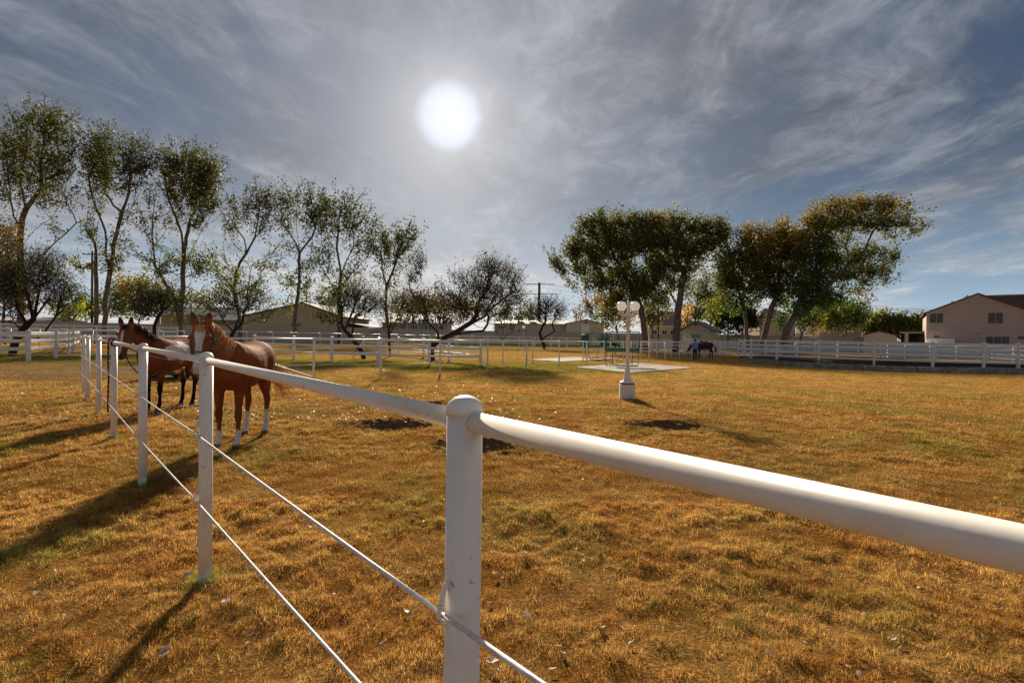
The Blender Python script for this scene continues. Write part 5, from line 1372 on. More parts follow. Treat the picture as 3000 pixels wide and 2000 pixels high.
# ---------------------------------------------------------------- other trees and bushes
def bush(name, label, Y, blobs, base, pal='green', zoom=0, seed=1, leaf=None, dens=1.0, elong=1.5, droop=0.0, cat='tree', group=None, per=22, r0=0.16, top=None):
    ox, oy, zs = ZM[zoom]
    b0 = max(blobs, key=lambda q: q[2] * q[3])
    limbs = [[base, ((base[0] + b0[0]) / 2, (base[1] + b0[1]) / 2 + abs(b0[3]) * .3), (b0[0], b0[1])]]
    for q in blobs:
        if q is not b0: limbs.append([((base[0] + b0[0]) / 2, (base[1] + b0[1]) / 2 + abs(b0[3]) * .3), (q[0], q[1] + q[3] * .2)])
    return tree(name, label, Y, limbs, blobs, zoom=zoom, seed=seed, pal=pal, leaf=leaf, dens=dens, elong=elong, droop=droop, cat=cat, group=group, per=per, r0=r0)
bush('autumn_tree', 'brownish leafy tree filling the far left edge behind the pen', 50, [(10, 760, 60, 90, .9, 'brown'), (40, 830, 60, 60, .9, 'olive'), (-30, 860, 60, 60, .9), (20, 690, 40, 50, .6, 'rusty'), (70, 880, 50, 40, .7)], (15, 1000), 'brown', seed=61)
bush('shrub', 'bright yellow-green shrub behind the left pale fence', 66, [(205, 918, 32, 22, 1.6, 'bright'), (185, 925, 25, 18, 1.4, 'bright'), (225, 912, 18, 18, 1.2)], (205, 985), 'bright', seed=62, cat='shrub')
bush('dense_tree', 'dark green tree filling the gap left of the pale trunks', 88, [(245, 895, 25, 28, 1.5), (262, 915, 20, 25, 1.4), (285, 905, 25, 25, 1.2)], (255, 985), 'green', seed=63)
bush('broad_tree', 'olive-yellow rounded tree behind the paint horse head', 84, [(370, 850, 45, 40, 1.5, 'autumn'), (420, 870, 50, 45, 1.5), (345, 895, 40, 35, 1.4), (470, 890, 50, 35, 1.2), (400, 910, 60, 30, 1.3)], (395, 985), 'olive', seed=64)
bush('shrub_tree', 'thin green tree clump above the left metal roof', 90, [(560, 880, 45, 35, .9), (610, 895, 35, 30, .6), (525, 900, 40, 30, .9)], (560, 985), 'olive', seed=65)
bush('bare_bush', 'grey leafless bush above the barn roof', 120, [(935, 885, 40, 22, .9), (965, 892, 25, 18, .8), (910, 893, 22, 15, .7)], (935, 985), 'brown', seed=66, cat='bush')
bush('dark_tree', 'dark thicket behind the crown of the big twisted tree', 112, [(1280, 905, 50, 40, 1.6), (1340, 915, 45, 35, 1.5), (1230, 915, 40, 35, 1.4), (1190, 900, 40, 35, 1.1), (1390, 920, 40, 25, 1.2), (1480, 925, 60, 22, 1.2), (1550, 920, 40, 22, 1.2)], (1290, 985), 'brown', seed=67)
bush('autumn_tree', 'rust-red tree at the left foot of the broad dark cottonwood', 110, [(370, 985, 60, 65, 1.4, 'rusty'), (440, 950, 60, 40, 1.2, 'rusty'), (380, 1060, 60, 50, 1.2, 'brown')], (390, 1240), 'rusty', zoom=5, seed=68)
bush('autumn_tree', 'small orange tree far off beside the white garage', 130, [(285, 1065, 34, 36, 1.5, 'rusty'), (270, 1085, 25, 22, 1.2, 'rusty')], (285, 1240), 'rusty', zoom=5, seed=69)
bush('leafy_tree', 'yellow-green leafy tree behind the lamp globes', 76, [(510, 1010, 70, 90, 1.3, 'autumn'), (580, 1060, 90, 100, 1.4, 'bright'), (520, 1120, 70, 80, 1.2, 'olive'), (660, 1100, 70, 100, 1.3, 'autumn'), (620, 960, 70, 60, 1.2)], (600, 1260), 'olive', zoom=5, seed=70, r0=.2)
bush('leafy_tree', 'green tree hanging low between the two thick right trunks', 80, [(880, 1030, 80, 100, 1.3), (900, 1130, 60, 70, 1.2), (830, 1090, 50, 90, 1, 'autumn'), (960, 1050, 50, 60, .7)], (885, 1270), 'olive', zoom=5, seed=71)
bush('autumn_tree', 'small bright orange tree beside the pump house roof', 92, [(1180, 1040, 38, 36, 1.4), (1165, 1085, 28, 36, 1.3), (1160, 1140, 26, 25, 1.1)], (1170, 1240), 'orange', zoom=5, seed=72)
bush('round_tree', 'round dark green tree on the skyline left of the pump house', 150, [(1010, 1025, 38, 32, 1.6), (1160, 985, 40, 30, 1.5), (1120, 1005, 30, 25, 1.2)], (1010, 1240), 'pine', zoom=5, seed=73)
tree('pine_tree', 'grey-green pine behind the pump house roof', 96, [[(1370, 1280), (1375, 1100), (1380, 900), (1385, 740)], [(1375, 1080), (1300, 1060), (1240, 1070)], [(1378, 960), (1300, 930), (1260, 920)], [(1380, 860), (1320, 820), (1290, 800)], [(1376, 1000), (1440, 980), (1490, 1000)]],
     [(1300, 830, 60, 40, .8), (1350, 770, 60, 40, .7), (1290, 940, 80, 50, 1.1), (1370, 900, 90, 60, 1.1), (1280, 1050, 90, 60, 1.3), (1380, 1030, 90, 70, 1.3), (1440, 960, 70, 70, 1), (1250, 1110, 60, 40, 1)], zoom=5, r0=.25, leaf=.30, pal='sage', seed=74, elong=2.6)
tree('pine_tree', 'black-green low pine between the pump house and slanting trunks', 84, [[(235, 1260), (238, 1180), (240, 1100), (245, 1000)], [(238, 1150), (160, 1120), (110, 1130)], [(238, 1150), (340, 1120), (430, 1150)], [(240, 1080), (320, 1040), (400, 1060)]],
     [(150, 1100, 80, 60, 1.6), (250, 1080, 90, 70, 1.7), (350, 1110, 90, 70, 1.7), (440, 1140, 70, 60, 1.5), (300, 1180, 90, 50, 1.5), (180, 1180, 70, 40, 1.3), (420, 1050, 60, 40, 1)], zoom=6, r0=.22, leaf=.30, pal='pine', seed=75, elong=2.4)
bush('leafy_bush', 'leafy bush wrapping the feet of the two leaning trunks', 73, [(680, 1120, 60, 90, 1), (860, 1130, 80, 110, 1.4), (930, 1080, 80, 90, 1.4), (800, 1050, 70, 80, 1.1), (960, 1180, 60, 60, 1, 'autumn')], (840, 1270), 'green', zoom=6, seed=76, cat='bush')
bush('dense_tree', 'dense dark tree just left of the shed with the red roof edge', 82, [(1100, 1060, 100, 90, 1.6, 'olive'), (1250, 1060, 120, 100, 1.7, 'green'), (1180, 1140, 130, 80, 1.6, 'green'), (1320, 1120, 70, 70, 1.5), (1040, 1140, 70, 70, 1.2, 'olive')], (1200, 1280), 'dark', zoom=6, seed=77, r0=.25)
bush('tall_pine', 'dark pine tip on the skyline beside the tile roof', 105, [(1370, 990, 30, 50, 1.3), (1360, 960, 25, 30, 1.2)], (1365, 1240), 'pine', zoom=6, seed=78)
WIL = 'feathery willows behind the shed'
bush('willow_tree', 'yellow-green feathery willow behind the red-edged shed', 92, [(1470, 1090, 90, 70, 1.5, 'bright'), (1500, 1140, 90, 60, 1.4), (1440, 1140, 60, 50, 1.3, 'bright')], (1480, 1270), 'willow', zoom=6, seed=79, elong=3.0, droop=1.2, group=WIL)
bush('willow_tree', 'wide dark feathery willow between the shed and carport', 90, [(1620, 1090, 90, 60, 1.5), (1700, 1110, 90, 60, 1.5, 'green'), (1640, 1160, 110, 60, 1.6, 'dark'), (1570, 1070, 60, 50, 1.1, 'brown')], (1640, 1270), 'willow', zoom=6, seed=80, elong=3.0, droop=1.2, group=WIL)
bush('willow_tree', 'olive feathery willow touching the pink house corner', 88, [(1830, 1100, 70, 65, 1.5, 'olive'), (1780, 1130, 60, 60, 1.4, 'willow'), (1850, 1160, 60, 50, 1.4)], (1820, 1270), 'willow', zoom=6, seed=81, elong=3.0, droop=1.2, group=WIL)
# ---------------------------------------------------------------- animals and people: lofted limbs fused into one skin
V3 = lambda *a: np.array(a, float)
def nrm(v): return v / (np.linalg.norm(v) + 1e-12)
def loft(secs, seg=18, p=2.0):
    """secs: (centre, u_dir, s_dir, hu, hs); returns closed V, F"""
    V = []; Fq = []
    for (c, u, s, hu, hs) in secs:
        for k in range(seg):
            th = 2 * math.pi * k / seg; a, b = math.cos(th), math.sin(th)
            e = 2.0 / p
            V.append(np.array(c) + np.array(s) * hs * math.copysign(abs(a) ** e, a) + np.array(u) * hu * math.copysign(abs(b) ** e, b))
    n = len(secs)
    for i in range(n - 1):
        for k in range(seg):
            k2 = (k + 1) % seg; Fq.append((i * seg + k, i * seg + k2, (i + 1) * seg + k2, (i + 1) * seg + k))
    Fq.append(tuple(range(seg))[::-1]); Fq.append(tuple((n - 1) * seg + k for k in range(seg)))
    return V, Fq
def chain(pts, rs, side=(0, 1, 0), flat=1.0, seg=12):
    """round-ish limb along points, with end caps rounded"""
    pts = [np.array(p, float) for p in pts]; secs = []
    for i, p in enumerate(pts):
        d = nrm(pts[min(i + 1, len(pts) - 1)] - pts[max(i - 1, 0)]); s = nrm(np.array(side) - d * np.dot(side, d)); u = np.cross(d, s)
        r = rs[i]; ru, rs_ = (r if hasattr(r, '__len__') else (r, r * flat))
        secs.append((p, u, s, ru, rs_))
    return loft(secs, seg)
def fuse(name, lofts, voxel, colfn, mat, parent=None, smooth=5, inflate=0.0):
    m = MB()
    for V, Fq in lofts: m.add(V, Fq)
    o = m.build(name + '_raw', None)
    r = o.modifiers.new('r', 'REMESH'); r.mode = 'VOXEL'; r.voxel_size = voxel; r.use_smooth_shade = True
    s = o.modifiers.new('s', 'SMOOTH'); s.factor = 0.5; s.iterations = smooth
    dg = bpy.context.evaluated_depsgraph_get(); ev = o.evaluated_get(dg)
    me = bpy.data.meshes.new_from_object(ev)
    bpy.data.objects.remove(o, do_unlink=True)
    me.name = name
    n = len(me.vertices); co = np.zeros(n * 3, np.float32); me.vertices.foreach_get('co', co); co = co.reshape(-1, 3)
    if colfn is not None:
        a = me.color_attributes.new('col', 'FLOAT_COLOR', 'POINT'); c4 = np.ones((n, 4), np.float32); c4[:, :3] = colfn(co.astype(float))
        a.data.foreach_set('color', c4.ravel())
    me.materials.clear(); me.materials.append(mat)
    me.polygons.foreach_set('use_smooth', np.ones(len(me.polygons), bool)); me.update()
    return link(name, me, parent)
def n3d(co, f, seed): return 0.5 * vnoise(co[:, 0] * f, co[:, 2] * f + co[:, 1] * f * .7, seed) + 0.5 * vnoise(co[:, 0] * f * 2.3, co[:, 2] * f * 2.3 - co[:, 1] * f, seed + 1)
def sstep(x, a, b): t = np.clip((x - a) / (b - a), 0, 1); return t * t * (3 - 2 * t)
def lerpc(c, k, col): return c * (1 - k[:, None]) + np.array(col)[None] * k[:, None]

def strands(name, rng, roots, cols, r0, parent, mat):
    """roots: list of point lists -> tapering three-sided strands with colour"""
    V, Fc, Cc = [], [], []
    for pts, c in zip(roots, cols):
        m = MB(); n = len(pts); m.tube(pts, [r0 * (1 - 0.85 * i / (n - 1)) for i in range(n)], 3, caps=False); o = len(V)
        V += m.v; Fc += [tuple(i + o for i in f) for f in m.f]; Cc += [c] * len(m.v)
    return np_mesh(name, np.array(V), np.array(Fc), mat, smooth=True, col=np.array(Cc), parent=parent)

def horse(label, loc, heading, coat, poll=(1.06, 0, 1.66), pitch=62, yaw=0.0, voxel=0.014, group=None, mane_col=None, mane_n=320, halter=None, tail_to=(-1.0, 0.12, 0.5), steps=(0, 0, 0, 0), detail=True, scale=1.0, mane_len=0.30, tail_n=170, seed=1):
    rng = np.random.default_rng(seed)
    t = empty('horse', loc, heading); t.scale = (scale,) * 3; tag(t, label, 'horse', group)
    U, S = V3(0, 0, 1), V3(0, 1, 0)
    tor = [(-.80, 1.24, .05, .05), (-.775, 1.23, .14, .13), (-.70, 1.20, .245, .21), (-.56, 1.175, .305, .272), (-.40, 1.165, .31, .285), (-.2, 1.13, .305, .275), (0, 1.10, .325, .292), (.2, 1.105, .342, .285), (.38, 1.135, .355, .252), (.5, 1.145, .345, .235), (.62, 1.13, .29, .212), (.72, 1.10, .19, .16), (.765, 1.08, .08, .08)]
    L = [loft([(V3(x, 0, z), U, S, hh, hw * 1.1) for x, z, hh, hw in tor], 24, 2.25)]
    # neck
    b0 = V3(.50, 0, 1.20); pl = V3(*poll); mid = (b0 + pl) / 2 + V3(-.03, pl[1] * .1, .035)
    hd = V3(math.cos(rad(pitch)) * math.cos(rad(yaw)), math.cos(rad(pitch)) * math.sin(rad(yaw)), -math.sin(rad(pitch)))
    hs_ = nrm(V3(-math.sin(rad(yaw)), math.cos(rad(yaw)), 0)); hu_ = nrm(np.cross(hd, hs_))
    npts = []; n = 9
    for i in range(n):
        s = i / (n - 1); npts.append((1 - s) ** 2 * b0 + 2 * s * (1 - s) * (mid * 2 - (b0 + pl) / 2) + s * s * pl)
    dep = np.interp(np.linspace(0, 1, n), [0, .3, .6, .85, 1], [.29, .225, .175, .135, .105]); wid = np.interp(np.linspace(0, 1, n), [0, .3, .6, 1], [.17, .118, .092, .078])
    secs = []
    for i in range(n):
        d = nrm(npts[min(i + 1, n - 1)] - npts[max(i - 1, 0)]); s = nrm(S - d * np.dot(S, d)); u = nrm(np.cross(d, s))
        secs.append((npts[i], u, s, dep[i], wid[i]))
    L.append(loft(secs, 20))
    # head
    ht_ = [-.03, .03, .08, .145, .21, .275, .35, .435, .51, .575, .62, .635]
    top = [.06, .095, .108, .115, .110, .10, .086, .073, .068, .064, .042, .015]
    bot = [-.06, -.11, -.145, -.175, -.185, -.165, -.125, -.094, -.084, -.084, -.055, -.02]
    wd_ = [.06, .090, .110, .124, .117, .104, .086, .071, .069, .072, .054, .018]
    hsec = [(pl + hd * a + hu_ * (tp + bt) / 2, hu_, hs_, (tp - bt) / 2, w) for a, tp, bt, w in zip(ht_, top, bot, wd_)]
    L.append(loft(hsec, 20, 2.2))
    for sg in (-1, 1):
        e = pl + hd * .16 + hu_ * .055 + hs_ * sg * .104
        m = MB(); m.sphere(e, .033, 10, 8); L.append((m.v, m.f))                              # brow
        nb = pl + hd * .58 + hs_ * sg * .052 + hu_ * .018
        m = MB(); m.sphere(nb, .029, 10, 8); L.append((m.v, m.f))                             # nostril rim
        eb = pl + hd * -.005 + hs_ * sg * .068 + hu_ * .06; ed = nrm(V3(0, 0, 1) + hs_ * sg * .16 + hd * .12)
        L.append(chain([eb - ed * .03, eb + ed * .03, eb + ed * .075, eb + ed * .12, eb + ed * .155, eb + ed * .172], [(.024, .038), (.026, .047), (.026, .050), (.024, .040), (.020, .024), (.015, .013)], side=tuple(hs_)))
        # shoulder and haunch
        L.append(chain([(.50, sg * .10, 1.32), (.56, sg * .15, 1.12), (.47, sg * .155, .95), (.43, sg * .14, .80)], [(.10, .06), (.16, .10), (.14, .09), (.09, .07)]))
        L.append(chain([(-.60, sg * .08, 1.38), (-.52, sg * .155, 1.18), (-.44, sg * .175, .98), (-.44, sg * .165, .86)], [(.14, .08), (.22, .13), (.19, .12), (.12, .09)]))
    kx = {(1, 1): steps[0], (1, -1): steps[1], (-1, 1): steps[2], (-1, -1): steps[3]}
    for sg in (-1, 1):
        f = kx[(1, sg)]; g = lambda z: f * max(0, (.85 - z)) / .85
        y = sg * .135
        L.append(chain([(.44, y, .95), (.45 + g(.8), y, .80), (.455 + g(.66), y, .66), (.46 + g(.53), y, .53), (.468 + g(.465), y, .465), (.462 + g(.41), y, .41), (.455 + g(.33), y, .33), (.452 + g(.21), y, .21), (.455 + g(.15), y, .15), (.475 + g(.1), y, .10), (.487 + g(.07), y, .068), (.495 + g(.05), y, .052), (.508 + g(0), y, .002)],
                 [(.12, .085), (.095, .07), (.072, .057), (.05, .045), (.056, .052), (.048, .045), (.034, .03), (.034, .03), (.045, .041), (.035, .035), (.042, .041), (.052, .05), (.062, .058)]))
        f2 = kx[(-1, sg)]; g2_ = lambda z: f2 * max(0, (.95 - z)) / .95
        y = sg * .14
        L.append(chain([(-.46, sg * .15, 1.0), (-.47 + g2_(.86), sg * .155, .86), (-.54 + g2_(.74), sg * .145, .74), (-.61 + g2_(.63), y, .63), (-.652 + g2_(.555), y, .555), (-.645 + g2_(.50), y, .50), (-.625 + g2_(.40), y, .40), (-.61 + g2_(.24), y, .24), (-.60 + g2_(.16), y, .16), (-.575 + g2_(.1), y, .105), (-.562 + g2_(.07), y, .068), (-.553 + g2_(.05), y, .052), (-.538 + g2_(0), y, .002)],
                 [(.19, .12), (.15, .10), (.105, .078), (.066, .05), (.062, .05), (.056, .046), (.042, .034), (.037, .033), (.048, .043), (.037, .036), (.044, .042), (.052, .05), (.062, .058)]))
    fr = dict(pl=pl, hd=hd, hs=hs_, hu=hu_)
    body = fuse('body', L, voxel, lambda co: coat(co, fr), MAT['coat'], t, smooth=6 if detail else 3)
    for sg in (-1, 1):
        m = MB(); e = pl + hd * .163 + hu_ * .053 + hs_ * sg * .124; m.sphere(e, .020, 12, 8); m.build('eye', MAT['eye'], t)
    # hair
    mc = np.array(mane_col if mane_col is not None else (.05, .03, .02)); roots = []; cols = []
    for k in range(mane_n):
        s = rng.random() * .93 + .02; i = min(int(s * (n - 1)), n - 2); f = s * (n - 1) - i
        c = npts[i] * (1 - f) + npts[i + 1] * f; u = secs[i][1] * (1 - f) + secs[i + 1][1] * f; sd = secs[i][2]
        hu, hw = dep[i] * (1 - f) + dep[i + 1] * f, wid[i] * (1 - f) + wid[i + 1] * f
        ln = mane_len * (.55 + .7 * rng.random()) * (0.65 + 0.6 * (1 - s)); sg = 1 if rng.random() < .86 else -1
        bk = (npts[i] - npts[i + 1]); bk = nrm(bk) * rng.uniform(-.02, .12)
        a = c + u * (hu - .012) + sd * rng.normal(0, .012); jit = rng.uniform(0, .022)
        pts = [a, c + u * (hu + .016) + sd * sg * .030 + bk * .1]
        for q in (.25, .5, .75, 1.0):
            dn = q * ln; zf = max(-1, 1 - dn / hu * 1.05); lat = math.sqrt(max(0.02, 1 - min(1, zf * zf))) * hw + .012 + jit
            pts.append(c + u * hu * zf + sd * sg * lat + bk * q + rng.normal(0, .006, 3))
        roots.append(pts); cols.append(mc * rng.uniform(.55, 1.5))
    for k in range(mane_n // 9):
        a = pl + hu_ * .09 + hs_ * rng.normal(0, .028) + hd * .0; ln = rng.uniform(.07, .17)
        roots.append([a, a + hu_ * .022 + hd * ln * .35, a + hu_ * .020 + hd * ln * .7 + hs_ * rng.normal(0, .01), a + hu_ * .012 + hd * ln + hs_ * rng.normal(0, .02)]); cols.append(mc * rng.uniform(.5, 1.2))
    strands('mane', rng, roots, cols, .0052 if detail else .012, t, MAT['hairmat'])
    roots = []; cols = []; te = V3(*tail_to)
    for k in range(tail_n):
        a = V3(-.775, rng.normal(0, .018), 1.31 + rng.normal(0, .02)); e = te + V3(rng.normal(0, .06), rng.normal(0, .07), rng.uniform(-.05, .30))
        p1 = V3(-.855, a[1] * 1.6, 1.24); p2 = (p1 + e) / 2 + V3(-.05, rng.normal(0, .02), .02)
        roots.append([a, p1, (p1 + p2) / 2 + rng.normal(0, .01, 3), p2, (p2 * .45 + e * .55) + rng.normal(0, .012, 3), e]); cols.append(mc * rng.uniform(.45, 1.2))
    strands('tail', rng, roots, cols, .0055 if detail else .014, t, MAT['hairmat'])
    if halter:
        hm = MB(); ring = lambda a, k=1.05: [tuple(pl + hd * a + hu_ * ((np.interp(a, ht_, top) + np.interp(a, ht_, bot)) / 2 + math.sin(th) * ((np.interp(a, ht_, top) - np.interp(a, ht_, bot)) / 2 * k + .006)) + hs_ * math.cos(th) * (np.interp(a, ht_, wd_) * k + .006)) for th in np.linspace(0, 2 * math.pi, 25)]
        hm.tube(ring(.37), .0095, 8, caps=False)
        at = lambda a, uu, sg: tuple(pl + hd * a + hu_ * uu + hs_ * sg * (np.interp(a, ht_, wd_) * math.sqrt(max(.05, 1 - (uu - (np.interp(a, ht_, top) + np.interp(a, ht_, bot)) / 2) ** 2 / ((np.interp(a, ht_, top) - np.interp(a, ht_, bot)) / 2) ** 2)) + .010))
        for sg in (-1, 1):
            hm.tube([at(.37, -.03, sg), at(.28, -.045, sg), at(.20, -.05, sg), at(.12, -.045, sg), at(.05, -.02, sg), tuple(pl + hd * -.02 + hu_ * .03 + hs_ * sg * .082), tuple(pl + hd * -.03 + hu_ * .085 + hs_ * sg * .05), tuple(pl + hd * -.03 + hu_ * .10)], .0085, 6)
            hm.tube([at(.13, -.045, sg), at(.15, -.11, sg), tuple(pl + hd * .17 + hu_ * -.172)], .0075, 6)
        hm.tube([tuple(pl + hd * .17 + hu_ * -.175), tuple(pl + hd * .28 + hu_ * -.165), tuple(pl + hd * .37 + hu_ * -.118)], .0075, 6)
        ho = hm.build('halter', MAT[halter], t); ho['label'] = 'green halter' if halter == 'halter_green' else 'grey-green halter'
        for sg in (-1, 1):
            r_ = MB(); c = np.array(at(.37, -.03, sg)); r_.tube([tuple(c + hd * .022 * math.cos(a) + hu_ * .022 * math.sin(a) + hs_ * sg * .006) for a in np.linspace(0, 2 * math.pi, 13)], .004, 6, caps=False); r_.build('ring', MAT['steel'], ho)
        tl = MB(); b = np.array(at(.10, -.04, 1)); tl.tube([tuple(b), tuple(b + hs_ * .02 + V3(0, 0, -.06)), tuple(b + hs_ * .025 + V3(.0, 0, -.14))], .007, 6); tl.build('strap_end', MAT[halter], ho)
    M = Matrix.Translation(Vector(loc)) @ Matrix.Rotation(heading, 4, 'Z') @ Matrix.Scale(scale, 4)
    fr['chin'] = M @ Vector(pl + hd * .40 + hu_ * -.13)
    
    return t, fr

def head_tu(co, fr):
    d = co - fr['pl']; return d @ fr['hd'], d @ fr['hu'], d @ fr['hs']
def coat_sorrel(co, fr):
    n = len(co); a, u, s = head_tu(co, fr)
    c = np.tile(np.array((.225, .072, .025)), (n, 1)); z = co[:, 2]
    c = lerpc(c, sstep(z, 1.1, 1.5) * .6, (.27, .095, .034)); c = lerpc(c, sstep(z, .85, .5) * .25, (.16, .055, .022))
    nz = n3d(co, 9, 3)
    blaze = sstep(nz * .012 + np.abs(s) - .002, .066 - .020 * sstep(a, .12, .30), .054 - .018 * sstep(a, .12, .30)) * sstep(u, .02, .05) * sstep(a, .055, .085)
    blaze = np.maximum(blaze, sstep(np.abs(s) + nz * .01, .06, .045) * sstep(a, .40, .46) * sstep(u, -.03, .0))
    c = lerpc(c, blaze, (.72, .68, .64))
    muz = sstep(a, .53, .60) * (np.abs(u) < .3) * (np.abs(s) < .1); c = lerpc(c, muz * .5, (.42, .30, .26))
    back = np.where(co[:, 0] > 0, .235, .37) + (nz - .5) * .07
    leg = (z < .6).astype(float)
    c = lerpc(c, leg * sstep(z, back + .012, back - .012), (.68, .63, .57))
    c = lerpc(c, sstep(z, .062, .050), (.20, .16, .13))
    ear = sstep(z, fr['pl'][2] + .10, fr['pl'][2] + .16) * (a < .1); c = lerpc(c, ear * .55, (.05, .022, .012))
    return c
def coat_bay_paint(co, fr):
    n = len(co); a, u, s = head_tu(co, fr); z = co[:, 2]
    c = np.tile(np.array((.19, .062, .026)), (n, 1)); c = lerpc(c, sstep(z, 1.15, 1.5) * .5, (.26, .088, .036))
    nz = n3d(co, 6, 13)
    e = ((co[:, 0] - .06) / .44) ** 2 + ((z - 1.19) / .21) ** 2 + (nz - .5) * 1.5
    c = lerpc(c, sstep(e, .92, .86) * (co[:, 1] > .02), (.70, .66, .62))
    e2 = ((co[:, 0] + .38) / .25) ** 2 + ((z - .95) / .25) ** 2 + (nz - .5) * 1.2
    c = lerpc(c, sstep(e2, .9, .8) * (co[:, 1] < -.02), (.70, .66, .62))
    c = lerpc(c, sstep(np.abs(s + .006) + nz * .01, .026, .014) * sstep(u, .02, .05) * sstep(a, .07, .1), (.70, .66, .62))
    c = lerpc(c, sstep(a, .53, .59) * (np.abs(s) < .1) * sstep(np.abs(s), .05, .02), (.05, .03, .025))
    c = lerpc(c, sstep(z, .72, .50), (.018, .012, .010)); c = lerpc(c, sstep(z, .058, .048), (.14, .12, .10))
    ear = sstep(z, fr['pl'][2] + .06, fr['pl'][2] + .12) * (a < .1); c = lerpc(c, ear * .8, (.022, .012, .008))
    return c
def coat_dark_paint(co, fr):
    z = co[:, 2]; c = np.tile(np.array((.075, .022, .014)), (len(co), 1)); nz = n3d(co, 4, 23)
    c = lerpc(c, sstep(z, .7, .5), (.02, .014, .012)); c = lerpc(c, sstep((co[:, 0] + .75) / .25 + (nz - .5), .4, .1) * (z > .7), (.6, .56, .52))
    c = lerpc(c, sstep(z, .86, .80) * (z > .72) * sstep(nz, .4, .5) * (np.abs(co[:, 0]) < .4), (.6, .56, .52))
    return c
def coat_black_white(co, fr):
    a, u, s = head_tu(co, fr); nz = n3d(co, 3.2, 33); c = np.tile(np.array((.028, .02, .018)), (len(co), 1))
    c = lerpc(c, sstep(nz, .52, .56), (.6, .57, .54)); c = lerpc(c, sstep(a, .25, .4) * (np.abs(s) < .1), (.62, .58, .55)); return c

H1_LOC = Vector((-4.02, 7.64, gz(-4.07) - .01)); H2_LOC = Vector((-7.1, 10.63, gz(-7.1) - .01))
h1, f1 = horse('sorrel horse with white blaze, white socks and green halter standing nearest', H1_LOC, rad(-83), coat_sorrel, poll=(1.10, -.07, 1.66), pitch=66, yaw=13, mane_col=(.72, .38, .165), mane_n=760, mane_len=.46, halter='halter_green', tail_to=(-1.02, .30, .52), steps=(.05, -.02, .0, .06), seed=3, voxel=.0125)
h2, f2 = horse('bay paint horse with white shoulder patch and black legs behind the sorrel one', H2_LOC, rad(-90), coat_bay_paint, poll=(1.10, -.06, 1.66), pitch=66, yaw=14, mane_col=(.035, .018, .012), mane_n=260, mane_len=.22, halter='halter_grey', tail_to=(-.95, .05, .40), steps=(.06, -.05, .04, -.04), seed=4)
p3 = G(2066, 1050); H3_LOC = Vector((p3.x, p3.y + .2, gz(p3.x)))
h3, f3 = horse('saddled dark brown horse with lowered head in front of the pump house', H3_LOC, rad(176), coat_dark_paint, poll=(1.22, 0, 1.12), pitch=58, yaw=0, voxel=.03, mane_n=60, tail_n=50, detail=False, steps=(.10, -.08, -.1, .12), seed=5)
p4 = GY(1786, 52); H4_LOC = Vector((p4.x, p4.y, gz(p4.x)))
h4, f4 = horse('black and white horse standing behind the far green feeder', H4_LOC, rad(172), coat_black_white, poll=(1.08, 0, 1.60), pitch=55, voxel=.03, mane_n=60, tail_n=40, detail=False, seed=6)

# saddle on the far horse
def saddle():
    t = empty('saddle', H3_LOC, rad(176)); tag(t, 'western saddle with purple-brown blanket on the far dark horse', 'saddle')
    m = MB()
    for i in range(9):
        pass
    def drape(x0, x1, drop, off, n=14):
        V = []; Fq = []
        for ix, x in enumerate(np.linspace(x0, x1, 5)):
            hw = .29 + off; zt = np.interp(x, [-.2, 0, .2, .38], [1.435, 1.425, 1.447, 1.49]) + off; zc = zt - .33
            for k in range(n):
                th = math.pi / 2 + (k / (n - 1) * 2 - 1) * drop
                V.append((x, hw * math.cos(th), zc + (.33 + off) * math.sin(th)))
        for i in range(4):
            for k in range(n - 1): Fq.append((i * n + k, i * n + k + 1, (i + 1) * n + k + 1, (i + 1) * n + k))
        return V, Fq
    V, Fq = drape(-.28, .42, 1.35, .022); m = MB(); m.add(V, Fq, True); m.build('blanket', MAT['blanket'], t)
    V, Fq = drape(-.18, .36, .95, .05); m = MB(); m.add(V, Fq, True); m.build('skirt', MAT['leather'], t)
    m = MB(); m.tube([(-.2, 0, 1.56), (-.12, 0, 1.50), (.05, 0, 1.48), (.2, 0, 1.50), (.28, 0, 1.56)], [.14, .13, .12, .12, .08], 10, flat=.45); m.build('seat', MAT['leather'], t)
    m = MB(); m.tube([(.28, 0, 1.54), (.31, 0, 1.62), (.33, 0, 1.67)], [.035, .028, .04], 8); m.build('horn', MAT['leather'], t)
    m = MB(); m.tube([(-.24, -.13, 1.54), (-.27, 0, 1.62), (-.24, .13, 1.54)], .035, 8); m.build('cantle', MAT['leather'], t)
    for sg in (-1, 1):
        m = MB(); m.tube([(.1, sg * .34, 1.2), (.1, sg * .36, .92)], .022, 6); m.tube([(.1 + .07 * math.cos(a), sg * .37, .86 + .08 * math.sin(a)) for a in np.linspace(0, 2 * math.pi, 13)], .015, 6, caps=False); m.build('stirrup', MAT['leather'], t)
saddle()

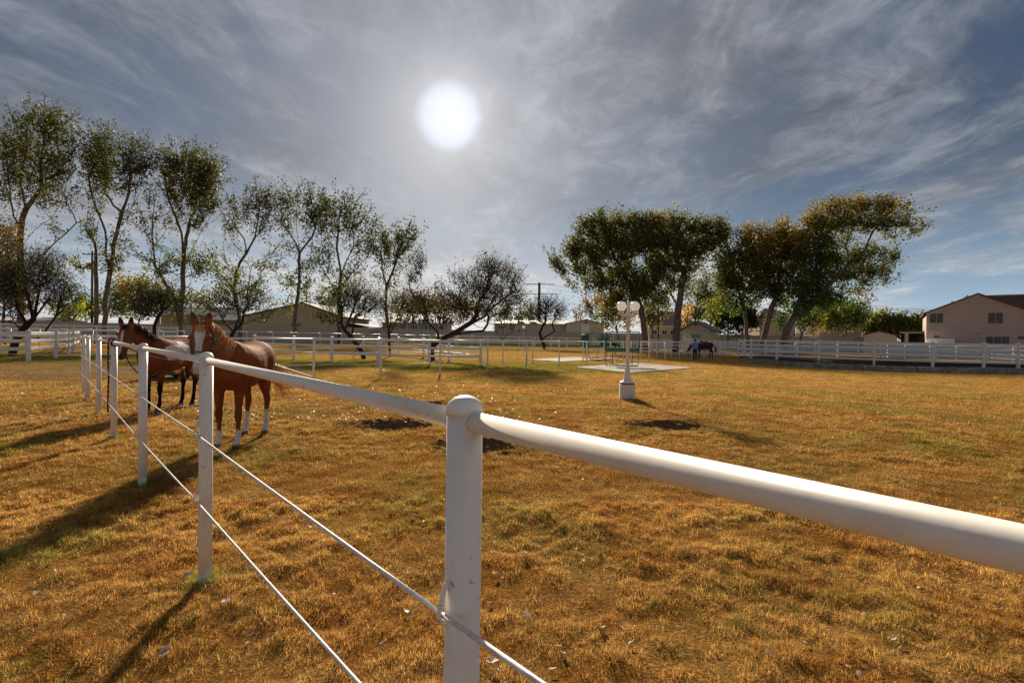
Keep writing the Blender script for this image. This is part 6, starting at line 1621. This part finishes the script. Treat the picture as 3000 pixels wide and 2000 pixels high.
# person standing by the far horse's neck
def person():
    p = G(2031, 1054); loc = Vector((p.x, p.y - .35, gz(p.x))); t = empty('person', loc, rad(75)); t.scale = (1.0, 1.0, 1.0)
    tag(t, 'person in light blue shirt and jeans standing beside the saddled horse', 'person')
    S = V3(0, 1, 0); U = V3(0, 0, 1); Xf = V3(1, 0, 0)
    def tors(k): return loft([(V3(x, 0, z), Xf, S, a + k, b + k) for x, z, a, b in ((0, .84, .09, .13), (0, .93, .115, .165), (0, 1.05, .11, .15), (.01, 1.2, .12, .17), (.01, 1.33, .115, .195), (0, 1.41, .08, .17), (0, 1.455, .055, .08))], 16)
    def arm(sg, k): return chain([(0, sg * .19, 1.39), (.03, sg * .225, 1.25), (.08, sg * .235, 1.10), (.20, sg * .20, 1.02), (.32, sg * .16, 1.03)], [.052 + k, .047 + k, .041 + k, .036 + k, .030 + k], side=(0, 0, 1))
    def leg(sg, k): return chain([(0, sg * .085, .90), (0, sg * .09, .70), (.015, sg * .095, .48), (0, sg * .10, .28), (-.01, sg * .10, .08)], [.095 + k, .08 + k, .058 + k, .055 + k, .042 + k], side=(0, 1, 0))
    Ls = [tors(0)]
    for sg in (-1, 1):
        Ls += [arm(sg, 0), leg(sg, 0), chain([(-.05, sg * .10, .045), (.04, sg * .105, .045), (.15, sg * .115, .035), (.20, sg * .12, .03)], [.042, .045, .04, .025], side=(0, 1, 0), flat=.9)]
        b = V3(.33, sg * .155, 1.03); Ls.append(chain([b, b + V3(.05, -sg * .005, 0), b + V3(.09, -sg * .01, -.01)], [(.018, .036), (.017, .04), (.014, .036)], side=(0, 0, 1)))
        for q, ln in zip((-.03, -.01, .01, .028), (.065, .078, .072, .055)):
            Ls.append(chain([b + V3(.085, -sg * .01, q), b + V3(.085 + ln * .5, -sg * .02, q * 1.1 - .004), b + V3(.085 + ln * .8, -sg * .045, q * 1.1 - .01)], [.0105, .0095, .008], side=(0, 0, 1), seg=8))
        Ls.append(chain([b + V3(.02, -sg * .02, .03), b + V3(.055, -sg * .045, .05), b + V3(.085, -sg * .055, .05)], [.012, .011, .009], side=(0, 0, 1), seg=8))
    Ls.append(chain([(0, 0, 1.42), (.015, 0, 1.50), (.03, 0, 1.55)], [.06, .052, .055]))
    Ls.append(loft([(V3(x, 0, z), Xf, S, a, b) for x, z, a, b in ((.05, 1.50, .03, .03), (.045, 1.53, .065, .055), (.035, 1.58, .085, .07), (.025, 1.64, .098, .077), (.02, 1.69, .092, .072), (.015, 1.725, .06, .05), (.015, 1.74, .02, .02))], 16))
    m = MB(); m.sphere((.135, 0, 1.60), .02, 8, 6, (1, .7, 1.3)); Ls.append((m.v, m.f))
    for sg in (-1, 1):
        m = MB(); m.sphere((.02, sg * .08, 1.61), .025, 8, 6, (.8, .4, 1.2)); Ls.append((m.v, m.f))
    body = fuse('body', Ls, .012, lambda co: np.where((co[:, 2:3] < .09), np.array((.06, .035, .02)), np.array((.42, .24, .17))), MAT['coat'], t, smooth=2)
    for sg in (-1, 1):
        e = MB(); e.sphere((.108, sg * .03, 1.622), .011, 8, 6); e.build('eye', MAT['eye'], t)
    mo = MB(); mo.tube([(.122, -.02, 1.562), (.128, 0, 1.56), (.122, .02, 1.562)], .005, 6); mo.build('mouth', MAT['leather'], t)
    fuse('shirt', [tors(.016), arm(1, .014), arm(-1, .014)], .014, None, MAT['shirt'], t, smooth=2)
    fuse('jeans', [loft([(V3(0, 0, z), Xf, S, a, b) for z, a, b in ((.82, .10, .15), (.9, .13, .178), (.98, .125, .17))], 16), leg(1, .012), leg(-1, .012)], .014, None, MAT['jeans'], t, smooth=2)
    h_ = MB(); h_.add(*loft([(V3(x, 0, z), Xf, S, a, b) for x, z, a, b in ((-.03, 1.56, .06, .07), (-.012, 1.62, .088, .086), (.0, 1.68, .098, .086), (.012, 1.73, .075, .065), (.014, 1.757, .02, .02))], 16)); h_.sm = [True] * len(h_.f); h_.build('hair', MAT['hair'], t)
person()

def dog(label, loc, heading, s):
    t = empty('dog', loc, heading); t.scale = (s,) * 3; tag(t, label, 'dog')
    S = V3(0, 1, 0); U = V3(0, 0, 1)
    Ls = [loft([(V3(x, 0, z), U, S, a, b) for x, z, a, b in ((-.36, .50, .05, .05), (-.3, .50, .11, .09), (-.1, .48, .115, .10), (.12, .47, .145, .115), (.26, .50, .14, .105), (.34, .53, .08, .07))], 14)]
    Ls.append(chain([(.26, 0, .56), (.38, 0, .68), (.44, 0, .74)], [.10, .075, .07]))
    Ls.append(chain([(.38, 0, .76), (.46, 0, .765), (.54, 0, .74), (.62, 0, .72), (.66, 0, .715)], [(.06, .06), (.075, .07), (.055, .05), (.038, .034), (.02, .02)]))
    for sg in (-1, 1):
        Ls.append(chain([(.22, sg * .075, .48), (.23, sg * .08, .30), (.22, sg * .08, .15), (.24, sg * .08, .03), (.28, sg * .08, .02)], [.065, .04, .027, .03, .02]))
        Ls.append(chain([(-.27, sg * .07, .5), (-.22, sg * .085, .34), (-.34, sg * .08, .2), (-.32, sg * .08, .06), (-.28, sg * .08, .02)], [.09, .065, .032, .026, .024]))
        Ls.append(chain([(.42, sg * .05, .80), (.40, sg * .075, .86), (.42, sg * .09, .82)], [.03, .026, .012]))
    Ls.append(chain([(-.36, 0, .54), (-.48, 0, .56), (-.58, 0, .66)], [.03, .025, .012]))
    def col(co):
        c = np.tile(np.array((.022, .018, .016)), (len(co), 1)); k = ((co[:, 2] < .28) | ((co[:, 0] > .28) & (co[:, 2] < .62)) | (co[:, 0] > .6)).astype(float); return lerpc(c, k, (.6, .57, .53))
    fuse('body', Ls, .018, col, MAT['coat'], t, smooth=2)
    for sg in (-1, 1):
        e = MB(); e.sphere((.535, sg * .045, .77), .011, 8, 6); e.build('eye', MAT['eye'], t)
d1 = GY(1979, 57); dog('black and white dog beside the board fence post near the thick trunk', Vector((d1.x, d1.y, gz(d1.x))), rad(-60), 1.0)
d2 = GY(2867, 53.5); dog('black and white dog inside the round pen at far right', Vector((d2.x, d2.y, gz(d2.x))), rad(-110), .9)
# ---------------------------------------------------------------- lamp post
def lamp_post():
    p = G(1837, 1166); t = empty('lamp_post', p); tag(t, 'white twin-globe lamp post on a square concrete base in the paddock', 'lamp post')
    m = MB(); s, hh = .205, .385; pr = []
    ring = lambda k, z: [(k * s * x, k * s * y, z) for x, y in ((-.8, -1), (.8, -1), (1, -.8), (1, .8), (.8, 1), (-.8, 1), (-1, .8), (-1, -.8))]
    v = ring(1.0, -.08) + ring(.985, hh); m.add(v, [tuple(range(7, -1, -1)), tuple(range(8, 16))] + [(i, (i + 1) % 8, (i + 1) % 8 + 8, i + 8) for i in range(8)]); b = m.build('base', MAT['lamp'], t)
    m = MB(); m.lathe([(.19, hh + .001), (.195, hh + .02), (.18, hh + .03)], (0, 0, 0), 20); m.build('rust_ring', MAT['rust'], b)
    m = MB(); m.lathe([(.20, hh + .03), (.205, hh + .05), (.19, hh + .075), (.13, hh + .085), (.118, hh + .10), (.125, hh + .115), (.105, hh + .13), (.085, hh + .22), (.066, hh + .40), (.068, hh + .415), (.062, hh + .43), (.056, hh + .45), (.052, .95), (.040, 2.10), (.052, 2.11), (.050, 2.14), (.062, 2.17), (.058, 2.24), (.072, 2.28), (.052, 2.34), (.044, 2.36), (.050, 2.375), (.036, 2.39), (.030, 2.46), (.044, 2.485), (.036, 2.505), (.028, 2.525), (.042, 2.57), (.037, 2.61), (.018, 2.65), (.004, 2.68)], (0, 0, 0), 20); m.build('column', MAT['lamp'], t)
    for sg in (-1, 1):
        m = MB(); m.tube([(0, 0, 2.29), (sg * .08, 0, 2.245), (sg * .14, 0, 2.235), (sg * .172, 0, 2.28)], [.034, .032, .036, .046], 12); m.lathe([(.045, 2.26), (.062, 2.29), (.058, 2.31), (.073, 2.33), (.070, 2.36), (.082, 2.38), (.05, 2.385)], (sg * .178, 0, 0), 16); a = m.build('arm', MAT['lamp'], t)
        g = MB(); g.sphere((sg * .178, 0, 2.505), .132, 24, 16); g.build('globe', MAT['globe'], a)
    t.rotation_euler = (0, 0, rad(-8))
lamp_post()
def small_lamp():
    p = GY(1534, 72); t = empty('lamp_post', p); tag(t, 'single-globe white lamp post far off before the low white building', 'lamp post')
    h_ = ht(1534, 962, 72); m = MB(); m.lathe([(.12, 0), (.12, .3), (.06, .35), (.05, h_), (.12, h_ + .02)], (0, 0, 0), 10); m.build('column', MAT['lamp'], t)
    g = MB(); g.sphere((0, 0, h_ + .2), .22, 14, 10); g.build('globe', MAT['globe'], t)
small_lamp()

# ---------------------------------------------------------------- concrete slabs
def slab(label, corners):
    c = [G(*q) for q in corners]; PADS.append([(q.x, q.y) for q in c]); m = MB()
    m.prism([(q.x, q.y, gz(q.x) - .05) for q in c][::-1], (0, 0, .085)); o = m.build('concrete_slab', MAT['concrete']); tag(o, label, 'slab')
slab('pale concrete slab under the near green feeder', ((1686, 1076), (1868, 1064), (2034, 1078), (1845, 1093)))
slab('pale concrete slab under the far green feeder', ((1537, 1053), (1690, 1046), (1815, 1050), (1645, 1060)))

# ---------------------------------------------------------------- green hay feeders
def feeder(label, loc, rz, L=1.95, panels=False, H=2.0):
    t = empty('hay_feeder', loc, rz); tag(t, label, 'feeder', 'green hay feeders'); g = MAT['green']
    zt = .82; W = .38
    n = 10; V = []; Fq = []
    for x in (-L / 2, L / 2):
        for k in range(n + 1):
            th = math.pi + math.pi * k / n; V.append((x, W * math.cos(th), zt + .22 + .22 * math.sin(th)))
        for k in range(n, -1, -1):
            th = math.pi + math.pi * k / n; V.append((x, (W - .02) * math.cos(th), zt + .22 + .20 * math.sin(th)))
    c = 2 * (n + 1); Fq = [(k, (k + 1) % c, (k + 1) % c + c, k + c) for k in range(c)] + [tuple(range(c))[::-1], tuple(range(c, 2 * c))]
    m = MB(); m.add(V, Fq, False); m.build('trough', g, t)
    for sx in (-1, 1):
        m = MB(); m.prism([(sx * L / 2 - .012, W * math.cos(math.pi + math.pi * k / n), zt + .22 + .22 * math.sin(math.pi + math.pi * k / n)) for k in range(n + 1)], (.024, 0, 0)); m.build('trough_end', g, t)
    for sx in (-1, 1):
        for sy in (-1, 1):
            m = MB(); x = sx * (L / 2 - .05 - (.35 if sy > 0 else 0)); m.tube([(x, sy * .36, zt + .2), (x + .0, sy * .40, .10), (x - sx * .04, sy * .40, .04), (x - sx * .10, sy * .40, .03)], .022, 8); m.build('leg', g, t)
    for sy in (-1, 1):
        m = MB(); m.tube([(-L / 2 + .1, sy * .40, .03), (L / 2 - .1, sy * .40, .03)], .02, 8); m.build('skid', g, t)
    # rack above
    for sy in (-1, 1):
        y0, y1 = sy * .12, sy * .40
        m = MB(); m.tube([(-L / 2, y1, H), (L / 2, y1, H)], .022, 8); m.build('top_rail', g, t)
        for i in range(13):
            x = -L / 2 + L * (i + .5) / 13; m = MB(); m.tube([(x, y0, zt + .24), (x, y1, H)], .010, 6); m.build('rack_bar', g, t)
        m = MB(); m.tube([(-L / 2, (y0 + y1) / 2, (zt + H) / 2 + .1), (L / 2, (y0 + y1) / 2, (zt + H) / 2 + .1)], .014, 6); m.build('mid_rail', g, t)
    for sx in (-1, 1):
        for sy in (-1, 1):
            m = MB(); m.tube([(sx * L / 2, sy * .36, zt + .2), (sx * L / 2, sy * .40, H)], .024, 8); m.build('corner_post', g, t)
        m = MB(); m.tube([(sx * L / 2, -.40, H), (sx * L / 2, .40, H)], .022, 8); m.build('end_rail', g, t)
        if panels:
            m = MB(); m.prism([(sx * (L / 2 + .02), y, z) for y, z in ((-.46, 1.0), (.46, 1.0), (.46, H - .1), (.38, H), (-.38, H), (-.46, H - .1))], (.03, 0, 0)); pn = m.build('end_panel', g, t)
            for k in range(5):
                r_ = MB(); r_.tube([(sx * (L / 2 + .02) + (.05 if sx > 0 else -.02), -.36 + k * .18, 1.05), (sx * (L / 2 + .02) + (.05 if sx > 0 else -.02), -.36 + k * .18, H - .1)], .016, 6); r_.build('rib', g, pn)
pa = G(1822, 1073.5); feeder('near green hay feeder with open rack and trough beside the lamp post', Vector((pa.x, pa.y, gz(pa.x) + .036)), rad(-14), H=2.0)
pb = G(1742, 1050.5); feeder('far green hay feeder with solid rounded end panels', Vector((pb.x, pb.y, gz(pb.x) + .036)), rad(34), L=2.1, panels=True, H=1.9)

# ---------------------------------------------------------------- garden tractor mostly hidden by the horses
def garden_tractor():
    p = G(517, 1107); t = empty('garden_tractor', Vector((p.x, p.y, gz(p.x))), rad(-14)); tag(t, 'green garden tractor with yellow wheels seen behind the paint horse legs', 'tractor')
    m = MB(); m.bbox((.15, 0, .42), (1.35, .40, .16), .04); m.build('chassis', MAT['tractor'], t)
    m = MB(); m.prism([(.30, -.24, .48), (.92, -.24, .48), (.95, -.24, .62), (.86, -.24, .80), (.40, -.24, .86), (.30, -.24, .84)], (0, .48, 0)); m.build('hood', MAT['tractor'], t)
    for sy in (-1, 1):
        m = MB(); m.bbox((-.42, sy * .36, .62), (.62, .26, .05), .02); m.bbox((-.70, sy * .36, .52), (.05, .26, .24), .02); m.build('fender', MAT['tractor'], t)
        for (x, r, w) in ((-.42, .27, .20), (.72, .19, .13)):
            y = sy * (.40 if x < 0 else .36); wl = empty('wheel'); wl.parent = t
            wl.location = (x, y, r)
            q = MB(); q.lathe([(r * .55, -w / 2), (r * .92, -w / 2), (r, -w / 3), (r, w / 3), (r * .92, w / 2), (r * .55, w / 2)], (0, 0, 0), 24); ty = q.build('tyre', MAT['tyre'], wl); ty.rotation_euler = (rad(90), 0, 0)
            q = MB(); q.lathe([(.02, -w * .3), (r * .30, -w * .32), (r * .5, -w * .5), (r * .57, -w * .52), (r * .57, w * .52), (r * .5, w * .5), (r * .3, w * .32), (.02, w * .3)], (0, 0, 0), 20); ri = q.build('rim', MAT['yellow'], wl); ri.rotation_euler = (rad(90), 0, 0)
    m = MB(); m.bbox((-.40, 0, .70), (.42, .40, .09), .03); m.bbox((-.62, 0, .88), (.08, .38, .34), .03); m.build('seat', MAT['yellow'], t)
    m = MB(); m.tube([(.30, 0, .82), (.12, 0, .98)], .02, 8); m.tube([(.12 + .06 * math.cos(a), .17 * math.sin(a), .98 + .13 * math.cos(a)) for a in np.linspace(0, 2 * math.pi, 19)], .014, 8, caps=False); m.build('steering_wheel', MAT['black'], t)
    m = MB(); m.bbox((.12, 0, .20), (.62, .92, .13), .04); m.build('mower_deck', MAT['tractor'], t)
garden_tractor()

# ---------------------------------------------------------------- ropes
def smooth_path(pts, n=8):
    pts = [Vector(p) for p in pts]; out = []
    for i in range(len(pts) - 1):
        p0, p1, p2, p3 = pts[max(i - 1, 0)], pts[i], pts[i + 1], pts[min(i + 2, len(pts) - 1)]
        for k in range(n):
            s = k / n; out.append(.5 * ((2 * p1) + (p2 - p0) * s + (2 * p0 - 5 * p1 + 4 * p2 - p3) * s * s + (3 * p1 - p0 - 3 * p2 + p3) * s ** 3))
    return out + [pts[-1]]
def rope(label, pts, r, mats, pitch=0.075, name='lead_rope'):
    path = smooth_path(pts, 14); t = empty(name, path[0]); tag(t, label, 'rope'); inv = Matrix.Translation(-path[0])
    S = [0.0]
    for a, b in zip(path[:-1], path[1:]): S.append(S[-1] + (b - a).length)
    tot = S[-1]; N = max(20, int(tot / .012))
    res = []; j = 0
    for i in range(N + 1):
        s = tot * i / N
        while j < len(S) - 2 and S[j + 1] < s: j += 1
        res.append(path[j].lerp(path[j + 1], (s - S[j]) / max(1e-9, S[j + 1] - S[j])))
    for q, mt in enumerate(mats):
        out = []; up = None
        for i, p in enumerate(res):
            tn = (res[min(i + 1, N)] - res[max(i - 1, 0)]).normalized()
            if up is None: up = Vector((.3, .2, 1)).normalized()
            a = tn.cross(up)
            if a.length < 1e-4: a = tn.cross(Vector((1, 0, 0)))
            a.normalize(); b = a.cross(tn); up = b
            th = 2 * math.pi * (tot * i / N / pitch) + 2 * math.pi * q / len(mats)
            out.append(p + (a * math.cos(th) + b * math.sin(th)) * r * .55)
        m = MB(); m.tube(out, r * .62, 6); o = m.build('strand', MAT[mt], t); o.matrix_parent_inverse = inv
    return t
def on_rail(i, f, dz=0.0, off=0.0):
    a, b = postA[i + 2], postA[i + 3]; x, y = a[0] + (b[0] - a[0]) * f, a[1] + (b[1] - a[1]) * f; nx, ny = -.742, -.670
    return Vector((x + nx * off, y + ny * off, gz(x) + 1.414 + dz))
# rail near the fourth post (index 3): loop, long hanging end on the camera side, other end to the sorrel's chin
k = .045
loop = []
for i in range(13):
    a = math.pi * (.5 + i / 6.0 * 1.0); loop.append(on_rail(2, .955 - .012 * i / 12 * 3, math.sin(a) * k, -math.cos(a) * -k))
hang0 = on_rail(2, .985, .045, .0); hp = [on_rail(2, 1.0, .062, .03), on_rail(2, 1.004, .03, .062), on_rail(2, 1.006, -.10, .066)]
hp += [on_rail(2, 1.008, -dz_, .064 + .004 * math.sin(dz_ * 9)) for dz_ in (.3, .5, .7, .9, 1.02)]
pth = hp[::-1] + [on_rail(2, .97, .050, -.01), on_rail(2, .955, .01, -.055), on_rail(2, .95, -.045, -.02), on_rail(2, .945, -.03, .045), on_rail(2, .935, .035, .035), on_rail(2, .93, .048, -.02), on_rail(2, .92, -.02, -.07)]
ch = Vector(f1['chin'])
st = pth[-1]
for s in (.2, .4, .6, .8): 
    q = st.lerp(ch, s); q.z -= .10 * 4 * s * (1 - s) * .9; pth.append(q)
pth.append(ch)
rope('navy and pink braided rope looped on the rail and hanging down the fourth post', pth, .0125, ('navy', 'navy', 'pink'), .07)
gr = [G(470, 1203, .02), G(495, 1200, .018), G(520, 1197, .02), G(548, 1193, .018), G(590, 1188, .02)]
rope('black and white rope lying on the ground behind the sorrel horse', gr, .016, ('black', 'palecord', 'black'), .10)
c2 = Vector(f2['chin']); rope('dark lead rope hanging from the chin of the paint horse', [c2, c2 + Vector((.03, -.02, -.15)), c2 + Vector((.10, .05, -.34)), c2 + Vector((.17, .16, -.50)), c2 + Vector((.19, .26, -.72)), Vector((c2.x + .17, c2.y + .36, gz(c2.x) + .03)), Vector((c2.x + .35, c2.y + .5, gz(c2.x) + .03))], .012, ('navy', 'black', 'palecord'), .08)

# ---------------------------------------------------------------- utility poles and wires
def pole(label, px, Y, py_top, arms=(), transformer=None, r=.15):
    p = GY(px, Y); t = empty('utility_pole', p); tag(t, label, 'utility pole', 'utility poles'); H = ht(px, py_top, Y)
    m = MB(); m.tube([(0, 0, -.2), (0, 0, H)], [r * 1.15, r * .8], 10); m.build('pole', MAT['wood'], t)
    for z, w in arms:
        m = MB(); m.bbox((0, -.12, H - z), (w, .12, .14), .02); a = m.build('crossarm', MAT['wood'], t)
        for k in range(4):
            i_ = MB(); x = -w / 2 + .12 + (w - .24) * k / 3; i_.lathe([(.05, 0), (.06, .05), (.03, .1), (.05, .16), (.01, .2)], (x, -.12, H - z + .07), 8); i_.build('insulator', MAT['greypane'], a)
    if transformer:
        z, sx = transformer; m = MB(); m.lathe([(.02, -.5), (.26, -.48), (.27, .40), (.2, .48), (.02, .5)], (sx * .42, -.1, H - z), 12); m.build('transformer', MAT['darkmetal'], t)
    return p, H
pole('utility pole with transformer between the pale trunks at left', 269, 74, 735, ((.5, 2.6),), (2.2, -1))
pole('wooden utility pole with two crossarms right of the big twisted tree', 1578, 118, 828, ((.35, 7.0), (2.6, 8.6)), (6.5, 1), r=.34)
pole('distant steel-grey pole with crossarms behind the twisted trees', 1273, 170, 826, ((2, 6.5), (6, 6.5), (10, 6.5)), None, r=.2)
pole('plain pole rising above the left stable roof', 612, 105, 852)
pole('plain short pole beside the leafless bush behind the barn', 897, 112, 858)
pole('slim grey pole between the lamp post and the forked trunk', 1929, 80, 858, (), None, .09)
pole('short pole above the willows at right', 2548, 110, 894)
pole('short pole beside the small orange tree', 1687, 118, 915)
def wire(label, a, b, sag, r=.022, n=26):
    A, B = P(*a), P(*b); pts = []
    for i in range(n + 1):
        s = i / n; q = A.lerp(B, s); q.z -= sag * 4 * s * (1 - s); pts.append(q)
    m = MB(); m.tube(pts, r, 5); o = m.build('power_line', MAT['wire']); tag(o, label, 'power line', 'power lines on the skyline')
W_ = 'thin power line crossing the sky behind the left trees'
for i, (ya, yb) in enumerate(((745, 833), (752, 836), (770, 846), (830, 850), (838, 872), (846, 878), (858, 886))):
    wire(('topmost power line from the left pole', 'second power line from the left pole', 'third power line from the left pole', 'fourth power line down behind the left trees', 'fifth power line down behind the left trees', 'sixth power line down behind the left trees', 'lowest power line behind the left trees')[i], (269 if i < 3 else -150, ya, 74 if i < 3 else 90), (1578, yb, 118), 1.6 + .25 * i, .018)
for i, (ya, yb) in enumerate(((829, 868), (841, 880), (883, 884), (893, 894), (900, 904))):
    wire(('upper line running right from the two-arm pole', 'second line running right from the two-arm pole', 'flat line under the left arm of the broad cottonwood', 'flat line just above the white garage', 'lowest flat line above the white garage')[i], (1582, ya, 118), (2000, yb, 118), .8, .018)
wire('upper line at right running to the pink house', (2546, 894, 110), (2960, 908, 100), .5, .03); wire('lower line at right running to the pink house', (2546, 900, 110), (2960, 914, 100), .5, .03)

# ---------------------------------------------------------------- bird on the top twig
def bird():
    p = P(1422, 744, 34); t = empty('bird', p, rad(20)); tag(t, 'small dark bird perched on the topmost twig of the twisted tree', 'bird')
    Ls = [chain([(-.10, 0, .0), (-.04, 0, .04), (.03, 0, .09), (.07, 0, .14)], [.02, .055, .06, .03]), chain([(.06, 0, .14), (.085, 0, .165), (.11, 0, .17)], [.032, .036, .02]), chain([(.11, 0, .168), (.15, 0, .163)], [.012, .003])]
    fuse('body', Ls, .008, lambda co: np.tile(np.array((.015, .014, .014)), (len(co), 1)), MAT['coat'], t, smooth=2)
    m = MB(); m.prism([(-.08, -.02, .01), (-.24, -.035, -.09), (-.24, .035, -.09), (-.08, .02, .01)], (0, 0, .012)); m.build('tail', MAT['black'], t)
    for sg in (-1, 1):
        m = MB(); m.prism([(.05, sg * .05, .12), (-.06, sg * .062, .07), (-.17, sg * .03, -.02), (-.03, sg * .06, .02)], (0, sg * .012, 0)); m.build('wing', MAT['black'], t)
        m = MB(); m.tube([(.01, sg * .02, .05), (.02, sg * .02, -.03)], .005, 5); m.build('leg', MAT['black'], t)
    m = MB(); m.tube([(p.x, p.y, p.z - .03), (p.x - .1, p.y, p.z - .5), (p.x - .25, p.y + .1, p.z - 1.1)], [.008, .012, .016], 5)
bird()
build_grass()
build_leaves()
